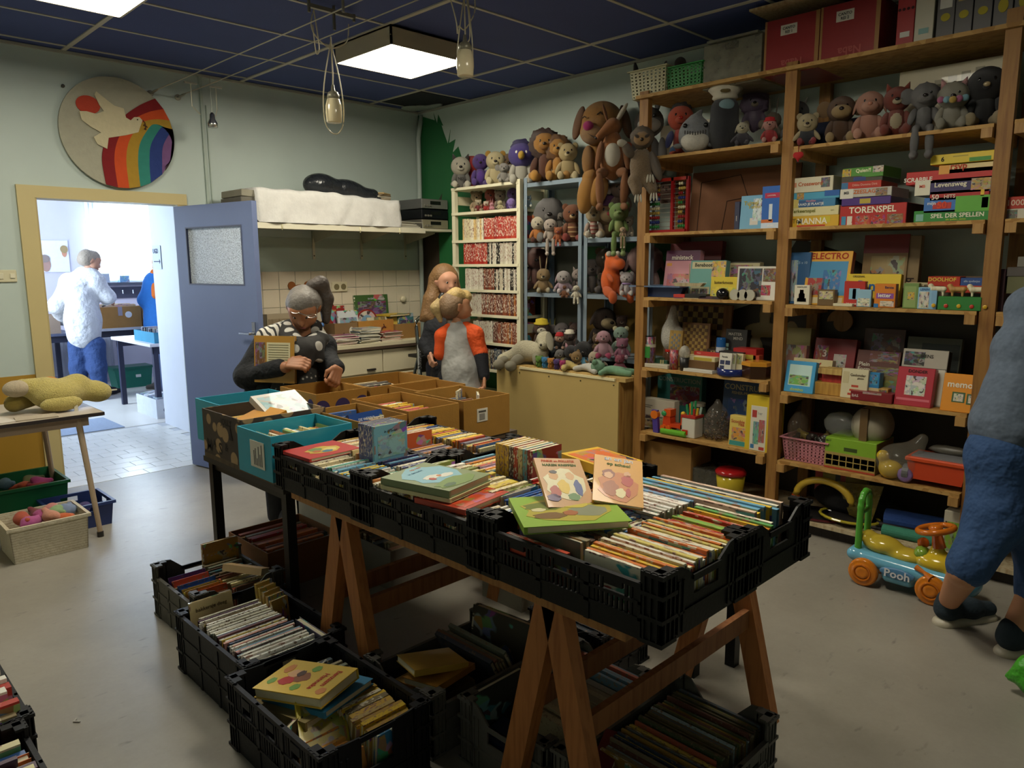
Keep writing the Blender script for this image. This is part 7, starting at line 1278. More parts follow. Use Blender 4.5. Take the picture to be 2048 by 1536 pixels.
plush('A',660,575,745,715,-.42,ZA,'#8d8474','small grey furry plush beside the shark',fur=True,ears='none',muz=0,hs=.8,legs=False)
def shark():
    t=thing('plush_toy','grey shark plush with a white belly and stitched teeth','plush toy',(-.44,-3.27,ZA));rz=math.atan2(CAM[1]+3.27,CAM[0]+.44);t.rotation_euler=(0,0,rz)
    ob('body',sdf_mesh([('e',(0,0,.1),(.09,.1,.115)),('c',(0,0,.2),(-.04,.03,.25),.03,.012)],.009,.03),'#77797c',M_plush,t);ob('belly_patch',sdf_mesh([('e',(.035,0,.065),(.068,.085,.065))],.009,.02),'#bdb8ac',M_plush,t)
    for i in range(9):ob('tooth',MB().box(0,-.003,-.01,.003,.003,.01),'#3a3836',M_plush,t,(.098-.0025*abs(i-4)**1.4,-.06+.015*i,.098+.003*abs(i-4)),(0,0,0))
    for s in (-1,1):ob('eye',BALLS,'#141414',M_gloss,t,(.07,s*.06,.15),scale=.014);ob('fin',BALL,'#77797c',M_plush,t,(.02,s*.1,.04),scale=(.03,.03,.015))
shark()
plush('A',895,100,1065,490,-.25,ZA,'#6a3c1c','brown fox plush with tall pointed ears and striped scarf',ears='long',ec='#9a7434',c2='#a89468',scarf='#b8a888',hs=.75,lc='#9a7424')
def capped():
    t=thing('plush_toy','black rounded plush wearing a white captain cap','plush toy',(-.40,-3.44,ZA));rz=math.atan2(CAM[1]+3.44,CAM[0]+.4);t.rotation_euler=(0,0,rz)
    ob('body',sdf_mesh([('e',(0,0,.12),(.085,.09,.14)),('e',(0,0,.24),(.075,.08,.07))],.01,.04),'#25272b',M_plush,t);ob('face_patch',BALL,'#7fa0a8',M_plush,t,(.062,.01,.25),scale=(.025,.045,.032));ob('cap',MB().lathe([(.06,0),(.075,.012),(.07,.03),(.1,.06),(.085,.085),(.02,.09)],22).mesh('c',True),'#b8b2a0',M_cloth,t,(0,0,.285));ob('cap_badge',BALLS,'#6a5a24',M_plush,t,(.085,0,.325),scale=(.006,.03,.012))
capped()
plush('A',1060,365,1440,655,-.46,ZA,'#34303a','lamb plush with a cream face in a dark flowered dress',hc='#b8b094',ears='floppy',ec='#a8a08a',c2='#c0b894',lc='#34303a',hs=.95,wide=1.15)
plush('A',1405,330,1650,635,-.44,ZA,'#a81f24','pink pig plush in a red padded coat and red cap',hc='#c08a80',hat='#a81f24',ears='floppy',ec='#c08a80',c2='#c08a80',hs=.95)
plush('A',1245,30,1510,370,-.16,ZA+.13,'#7a6284','lilac lion plush with a shaggy mane',mane='#7c6284',c2='#b8a888',ears='none',fur=True)
plush('A',1490,75,1650,400,-.18,ZA+.05,'#8a7c64','beige rabbit plush behind the pig',ears='long',fur=True)
plush('B',360,0,590,170,-.14,1.95,'#7a5c50','pinkish brown elephant plush peeping behind the abacus',ears='big',hs=1.3,c2='#8a6c60')
ZQ=2.175
plush('T',915,548,1085,722,-.46,ZQ,'#262a32','cream bear plush in a dark vest and red trousers',hc='#b5a47c',c2='#c0b08a',ears='round',lc='#8a1f24',hs=1.15,ac='#b5a47c')
plush('T',892,462,1012,620,-.25,ZQ+.05,'#6a6c70','grey plush with a red bib and white horn behind the bear',ears='horn',ec='#a8a8a0',scarf='#7a1c1e')
plush('T',1080,455,1248,700,-.38,ZQ,'#5a3a1e','brown monkey plush with a tan face',c2='#a88c5c',ears='big',ec='#8a6a44',hs=1.05,muz=1.0)
plush('T',1205,445,1395,692,-.40,ZQ,'#b8826c','pink pig plush with a long floppy snout',ears='floppy',c2='#c08c76',muz=.9,nose='#a8705c',hs=1.0)
plush('T',1350,395,1515,682,-.42,ZQ,'#7a2c18','red fox plush with a cream face and chest',belly='#b8a888',c2='#c0b090',ears='point',hs=.95,lc='#7a2c18')
plush('T',1462,390,1665,755,-.44,ZQ,'#7f7c7c','grey elephant plush with dangling legs over the shelf edge',pose='hang',drop=.35,ears='big',fur=True,hs=1.0,muz=.8,c2='#8a8686')
def llama():
    t=plush('T',1615,365,1792,628,-.44,ZQ,'#b8b29c','white fluffy llama plush with a pastel bead necklace',ears='point',ec='#a87a7a',fur=True,c2='#c4beaa',hs=1.1,lc='#b8b29c')
    for i,cc in enumerate(['#b8628a','#7fb0c0','#c9a84a','#b8628a','#7fb0c0']):ob('bead',BALLS,cc,M_plush,t,(.075+.012*(2-abs(i-2)),-.05+.025*i,.13-.004*(2-abs(i-2))),scale=.016)
llama()
plush('T',1775,325,1952,618,-.38,ZQ,'#0f1015','black mole plush with beige paws beside the right post',c2='#0f1015',ac='#0f1015',ears='none',muz=.3,hs=1.1,lc='#9a8a68',nose='#9a8a68')
plush('T',1745,430,1850,600,-.25,ZQ,'#77705c','grey and tan plush half hidden behind the mole',ears='floppy',ec='#6a6a6c')
ht=thing('heart_charm','red felt heart hanging on a cord from the pine post','charm',P(*px('T',957,760),x=-.53));ob('heart',sdf_mesh([('e',(0,.012,.012),(.008,.018,.018)),('e',(0,-.012,.012),(.008,.018,.018)),('c',(0,0,.0),(0,0,-.022),.014,.004)],.005,.01),'#a01c1e',M_cloth,ht);ob('cord',MB().tube([(0,0,.02),(0,0,.1)],.002,5),'#7a1518',M_cloth,ht)
plush('B',205,640,300,1000,-.16,1.33,'#b08a84','large pale pink plush behind the steel upright',ears='floppy',hs=1.2,fur=True)
plush('B',190,985,290,1125,-.40,1.41,'#c06a74','small pink pig figure standing on the tray lid',ears='point',hs=1.1,pose='stand')
plush('D',180,195,280,420,-.12,1.0,'#8a2444','dark pink plush behind the feather bundle',ears='point',fur=True)
# ================================================================== comic albums in the white bookcase
CW=['#d8cfb0','#e0d8c0','#cfc49c','#d8b878'];CRD=['#a8281f','#b0301f','#9c221c','#b5432a'];CBW=['#cfc8b4','#d8d2c0','#c4bca4','#23201e'];CBR=['#5a2c20','#7a3a24','#8a4a2c','#6a3428','#a8642c']
for k,(z,segs,nm) in enumerate([(1.752,((-1.23,-.98,CW),(-1.64,-1.23,CRD)),'highest album board'),(1.552,((-1.27,-.98,CRD),(-1.64,-1.27,CBW)),'second album board'),(1.342,((-1.22,-1.0,CBW[:3]),(-1.36,-1.22,CBR[:2]),(-1.64,-1.36,CBW)),'third album board'),(1.137,((-1.2,-1.0,CBW[:3]),(-1.64,-1.2,CBR)),'fourth album board'),(.907,((-1.33,-1.1,CBW[:3]),(-1.64,-1.33,CBR)),'fifth album board'),(.682,((-1.3,-1.05,['#5a3a30','#6a5a44','#7a2c24','#8a7a54']),(-1.64,-1.3,['#2a3446','#3a4a5c','#55402c'])),'lowest album board')]):
    for (y0,y1,pal) in segs:
        y=y0
        while y < y1-.012:
            t_=random.uniform(.014,.022);c=random.choice(pal);h_=random.uniform(.165,.178)
            book(.19,t_,h_,shade(c),frame4((WX+.01,y,z),(1,0,0),(0,1,0),(0,0,1)),f'{"slim " if t_ < .0165 else "thick " if t_ > .0195 else ""}{tone(c)} spined comic album on the {nm} of the bookcase',f'comic albums on the {nm}','comic_album',cat='comic');y += t_+.0008
ob('picture_card',MB().box(-.002,-.14,0,.0,.1,.17),'#b8a878',M_art,loc=(-.06,-1.0,1.553),label='curved tan picture card at the empty end of the second album board',cat='card')
# ================================================================== wall shelf goods
def av(z,h,col,label,face):
    t=thing('stereo_unit',label,'stereo',(-.21,-.26,z));ob('case',MB().box(-.115,-.17,.004,.185,.17,h).mesh('c',bevel=.003),col,M_metal,t);ob('faceplate',MB().box(-.112,-.176,.008,.182,-.17,h-.004),face,M_metal,t);ob('display',MB().box(-.02,-.178,h*.45,.1,-.175,h*.8),'#1c1c1a',M_gloss,t)
    for i in range(3):ob('knob',MB().tube([(-.08+.03*i,-.176,h*.35),(-.08+.03*i,-.188,h*.35)],.009,10),'#8a867a',M_metal,t)
av(1.867,.085,'#77736a','beige stereo receiver at the bottom of the equipment stack','#a39a80');av(1.955,.085,'#17181c','black video recorder in the middle of the equipment stack','#1c1d22');av(2.043,.09,'#6a6a68','silver cassette deck on top of the equipment stack','#8d8b84')
cl=thing('covered_stack','white tablecloth draped over a long stack on the wall shelf','cloth',(-1.25,-.28,1.867))
mb=MB();nx,prof=60,[(.20,.25),(.10,.262),(0,.265),(-.12,.262),(-.19,.25),(-.205,.22),(-.208,.17),(-.21,.1),(-.212,.04),(-.213,.004)];rc=random.Random(5)
ph=[rc.uniform(0,6) for _ in range(6)]
for i in range(nx+1):
    x=-.655+1.3*i/nx
    for j,(y,z) in enumerate(prof):
        w=.008*math.sin(x*17+ph[0])*(j > 4)+.006*math.sin(x*31+j*.7+ph[1])+(.01*math.sin(x*9+j*.9+ph[2]) if j > 3 else 0);sag=-.05*max(0,(x+.1))**1.3
        mb.v.append((x+.006*math.sin(j+x*20),y-abs(w) if j > 3 else y,z+(sag if j < 6 else sag*(9-j)/4)+(w*.7 if j <= 4 else 0)))
n=len(prof)
for i in range(nx):
    for j in range(n-1):mb.f.append((i*n+j,(i+1)*n+j,(i+1)*n+j+1,i*n+j+1))
for e_ in (0,nx):mb.f.append(tuple(e_*n+j for j in (range(n) if e_ == 0 else range(n-1,-1,-1))))
ob('tablecloth',mb.mesh('t',True),'#d6d4cf',M_cloth,cl);ob('stack_core',MB().box(-.63,-.19,0,.62,.2,.2),'#8a8574',M_card,cl)
ob('plastic_bag',sdf_mesh([('e',(-.16,0,.03),(.14,.08,.05)),('e',(.05,.01,.02),(.16,.08,.045)),('e',(.22,.0,.0),(.12,.07,.035)),('c',(.3,-.02,-.01),(.38,-.09,-.07),.03,.01)],.012,.03),'#23262a',mat('bag_film',.25,var=.3,nscale=18,bump=1,bscale=26),loc=(-1.08,-.30,2.135),scale=(1.1,1.2,1.9),label='crumpled black plastic bag lying on the draped white cloth',cat='bag')
for i in range(5):ob('folded_cloth',MB().box(-.09,-.08,0,.09,.08,.014).mesh('f',bevel=.005),['#b8b09c','#a89a84','#c4bca8','#8a7a60','#b59a6a'][i],M_cloth,loc=(-.70+.006*i,-.28,2.093+.0145*i),rot=(0,0,.15*i),label=['lowest grey','second tan grey','third pale','fourth brownish','topmost ochre'][i]+' folded cloth beside the black bag',cat='cloth')
for i in range(4):ob('cardboard_sheet',MB().box(-.06,-.17,0,.05,.17,.05).mesh('c',bevel=.004),['#7a766a','#a39c86','#6a665c','#8f8a78'][i],M_card,loc=(-1.965+.006*i,-.28,1.868+.052*i+.03),rot=(0,.04*(i-2),0),label=['lowest dark','second beige','third grey','topmost pale'][i]+' packed bundle at the left end of the draped cloth',cat='bundle')
wt=thing('letter_tray','white wire letter tray with papers on the wall shelf','letter tray',(-.50,-.36,1.868));ob('wire_frame',MB().tube([(-.1,-.1,.0),(-.1,-.1,.05),(.16,-.1,.05),(.16,-.1,0)],.004,6),'#c4c0b0',M_metal,wt);ob('wire_frame',MB().tube([(-.1,.1,.0),(-.1,.1,.05),(.16,.1,.05),(.16,.1,0)],.004,6),'#c4c0b0',M_metal,wt)
for i in range(4):ob('paper_sheaf',MB().box(-.1,-.09,.004+.011*i,.14-.02*i,.09,.013+.011*i),['#b8b4a4','#9a9484','#c4c0b0','#a8a294'][i],M_paper,wt,rot=(0,0,.05*i-.06))
# ================================================================== counter goods
k1=carton('cardboard_carton',-1.28,-.46,-1.06,-.14,.905,.17,'#7a5f3c','brown carton marked cb with a round label on the counter');me,w_,h_=text_mesh('cb',True);ob('lettering',me,'#2c241a',M_paper,k1,(-.03,-.161,.06),(PI/2,0,0),.08);ob('round_label',MB().prism([(.05+.022*math.cos(t*PI/8),.10+.035*math.sin(t*PI/8)) for t in range(16)],'y',-.162,-.16),'#c4beae',M_paper,k1)
k2=carton('cardboard_carton',-1.05,-.46,-.69,-.14,.905,.175,'#a8742e','brown carton printed with an apple on the counter');me,w_,h_=text_mesh('Een doos fruit',True);ob('lettering',me,'#4a2c18',M_paper,k2,(-.06,-.162,.08),(PI/2,0,0),.02);ob('printed_apple',MB().tube([(.08+.03*math.cos(t*PI/10),-.162,.08+.035*math.sin(t*PI/10)) for t in range(3,19)],.005,5).tube([(.08,-.162,.115),(.075,-.162,.14)],.004,5),'#4a1c18',M_paper,k2)
carton('cardboard_carton',-.68,-.48,-.41,-.14,.905,.13,'#8f6a38','lower brown carton of picture books behind the stepladder')
def ub(x,y,z,w,h,col,lab,**k):return up_book((x,y,z),w,.014,h,0,col,lab,lean=-.08,**k)
ub(-1.17,-.3,1.0,.2,.21,'#8a2420','dark red book with yellow letters in the cb carton',title='Vak',tcol='#c9b04a');ub(-1.08,-.36,.97,.2,.20,'#c9ced0','white picture book with a red badge on the cartons',art='#7fa0b0')
ub(-.62,-.04,1.08,.37,.2,'#3f5f30','green framed picture board leaning on the tiles',title='EN DAT',art='#5a3a5c',tcol='#c9c4d8');ub(-.6,-.35,.92,.2,.19,'#b8b07a','yellow green album in the low carton',art='#b5a86a');ub(-.5,-.4,.92,.17,.2,'#3f6f78','teal album with a purple picture in the low carton',art='#4a3a54')
for i in range(7):ub(-.84+.035*i,-.38+.01*(i % 2),.93,.12,.17,['#c9c2a4','#5f8ab0','#b59a4a','#a8564a','#d0c8b0','#6f8a5a','#cfae4c'][i],['cream','light blue','ochre','brick red','ivory','moss green','straw yellow'][i]+' thin album standing in the apple carton')
flat_book(-.58,-.3,1.1,.26,.014,.2,.1,'#c0a02c','bright yellow book lying on top of the counter albums')
rp=thing('round_puzzle','round red rimmed card puzzle standing in the apple carton','puzzle',(-.86,-.3,1.06));ob('disc',MB().prism([(.11*math.cos(t*PI/12),.11*math.sin(t*PI/12)) for t in range(24)],'y',-.006,.006),'#8a2a24',M_box,rp);ob('ring',MB().prism([(.095*math.cos(t*PI/12),.095*math.sin(t*PI/12)) for t in range(24)],'y',-.008,-.006),'#cfc6b0',M_art,rp);ob('hub',MB().prism([(.06*math.cos(t*PI/12),.06*math.sin(t*PI/12)) for t in range(24)],'y',-.010,-.008),'#7fa0b5',M_box,rp)
def mags(x,y,n,w,h,pal,lab,grp,seed):
    r=random.Random(seed)
    for i in range(n):
        c=pal[i % len(pal)];o=ob('magazine',MB().box(-w/2,-h/2,0,w/2,h/2,.0085).mesh('m',bevel=.0015),shade(c),M_art if i == n-1 else M_box,loc=(x+r.uniform(-.015,.015),y+r.uniform(-.01,.01),.906+.009*i),rot=(0,0,r.uniform(-.12,.12)),label=f'{tone(c)} magazine in the {lab}',cat='magazine',group=grp)
        ob('pages',MB().box(-w/2+.002,-h/2-.0006,.0015,w/2-.002,-h/2+.001,.007),'#cfc8b4',M_paper,o)
mags(-1.26,-.5,9,.22,.2,['#c4bcb4','#a83a74','#cfc8c0','#7a2c54','#d0c8c4'],'pink and white magazine pile on the counter','pink magazine pile',1);mags(-1.03,-.5,14,.2,.2,['#b8b09c','#8a9a94','#a8a08c','#c4bca8','#3a4a54','#cfc6a8'],'tall grey magazine pile on the counter','tall grey magazine pile',2);mags(-.80,-.5,9,.2,.2,['#b8ac94','#a8342a','#c4b8a0','#a82c24','#b03a28'],'red magazine pile on the counter','red magazine pile',3)
mags(-1.50,-.4,5,.2,.24,['#7a6a5c','#c4bca8'],'low magazine pile behind the woman','low magazine pile',4)
bb=thing('bread_box','beige roll top bread box on the counter behind the woman','bread box',(-1.62,-.25,.905));ob('box',MB().prism([(-.12,0),(.12,0),(.12,.2),(.05,.26),(-.12,.27)],'x',-.2,.2),'#a3947a',M_paint,bb)
for i in range(4):ob('slat',MB().box(-.19,-.125,.04+.05*i,.19,-.12,.08+.05*i),'#8a7a60',M_wood,bb)
be=thing('bear_decal','orange brown bear head cut-out fixed on the wall tiles','decal',(-1.33,-.012,1.28));ob('head',MB().prism([(.10*math.cos(t*PI/12),.11*math.sin(t*PI/12)) for t in range(24)],'y',-.006,0),'#8a4f1c',M_paint,be)
for s in (-1,1):ob('ear',MB().prism([(s*.075+.035*math.cos(t*PI/8),.1+.035*math.sin(t*PI/8)) for t in range(16)],'y',-.008,-.001),'#8a4f1c',M_paint,be)
for i,z in enumerate((1.19,1.08)):ob('red_bauble',BALL,'#8a1f1c',M_gloss,loc=(-1.06+.01*i,-.04,z),scale=.035,label=['round red bauble on the tiles above the counter','lower red bauble on the tiles beside the woman'][i],cat='bauble')
gb=thing('glue_bottle','white bottle with a blue cap beside the cb carton','bottle',(-1.35,-.38,.905));ob('bottle',MB().lathe([(.03,0),(.03,.1),(.012,.13),(.01,.15)],14).mesh('b',True),'#b8b4a4',M_plastic,gb);ob('cap',BALLS,'#4a74b0',M_plastic,gb,(0,0,.16),scale=.02)
sl=thing('stepladder','aluminium folding stepladder with black steps by the counter','stepladder',(-.80,-.9,0));AL='#8d9698'
pts=[(-.0,-.13,0),(.02,0,1.04),(.03,.01,1.09),(.07,.02,1.115),(.4,.02,1.115),(.44,.01,1.09),(.45,0,1.04),(.47,-.13,0)]
ob('front_frame',MB().tube(pts,.016,10).mesh('f',True),AL,M_chrome,sl);ob('rear_frame',MB().tube([(.03,.3,0),(.05,.02,.8),(.42,.02,.8),(.44,.3,0)],.013,8),AL,M_chrome,sl)
for i,z in enumerate((.28,.53,.78)):s_=ob('step',MB().box(.03,-.13+.1*z,z,.44,.10+.05*z,z+.025).mesh('s',bevel=.004),'#17171a',M_plastic,sl)
ob('back_panel',MB().box(.05,-.012,.66,.42,0,.9),'#121214',M_plastic,sl)
ob('brand_plate',MB().box(-.014,-.022,.66,.02,-.018,.9),'#c4c8c8',M_paper,sl,(0,-.035,.0));me,w_,h_=text_mesh('Alumexx',True);ob('lettering',me,'#17171a',M_paper,sl,(.003,-.0595,.78),(PI/2,-PI/2,0),.05)
# ================================================================== table and bins by the door
yd=thing('plush_toy','big pale yellow duck plush lying face down on the side table','plush toy',(-3.42,-.88,.716));YC='#b8a860'
ob('body',sdf_mesh([('e',(0,0,.095),(.135,.11,.09)),('c',(.08,.02,.11),(.2,.03,.09),.075,.06),('e',(.235,.03,.075),(.07,.065,.06)),('e',(.12,.03,.15),(.06,.06,.05)),('c',(-.06,.02,.13),(-.16,.02,.15),.07,.05)],.008,.03),YC,M_fur,yd)
ob('foot',sdf_mesh([('e',(-.195,.0,.15),(.07,.05,.048))],.008,.02),'#b8a88c',M_plush,yd);ob('foot',sdf_mesh([('c',(-.1,.1,.06),(-.2,.08,.055),.035,.05)],.008,.02),'#a89448',M_plush,yd);ob('wing',sdf_mesh([('e',(.0,-.09,.05),(.11,.04,.045))],.008,.02),YC,M_fur,yd);ob('label_tag',MB().box(.055,-.118,-.0,.075,-.115,.035),'#c9c4b0',M_cloth,yd);ob('tail_tag',MB().box(.3,.02,.075,.335,.024,.083),'#c9c4b0',M_cloth,yd)
oc=thing('knit_cap','small bright orange knitted cap behind the duck plush','cap',(-3.37,-.62,.716));ob('cap',sdf_mesh([('e',(0,0,.07),(.08,.07,.075)),('e',(-.02,0,.12),(.05,.05,.05))],.01,.03),'#c9832a',M_plush,oc)
cpp=thing('paper_cup','white paper cup with a red mark on the side table','cup',(-3.735,-.80,.716));ob('cup',MB().lathe([(.028,0),(.038,.105),(.04,.107),(.034,.105),(.026,.004)],24).mesh('c',True),'#cfc8bc',M_paper,cpp);ob('red_mark',MB().box(.0,-.037,.02,.02,-.034,.055),'#a8241f',M_paper,cpp);ob('rim',MB().lathe([(.038,.104),(.041,.107),(.038,.11)],24).mesh('r',True),'#d8d2c6',M_paper,cpp)
ob('paper_sheet',MB().box(-.12,-.09,0,.12,.09,.003),'#c4bcb0',M_paper,loc=(-3.80,-1.02,.716),rot=(0,0,.2),label='sheet of white paper lying on the side table',cat='paper');ob('table_cloth_strip',MB().box(-.10,-.06,0,.10,.06,.006),'#a89c88',M_cloth,loc=(-3.57,-1.05,.716),rot=(0,0,-.1),label='beige napkin lying under the duck plush foot',cat='napkin')
def bin_(x0,y0,x1,y1,h,col,label,name,taper=.03,hole=False,m=M_plastic):
    t=thing(name,label,'bin',((x0+x1)/2,(y0+y1)/2,0));sx,sy=(x1-x0)/2,(y1-y0)/2;ix,iy=sx-taper,sy-taper
    for nm,a in (('side',0),('end',PI/2),('side',PI),('end',-PI/2)):
        w1,d1,w0,d0=(sx,sy,ix,iy) if nm == 'side' else (sy,sx,iy,ix);mb=MB()
        def sec(u0,u1,v0,v1):
            n=len(mb.v)
            for o in (0,.005):
                for (u,v) in ((u0,v0),(u1,v0),(u1,v1),(u0,v1)):W=w0+(w1-w0)*v;mb.v.append((u*W,-(d0+(d1-d0)*v)+o,v*h))
            mb.f += [tuple(n+i for i in q) for q in ((0,1,2,3),(7,6,5,4),(0,4,5,1),(1,5,6,2),(2,6,7,3),(3,7,4,0))]
        if hole:sec(-1,1,0,.68);sec(-1,-.3,.68,1);sec(.3,1,.68,1);sec(-.3,.3,.88,1)
        else:sec(-1,1,0,1)
        ob(nm,mb,col,m,t,rot=(0,0,a))
    ob('bottom',MB().box(-ix,-iy,0,ix,iy,.005),col,m,t);r=MB();e=.012
    for q in ((-sx-e,-sy-e,sx+e,-sy),(-sx-e,sy,sx+e,sy+e),(-sx-e,-sy,-sx,sy),(sx,-sy,sx+e,sy)):r.box(q[0],q[1],h-.018,q[2],q[3],h)
    ob('rim',r,col,m,t);return t
def pat_weave(nt,tc,base):
    w=node(nt,'ShaderNodeTexWave');w.wave_type='BANDS';w.bands_direction='Z';w.inputs['Scale'].default_value=22;w.inputs['Distortion'].default_value=3;w.inputs['Detail Scale'].default_value=4;nt.links.new(tc.outputs['Object'],w.inputs['Vector'])
    mx=node(nt,'ShaderNodeMix',data_type='RGBA',blend_type='MULTIPLY');nt.links.new(thr(nt,w.outputs['Fac'],.5,0),mx.inputs['Factor']);nt.links.new(base,mx.inputs['A']);mx.inputs['B'].default_value=(.78,.74,.66,1);return mx.outputs['Result']
bin_(-3.81,-1.345,-3.435,-1.03,.2,'#cfc6ae','white woven basket of soft coloured toys on the floor','woven_basket',.012,m=mat('woven_plastic',.6,pattern=pat_weave,bump=.5,bscale=45));bin_(-3.76,-.68,-3.36,-.24,.24,'#17613a','dark green plastic bin of toys under the side table','plastic_bin',.02);bin_(-3.53,-1.02,-3.21,-.70,.15,'#23366e','navy blue plastic bin with a hand hole behind the woven basket','plastic_bin',.015,True)
rt=random.Random(9)
def heap(x0,y0,x1,y1,z,items,where):
    for i,(c,nm) in enumerate(items):
        q=[('e',(0,0,0),(.05,.035,.03)),('c',(0,0,0),(rt.uniform(.03,.07),rt.uniform(-.05,.05),.015),.025,.015),('c',(0,0,0),(-.05,rt.uniform(-.03,.04),.0),.022,.014),('e',(-.02,.02,.02),(.03,.025,.02))]
        ob('soft_toy',sdf_mesh(q,.008,.02),c,M_plush,loc=(rt.uniform(x0,x1),y0+(y1-y0)*(i+.5)/len(items),z+.02*(i % 2)),rot=(rt.uniform(-.3,.3),0,rt.uniform(0,6)),label=nm+' soft toy heaped in '+where,cat='soft toy')
heap(-3.7,-1.28,-3.52,-1.08,.17,[('#c9602c','orange'),('#c98a70','salmon'),('#b0548a','magenta'),('#8aa874','pale green'),('#5a5a8c','slate blue'),('#c07a70','coral'),('#7a2c30','dark red')],'the woven basket')
for (c,nm,x) in (('#b04a2c','rust',-3.70),('#a8487c','raspberry pink',-3.6),('#7a8aa8','grey blue',-3.48)):heap(x-.01,-1.2,x+.01,-1.1,.18,[(c,nm)],'the woven basket')
heap(-3.66,-.6,-3.48,-.34,.19,[('#a8283c','crimson'),('#a83a74','deep pink'),('#c0502c','burnt orange'),('#6a8aa0','dusty blue'),('#8a8a5a','khaki')],'the green bin')
heap(-3.45,-.95,-3.3,-.8,.06,[('#3a4a84','dark blue'),('#6a5a9a','violet')],'the navy bin')
ob('plastic_clip',MB().tube([(0,.012,.003),(-.012,0,.003),(.004,-.016,.003)],.003,6),'#b8b2a8',M_plastic,loc=(-3.972,-3.09,0),label='tiny white bent clip lying alone on the floor',cat='clip')
gbg=thing('green_bag','lime green shopping bag standing on the floor at the open side','bag',(-1.50,-5.54,0));ob('bag',sdf_mesh([('c',(0,-.14,.06),(0,.14,.06),.06,.06),('c',(0,-.15,.1),(0,.17,.12),.04,.03),('c',(0,.17,.1),(-.02,.22,.06),.03,.015)],.012,.04),'#3f9a24',mat('bag_plastic',.35,var=.15,nscale=12,bump=.9,bscale=14,bdist=.04),gbg);[ob('handle',MB().tube([(.02*s,-.08,.12),(.03*s,-.05,.2),(.03*s,.05,.2),(.02*s,.08,.12)],.006,8),'#3a8f22',M_plastic,gbg) for s in (-1,1)]
# ================================================================== ride-on car
rc_=thing('ride_on_car','blue and yellow ride-on toy car with orange wheels before the shelves','toy car',(-.84,-4.76,0))
def carp(name,pr,col,v=.007,k=.02):return ob(name,sdf_mesh(pr,v,k),col,M_gloss,rc_)
carp('body',[('c',(x,.20,.125),(x,-.25,.105),.035,.04) for x in (-.06,-.02,.02,.06)]+[('c',(-.07,.23,.135),(.07,.23,.135),.03,.03),('c',(-.075,.06,.07),(-.075,-.03,.07),.03,.03),('c',(.075,.06,.07),(.075,-.03,.07),.03,.03),('e',(0,-.26,.1),(.09,.05,.05))],'#6aaac4')
carp('seat',[('e',(0,.12,.19),(.065,.09,.045)),('e',(0,.01,.165),(.06,.1,.035)),('e',(0,.19,.215),(.055,.03,.03))],'#c0a838');carp('bonnet',[('e',(0,-.13,.17),(.075,.11,.05)),('c',(0,-.12,.17),(0,-.12,.25),.04,.025),('e',(0,-.22,.14),(.08,.07,.05))],'#c9ac2c')
carp('push_handle',[('c',(s*.055,.215,.14),(s*.055,.215,.37),.017,.015) for s in (-1,1)]+[('c',(.055*math.cos(a),.215,.37+.07*math.sin(a)),(.055*math.cos(b),.215,.37+.07*math.sin(b)),.015,.015) for a,b in [(PI*i/6,PI*(i+1)/6) for i in range(6)]]+[('c',(-.05,.215,.34),(.05,.215,.34),.012,.012)],'#4f9a34',.006,.008)
ob('steering_column',MB().tube([(0,-.125,.24),(0,-.11,.31)],[.03,.02],14),'#b85a1c',M_gloss,rc_)
sw_=ob('steering_wheel',MB().tube([(.075*math.cos(t*PI/12),.075*math.sin(t*PI/12),0) for t in range(25)],.014,10).mesh('w',True),'#c46a1c',M_gloss,rc_,(0,-.105,.325),(-.25,0,0));ob('hub',MB().lathe([(.03,-.01),(.03,.012),(.015,.02)],16).mesh('h',True),'#c46a1c',M_gloss,sw_);ob('spoke',MB().box(-.07,-.012,-.006,.07,.012,.006),'#b8601c',M_gloss,sw_)
for s in (-1,1):
    for y in (.165,-.135):
        w=ob('wheel',MB().lathe([(.058,-.022),(.066,-.016),(.068,0),(.066,.016),(.058,.022),(.05,.018),(.048,.022),(.03,.018),(.028,.024),(.014,.02)],26).mesh('w',True),'#c9741c',M_gloss,rc_,(s*.105,y,.068),(0,s*PI/2,0))
        ob('hub_ring',MB().tube([(.038*math.cos(t*PI/10),.038*math.sin(t*PI/10),.021) for t in range(21)],.005,6),'#b8651a',M_gloss,w)
ob('toy_key',MB().tube([(-.085,-.06,.15),(-.1,-.1,.14),(-.115,-.135,.125)],[.014,.008,.02],10),'#c06a1c',M_gloss,rc_);ob('dash_toy',LUMP[0],'#7a9a34',M_gloss,rc_,(-.01,-.06,.2),scale=(.04,.035,.03));ob('dash_toy',LUMP[1],'#b8581c',M_gloss,rc_,(.03,-.05,.235),scale=(.03,.025,.025))
ob('label_patch',sdf_mesh([('e',(-.108,.015,.1),(.006,.085,.03))],.006,.01),'#4a7aa0',M_box,rc_);me,w_,h_=text_mesh('Pooh',True);ob('lettering',me,'#cfd0d0',M_paper,rc_,(-.1165,.012,.1),(PI/2,0,-PI/2),.055)
for (a,b,y0,y1,col,lab) in ((1760,1810,1010,1350,'#2c2426','dark narrow box standing in the last bay'),(1812,1870,1000,1350,'#4a2a34','wine red narrow box standing in the last bay'),(1905,2100,985,1060,'#5a5450','grey flat box lying in the last bay'),(1900,2110,1062,1200,'#6a6a48','olive picture box in the last bay'),(1990,2100,900,984,'#77746a','light grey carton on top in the last bay')):gbox('C',a,y0,b,y1,col,lab,.22,-.45)
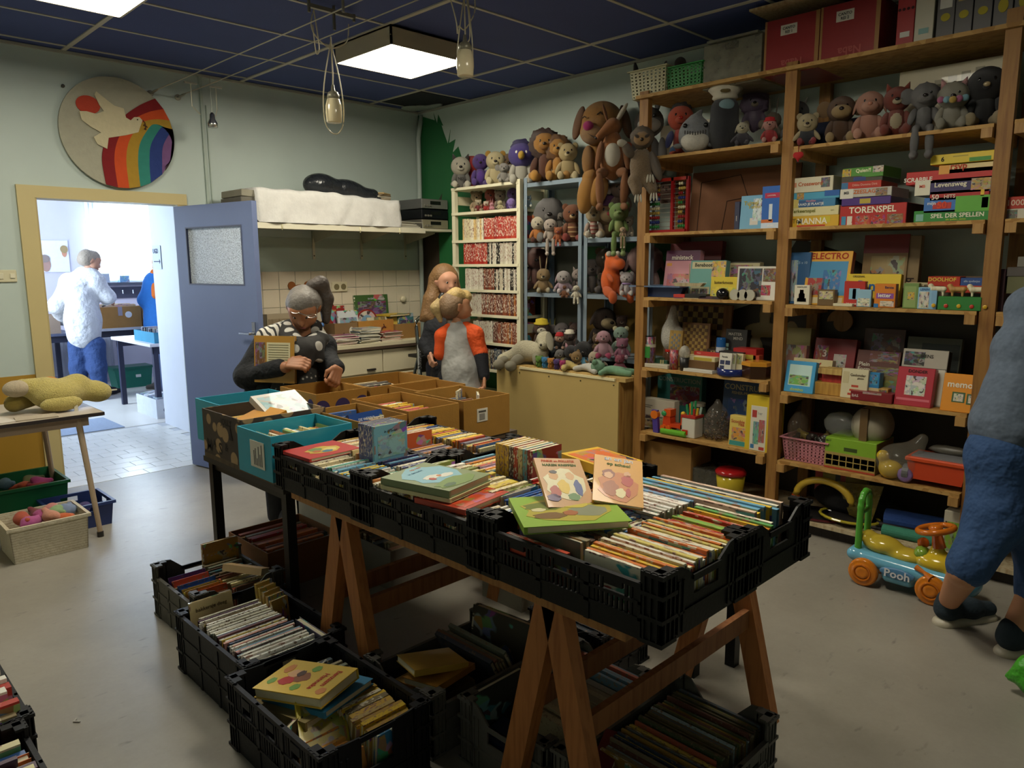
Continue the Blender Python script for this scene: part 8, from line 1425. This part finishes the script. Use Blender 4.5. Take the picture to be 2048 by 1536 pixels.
# ================================================================== people
R_,U_,T_=Vector(_r),Vector(-_d),Vector(-_f)
def join(name,ms):
    bm=bmesh.new()
    for m in ms:bm.from_mesh(m)
    me=bpy.data.meshes.new(name);bm.to_mesh(me);bm.free();me.polygons.foreach_set('use_smooth',[True]*len(me.polygons));return me
def head_prims(C,f,u,s=1.0):
    C,f,u=Vector(C),Vector(f).normalized(),Vector(u);r=f.cross(u).normalized();u=r.cross(f).normalized()
    q=lambda a,b,c:C+f*(a*s)+u*(b*s)+r*(c*s)
    c=lambda a,b,ra,rb:('c',a,b,ra*s,rb*s)
    p=[c(q(.015,.02,0),q(-.035,.025,0),.082,.086),c(q(.03,-.045,0),q(.05,-.085,0),.056,.028),c(q(.035,-.03,.025),q(.035,-.03,-.025),.05,.05),c(q(.082,.02,0),q(.1,-.025,0),.010,.015),c(q(.083,-.058,.014),q(.083,-.058,-.014),.011,.011),c(q(.066,.04,.035),q(.066,.04,-.035),.022,.022)]
    for k in (1,-1):p += [c(q(-.012,.01,k*.083),q(-.018,-.02,k*.08),.018,.013)]
    return p,q,[(q(.081,.010,k*.032),q(.091,.009,k*.033)) for k in (1,-1)],q(.096,-.06,0)
def hand_prims(c,d,n,s_,sz=1.0,curl=1.0):
    c,d,n=Vector(c),Vector(d).normalized(),Vector(n).normalized();s=d.cross(n).normalized()*s_;p=[]
    for i in range(4):
        b=c+d*.045*sz+s*((i-1.5)*.019*sz);L=(.032,.037,.034,.026)[i]*sz;m=b+d*L*(1-.35*curl)+n*L*.6*curl;t=m+d*L*(.7-1.1*curl)+n*L*.75
        p += [('c',c-d*.035*sz+s*((i-1.5)*.013*sz),b,.014*sz,.0115*sz),('c',b,m,.0105*sz,.0095*sz),('c',m,t,.0092*sz,.0078*sz)]
    b=c-d*.02*sz-s*.03*sz;m=b-s*.022*sz+d*.03*sz+n*.01*sz;p += [('c',c-d*.03*sz,b,.015*sz,.014*sz),('c',b,m,.0135*sz,.011*sz),('c',m,m+d*.03*sz+n*.012*sz+s*.006,.0105*sz,.0085*sz)]
    return p
def person(label,D,G,headC,f,u,hs,skin,hands,garments,hair,feet,skinlimbs=(),eyes=True,lips='#8a4a40',cap=None):
    J=lambda x,y,dd=0:Vector(PD(x,y,D+dd))
    t=thing('person',label,'person',(G[0],G[1],0));off=Vector((G[0],G[1],0))
    def loc(p):return [('c',Vector(a[1])-off,Vector(a[2])-off,a[3],a[4]) for a in p]
    ms=[]
    if headC:hp,q,ey,lp=head_prims(J(*headC),f,u,hs);ms.append(sdf_mesh(loc(hp),.006,.022))
    for h in hands:ms.append(sdf_mesh(loc(hand_prims(J(*h[0]),*h[1:])),.0035,.007))
    sl=[('c',J(*a),J(*b),ra,rb) for a,b,ra,rb in skinlimbs]
    if sl:ms.append(sdf_mesh(loc(sl),.01,.03))
    ob('body',join('body',ms),skin,M_skin,t)
    if cap:ob('hair',sdf_mesh(loc([('c',q(-.04,.028,0),q(.012,.052,0),.097*hs,.077*hs),('c',q(-.06,.0,.03),q(-.06,.0,-.03),.07*hs,.07*hs),('c',q(-.02,.03,.045),q(-.02,.03,-.045),.055*hs,.055*hs)]),.007,.015),cap,M_hair,t)
    if headC and eyes:
        for a,b in ey:e=ob('eye',BALLS,'#cfc8c0',M_gloss,t,a-off,scale=.0125*hs);ob('iris',BALLS,'#2c2018',M_gloss,e,(b-a)/(.0125*hs)*.55,scale=.68)
        e=ob('lips',BALLS,lips,M_skin,t,lp-off,scale=(.006*hs,.02*hs,.007*hs));e.rotation_euler=(0,0,math.atan2(Vector(f).y,Vector(f).x))
    for (nm,col,m,vox,k,pr) in garments+hair:ob(nm,sdf_mesh(loc([('c',J(*a),J(*b),ra,rb) for a,b,ra,rb in pr]),vox,k),col,m,t)
    for (x,y,ang,col,L) in feet:
        s_=ob('shoe',sdf_mesh([('c',(-L*.3,0,.05),(L*.1,0,.045),.045,.045),('c',(0,0,.04),(L*.5,0,.03),.042,.032),('c',(-L*.3,0,.05),(-L*.3,0,.09),.045,.04)],.008,.03),col,M_cloth,t,(x-G[0],y-G[1],.004),(0,0,ang));ob('sole',sdf_mesh([('c',(-L*.33,0,.014),(L*.5,0,.014),.042,.038)],.008,.01),'#a8a294',M_plastic,s_,(0,0,-.018),scale=(1,1.03,.62))
    return t,J,off
def legs(J_hip,G,col,y=.09,r=.085,h=.8):
    a=Vector((G[0],G[1],0));s=R_*y
    return [(a+s*k+Vector((0,0,h)),a+s*k+Vector((0,0,.08)),r,r*.75) for k in (1,-1)]
def wlegs(t,off,pr,col):ob('trousers',sdf_mesh([('c',a-off,b-off,ra,rb) for a,b,ra,rb in pr],.014,.04),col,M_cloth,t)
def pat_dots(sc,lo,hi,dark,light):
    def f(nt,tc,base):
        v=node(nt,'ShaderNodeTexVoronoi');v.inputs['Scale'].default_value=sc;v.inputs['Randomness'].default_value=.35;nt.links.new(tc.outputs['Object'],v.inputs['Vector']);return mixc(nt,thr(nt,v.outputs['Distance'],hi,lo),dark,light)
    return f
M_dots=mat('dotted_jersey',.9,color='dark',pattern=pat_dots(34,.2,.24,(.035,.033,.03),(.42,.4,.36)),bump=.3,bscale=80);M_stars=mat('star_scarf',.9,color='dark',pattern=pat_dots(13,.34,.38,(.03,.028,.026),(.55,.53,.48)),bump=.4,bscale=40)
def pat_strip(nt,tc,base):
    w=node(nt,'ShaderNodeTexWave');w.inputs['Scale'].default_value=13;w.bands_direction='X';nt.links.new(tc.outputs['Object'],w.inputs['Vector']);return mixc(nt,thr(nt,w.outputs['Fac'],.3,.35),(.03,.03,.03),(.6,.57,.5))
M_strip=mat('striped_shawl',.9,color='white',pattern=pat_strip)
G=(-2.47,-1.86);D=depth_of((*G,1.1));sk='#a8714f';JK='#15161a'
fw=(T_*.72-U_*.68+R_*.04)
t,J,off=person('woman with grey ponytail and star scarf holding a book, looking into a box',D,G,(607,619,.0),fw,U_*.8+T_*.6,1.0,sk,
 [((590,727,-.20),R_*.9+T_*.25,-T_*.4-U_*.3+R_*.1,-1,1.05,.9),((672,748,-.15),-U_*.8+T_*.4-R_*.15,-R_*.5-T_*.5,1,1.0,1.1)],
 [('jersey','#2c2a28',M_dots,.012,.05,[((603,712,.04),(592,790,.03),.115,.14),((592,790,.03),(590,890,.04),.14,.15)]),
  ('jacket',JK,M_coat,.011,.03,[((545,688,.07),(648,692,.08),.075,.075),((532,690,.05),(494,752,.0),.078,.072),((494,752,.0),(562,735,-.14),.07,.052),((645,700,.05),(655,722,.02),.07,.06),((655,722,.02),(672,736,-.09),.058,.05),((540,700,.1),(505,900,.1),.09,.12),((645,710,.12),(650,900,.12),.085,.1),((595,700,.14),(590,900,.14),.12,.15)]),
  ('scarf','#2c2a28',M_stars,.010,.03,[((572,662,.03),(592,694,-.10),.055,.06),((640,680,.02),(612,700,-.11),.055,.06),((598,698,-.12),(612,722,-.12),.06,.045),((580,655,.08),(628,655,.10),.05,.05),((632,690,-.06),(640,715,-.06),.04,.03)]),
  ('striped_shawl','#c9c2b0',M_strip,.010,.02,[((573,655,.08),(530,672,.03),.045,.05),((560,662,.02),(540,690,-.01),.05,.045)])],
 [('ponytail','#4a413a',M_hair,.008,.02,[((626,572,.02),(641,568,.06),.04,.045),((641,568,.06),(651,598,.09),.045,.045),((651,598,.09),(652,640,.09),.045,.025)])],
 [(-2.56,-1.92,-2.2,'#17171a',.2),(-2.40,-1.94,-2.2,'#17171a',.2)],[((604,642,.05),(600,690,.08),.055,.065),((520,745,-.05),(572,734,-.17),.04,.032),((660,728,-.05),(673,742,-.12),.034,.028)],cap='#77716a')
wlegs(t,off,legs(None,G,None,.09,.09,.85),'#121214')
gl=ob('glasses',MB().tube([J(583,617,-.08)-off,J(599,626,-.105)-off,J(612,631,-.105)-off,J(632,633,-.085)-off,J(637,607,-.01)-off],.003,6),'#b8b0a4',M_chrome,t)
for x,y in ((592,623),(624,632)):ob('lens_rim',MB().tube([J(x,y,-.10)-off+R_*(.026*math.cos(a*PI/8))+(U_*.7-T_*.5)*(.016*math.sin(a*PI/8)) for a in range(17)],.0018,5),'#b8b0a4',M_chrome,gl)
o0,ex,ez=J(509,764,-.10),J(589,768,-.17)-J(509,764,-.10),J(507,671,-.12)-J(509,764,-.10);w_,h_=ex.length,ez.length;ex.normalize();ez.normalize();ey=ez.cross(ex).normalized()
hb_=ob('book',COVER,'#b0802c',M_box,label='golden brown book with a text panel held by the woman',cat='book',scale=(w_,.022,h_));hb_.matrix_world=frame4(o0,ex,ey,ez) @ Matrix.Diagonal((w_,.022,h_,1));ob('pages',PAGES,'#d8cfb0',M_paper,hb_);ob('text_panel',MB().box(.32,-.05,.3,.9,0,.86),'#cfc6a0',M_paper,hb_);ob('cover_picture',MB().box(.03,-.04,.25,.28,0,.86),'#6a4424',M_art,hb_)
for i in range(9):ob('text_line',MB().box(.36,-.08,.8-.052*i,.86,-.05,.815-.052*i),'#77704f',M_paper,hb_)
G=(-.80,-1.28);D=depth_of((*G,1.2));fw=R_*.5+T_*.85-U_*.18
t,J,off=person('girl with long loose hair in a black sweater beside the bookcase',D,G,(893,566,0),fw,U_-R_*.08,.98,'#c08c70',[((861,716,-.10),-U_*.85+T_*.3+R_*.2,R_*.6-T_*.3,1,.9,.9)],
 [('sweater','#14161c',M_coat,.012,.04,[((868,648,.05),(920,648,.05),.07,.07),((893,660,.05),(895,790,.05),.13,.14),((864,655,.02),(852,690,.0),.062,.055),((852,690,.0),(859,706,-.07),.055,.042),((925,655,.05),(935,720,.05),.06,.05)])],
 [('hair','#7a5a36',M_hair,.009,.02,[((888,553,.03),(884,560,.05),.105,.105),((872,560,.03),(864,600,.02),.055,.06),((864,600,.03),(853,632,.02),.075,.05),((853,632,.02),(842,640,.02),.05,.015),((880,600,.07),(878,640,.07),.08,.05),((906,552,.0),(916,590,.04),.04,.035),((914,600,.03),(925,640,.03),.035,.02),((866,615,.0),(862,660,.0),.04,.015)])],
 [(-.86,-1.33,-2.4,'#23232a',.19),(-.74,-1.32,-2.3,'#23232a',.19)],[((891,598,.02),(893,640,.05),.045,.05),((852,692,.0),(861,712,-.09),.034,.026),((893,645,.05),(864,655,.02),.05,.045),((864,655,.02),(852,692,.0),.042,.036)])
wlegs(t,off,legs(None,G,None,.075,.075,.75),'#1c2030')
G=(-1.13,-1.83);D=depth_of((*G,1.1));fw=R_*.9-T_*.35+U_*.12
t,J,off=person('child with shaved sides and ponytail in a grey and orange sports top',D,G,(914,616,0),fw,U_-R_*.12,.96,'#b8825f',[((969,762,-.06),-U_+T_*.1,-R_*.6,-1,.85,.8)],
 [('sports_top','#9a9994',mat('jersey',.55,var=.06,bump=.5,bscale=8,bdist=.05),.012,.05,[((914,648,.03),(916,664,.03),.055,.075),((914,690,.03),(922,740,.03),.11,.128),((922,740,.03),(928,800,.03),.128,.15),((898,672,.02),(938,668,.02),.062,.062)]),
  ('orange_sleeve','#d04c12',M_coat,.010,.03,[((930,652,.02),(948,670,.0),.04,.066),((948,670,.0),(961,706,-.02),.064,.054)]),('orange_sleeve','#d04c12',M_cloth,.010,.03,[((897,656,.01),(886,672,.0),.035,.055),((886,672,.0),(880,708,.0),.054,.045)]),
  ('dark_cuff','#17181f',M_cloth,.010,.02,[((961,706,-.02),(969,752,-.05),.053,.038)]),('collar','#8a887c',M_cloth,.008,.01,[((905,640,.03),(928,638,.03),.045,.045)])],
 [('blond_top','#b89c62',M_hair,.007,.02,[((929,597,.0),(912,593,-.02),.04,.058),((912,592,-.02),(888,599,-.04),.06,.032),((930,594,.04),(905,594,.04),.05,.05)]),('ponytail','#a8905f',M_hair,.008,.02,[((884,594,-.03),(874,616,-.02),.022,.045),((874,616,-.02),(881,642,-.02),.045,.015)]),('hair_tie','#121212',M_plastic,.006,.01,[((885,592,-.03),(882,598,-.03),.025,.025)])],
 [(-1.19,-1.86,.2,'#2a2a30',.19),(-1.07,-1.89,.2,'#2a2a30',.19)],[((914,632,.02),(913,655,.03),.045,.05),((967,730,-.03),(969,756,-.055),.034,.026),((913,655,.03),(945,672,.0),.05,.045),((945,672,.0),(967,730,-.03),.042,.034)],cap='#7a6044')
wlegs(t,off,legs(None,G,None,.075,.075,.75),'#1c1d24')
G=(-1.86,3.90);D=depth_of((*G,1.2));fw=R_*.65-T_*.7-U_*.25
t,J,off=person('man in a white jacket and blue jeans seen from behind in the far room',D,G,(181,523,0),fw,U_,1.05,'#b8866a',[((214,603,.25),R_*.6-T_*.6,-U_,1,1,.7)],
 [('jacket','#c6c6c8',M_coat,.016,.07,[((140,562,.0),(190,558,.0),.1,.09),((162,578,.0),(166,640,.0),.165,.185),((166,640,.0),(168,668,.0),.185,.18),((136,568,.0),(112,612,.03),.09,.075),((112,612,.03),(125,640,.25),.085,.07),((196,566,.0),(217,594,.1),.085,.07),((217,594,.1),(212,602,.22),.07,.055),((165,545,.0),(180,544,.0),.07,.07)]),
  ('jeans','#27406f',M_coat,.014,.05,[((157,690,.02),(157,735,.02),.115,.095),((157,735,.02),(162,785,.02),.095,.08),((190,690,.02),(195,735,.02),.115,.095),((195,735,.02),(201,786,.02),.095,.08)])],
 [],[(-1.93,3.95,1.0,'#1c1c22',.22),(-1.70,3.97,.6,'#1c1c22',.22)],[((180,535,0),(176,550,0),.06,.07),((176,552,0),(196,566,0),.06,.05),((196,566,.0),(217,594,.1),.05,.04),((217,594,.1),(213,602,.24),.04,.03)],cap='#8f8272')
G=(-1.08,4.0);D=depth_of((*G,1.2));fw=-R_*.9+T_*.2-U_*.3
t,J,off=person('person in a bright blue coat with an orange shawl behind the partition',D,G,(322,528,0),fw,U_,1.0,'#b8866a',[((306,605,-.1),-R_*.8-U_*.3,-U_,1,.95,.9)],
 [('coat','#1f66b0',M_cloth,.016,.06,[((318,570,0),(322,650,0),.18,.2),((308,562,-.05),(290,600,-.08),.09,.08),((290,600,-.08),(300,606,-.1),.075,.05)]),('shawl','#c9641c',M_cloth,.012,.03,[((308,545,-.08),(312,590,-.18),.045,.05)]),('jeans','#5a6a8c',M_cloth,.014,.04,[((318,690,0),(322,770,0),.09,.075),((334,690,0),(336,770,0),.09,.075)])],
 [],[(-1.16,3.98,2.6,'#5a544c',.22),(-1.0,4.05,2.6,'#5a544c',.22)],[((323,540,0),(318,560,0),.055,.06),((316,562,0),(290,600,-.08),.05,.045),((290,600,-.08),(305,605,-.1),.04,.03)],cap='#8a8890')
G=(-1.13,-5.16);D=depth_of((*G,.9))
def inv(p):d=depth_of(p)-D;v=(Vector(p)-Vector(CAM));k=v.dot(Vector(_f));return (1024+FPX*v.dot(R_)/k,768-FPX*v.dot(U_)/k,d)
SH=[(*P(1918,1244,z=0)[:2],-.55),(*P(2050,1306,z=0)[:2],-.7)];AK=[inv((x-.065*math.cos(a),y-.065*math.sin(a),.1)) for x,y,a in SH]
BL='#27456f';fw=R_*.8-T_*.6
t,J,off=person('woman in a grey blue shirt and blue cropped trousers, seen from behind',D,G,(2140,470,.1),fw,U_,1.0,'#b8825f',[((2150,700,.5),R_*.5-T_*.8,-U_,1,1,.7),((2200,720,.45),R_*.4-T_*.8,-U_,-1,1,.7)],
 [('trousers',BL,M_coat,.012,.06,[((2000,900,.0),(2090,900,.0),.115,.115),((1998,930,.0),(1990,1040,-.02),.115,.1),((1990,1040,-.02),(1938,1132,-.04),.095,.082),((2085,940,.0),(2085,1080,.0),.115,.1),((2085,1080,.0),(2078,1185,.0),.095,.085)]),
  ('shirt','#566170',mat('heather_jersey',.95,var=.25,nscale=50,bump=.7,bscale=9,bdist=.05),.013,.06,[((2020,850,.0),(2090,850,.0),.145,.15),((2040,780,.0),(2100,760,.0),.13,.14),((2050,700,.02),(2120,680,.03),.12,.14),((2065,620,.05),(2130,600,.06),.10,.12),((2075,640,.1),(2120,720,.3),.08,.06),((2150,625,.1),(2185,730,.25),.075,.06)])],
 [],[],[((1932,1140,-.04),AK[0],.062,.04),((2075,1180,.0),AK[1],.062,.04),((2135,500,.1),(2120,560,.08),.06,.07),((2120,720,.3),(2148,702,.48),.045,.035),((2120,560,.08),(2075,640,.1),.07,.06),((2075,640,.1),(2120,720,.3),.055,.045),((2120,570,.08),(2150,625,.1),.06,.055),((2150,625,.1),(2185,730,.25),.055,.045),((2185,730,.25),(2198,722,.42),.042,.035),((2110,600,.06),(2060,860,0),.09,.1),((2010,900,0),(2080,900,0),.09,.09),((2000,920,0),(1990,1040,-.02),.08,.07),((1990,1040,-.02),(1935,1140,-.04),.07,.06),((2080,920,0),(2085,1080,0),.08,.07),((2085,1080,0),(2075,1185,0),.07,.06)],cap='#5a4630')
for (x,y,a) in SH:
    s_=ob('shoe',sdf_mesh([('c',(-.07,0,.06),(.05,0,.05),.045,.042),('c',(.05,0,.045),(.15,0,.035),.042,.032),('c',(-.07,0,.06),(-.07,0,.10),.045,.042)],.007,.03),'#1c2a33',M_cloth,t,(x-G[0],y-G[1],.01),(0,0,a));ob('sole',sdf_mesh([('c',(-.08,0,.02),(.15,0,.02),.045,.038)],.007,.01),'#b0a894',M_plastic,s_,(0,0,-.018),scale=(1,1.02,.7));ob('tread',sdf_mesh([('c',(-.08,0,.02),(.14,0,.02),.043,.036)],.007,.01),'#141414',M_plastic,s_,(0,0,-.014),scale=(1,1,.35))
# ================================================================== packed books: the ones that show largest are objects, the rest one body of books
def vis_score(s):
    w,t,h,c,M4,nn=s[:6];p=M4.translation;d=depth_of(tuple(p));a=t*h/d**2
    z=p.z
    if 'booklet crate' in nn:a *= .5
    if 'under' in nn and 'table' in nn:a *= .25
    if 'low in' in nn or 'back turquoise' in nn or 'under the covers' in nn or 'between the trestles' in nn:a *= .4
    if 'behind the grey crate' in nn:a *= .5
    return a
SPECS.sort(key=vis_score,reverse=True)
NB=300-sum(1 for o in COL.objects if o.name.startswith('book') and o.name.split('.')[0] == 'book')
for s in SPECS[:NB]:
    book(s[0],s[1],s[2],s[3],s[4],s[5],s[6],cat=s[7],m=s[8])
V,Fc,Cc=[],[],[]
cvv=np.array([v.co[:] for v in COVER.vertices]);cff=[tuple(p.vertices) for p in COVER.polygons]
pvv=np.array([v.co[:] for v in PAGES.vertices]);pff=[tuple(p.vertices) for p in PAGES.polygons]
for s in SPECS[NB:]:
    Mx=np.array(s[4]);sc_=np.array(s[:3])
    for vv,ff,col in ((cvv,cff,s[3]),(pvv,pff,hx('#d8cfb0'))):
        n0=len(V);V += ((vv*sc_) @ Mx[:3,:3].T+Mx[:3,3]).tolist();Fc += [tuple(n0+i for i in f) for f in ff];Cc += [col]*len(ff)
if V:
    me=bpy.data.meshes.new('packed_books');me.from_pydata(V,[],Fc);me.update()
    ca=me.color_attributes.new('book_colour','FLOAT_COLOR','CORNER');arr=np.ones((len(me.loops),4))
    ls=np.zeros(len(me.polygons),int);me.polygons.foreach_get('loop_total',ls);arr[:,:3]=np.repeat(np.array(Cc),ls,axis=0);ca.data.foreach_set('color',arr.ravel())
    def pat_attr(nt,tc,base):
        a=node(nt,'ShaderNodeAttribute');a.attribute_name='book_colour'
        n2=node(nt,'ShaderNodeTexNoise');n2.inputs['Scale'].default_value=90;nt.links.new(tc.outputs['Object'],n2.inputs['Vector'])
        return mixc(nt,thr(nt,n2.outputs['Fac'],.6,.64),a.outputs['Color'],(.2,.14,.1))
    ob('packed_books',me,None,mat('packed_books',.5,color='cream',pattern=pat_attr,var=.05),label='further tightly packed books filling the crates and cartons',cat='books',kind='stuff')
pass
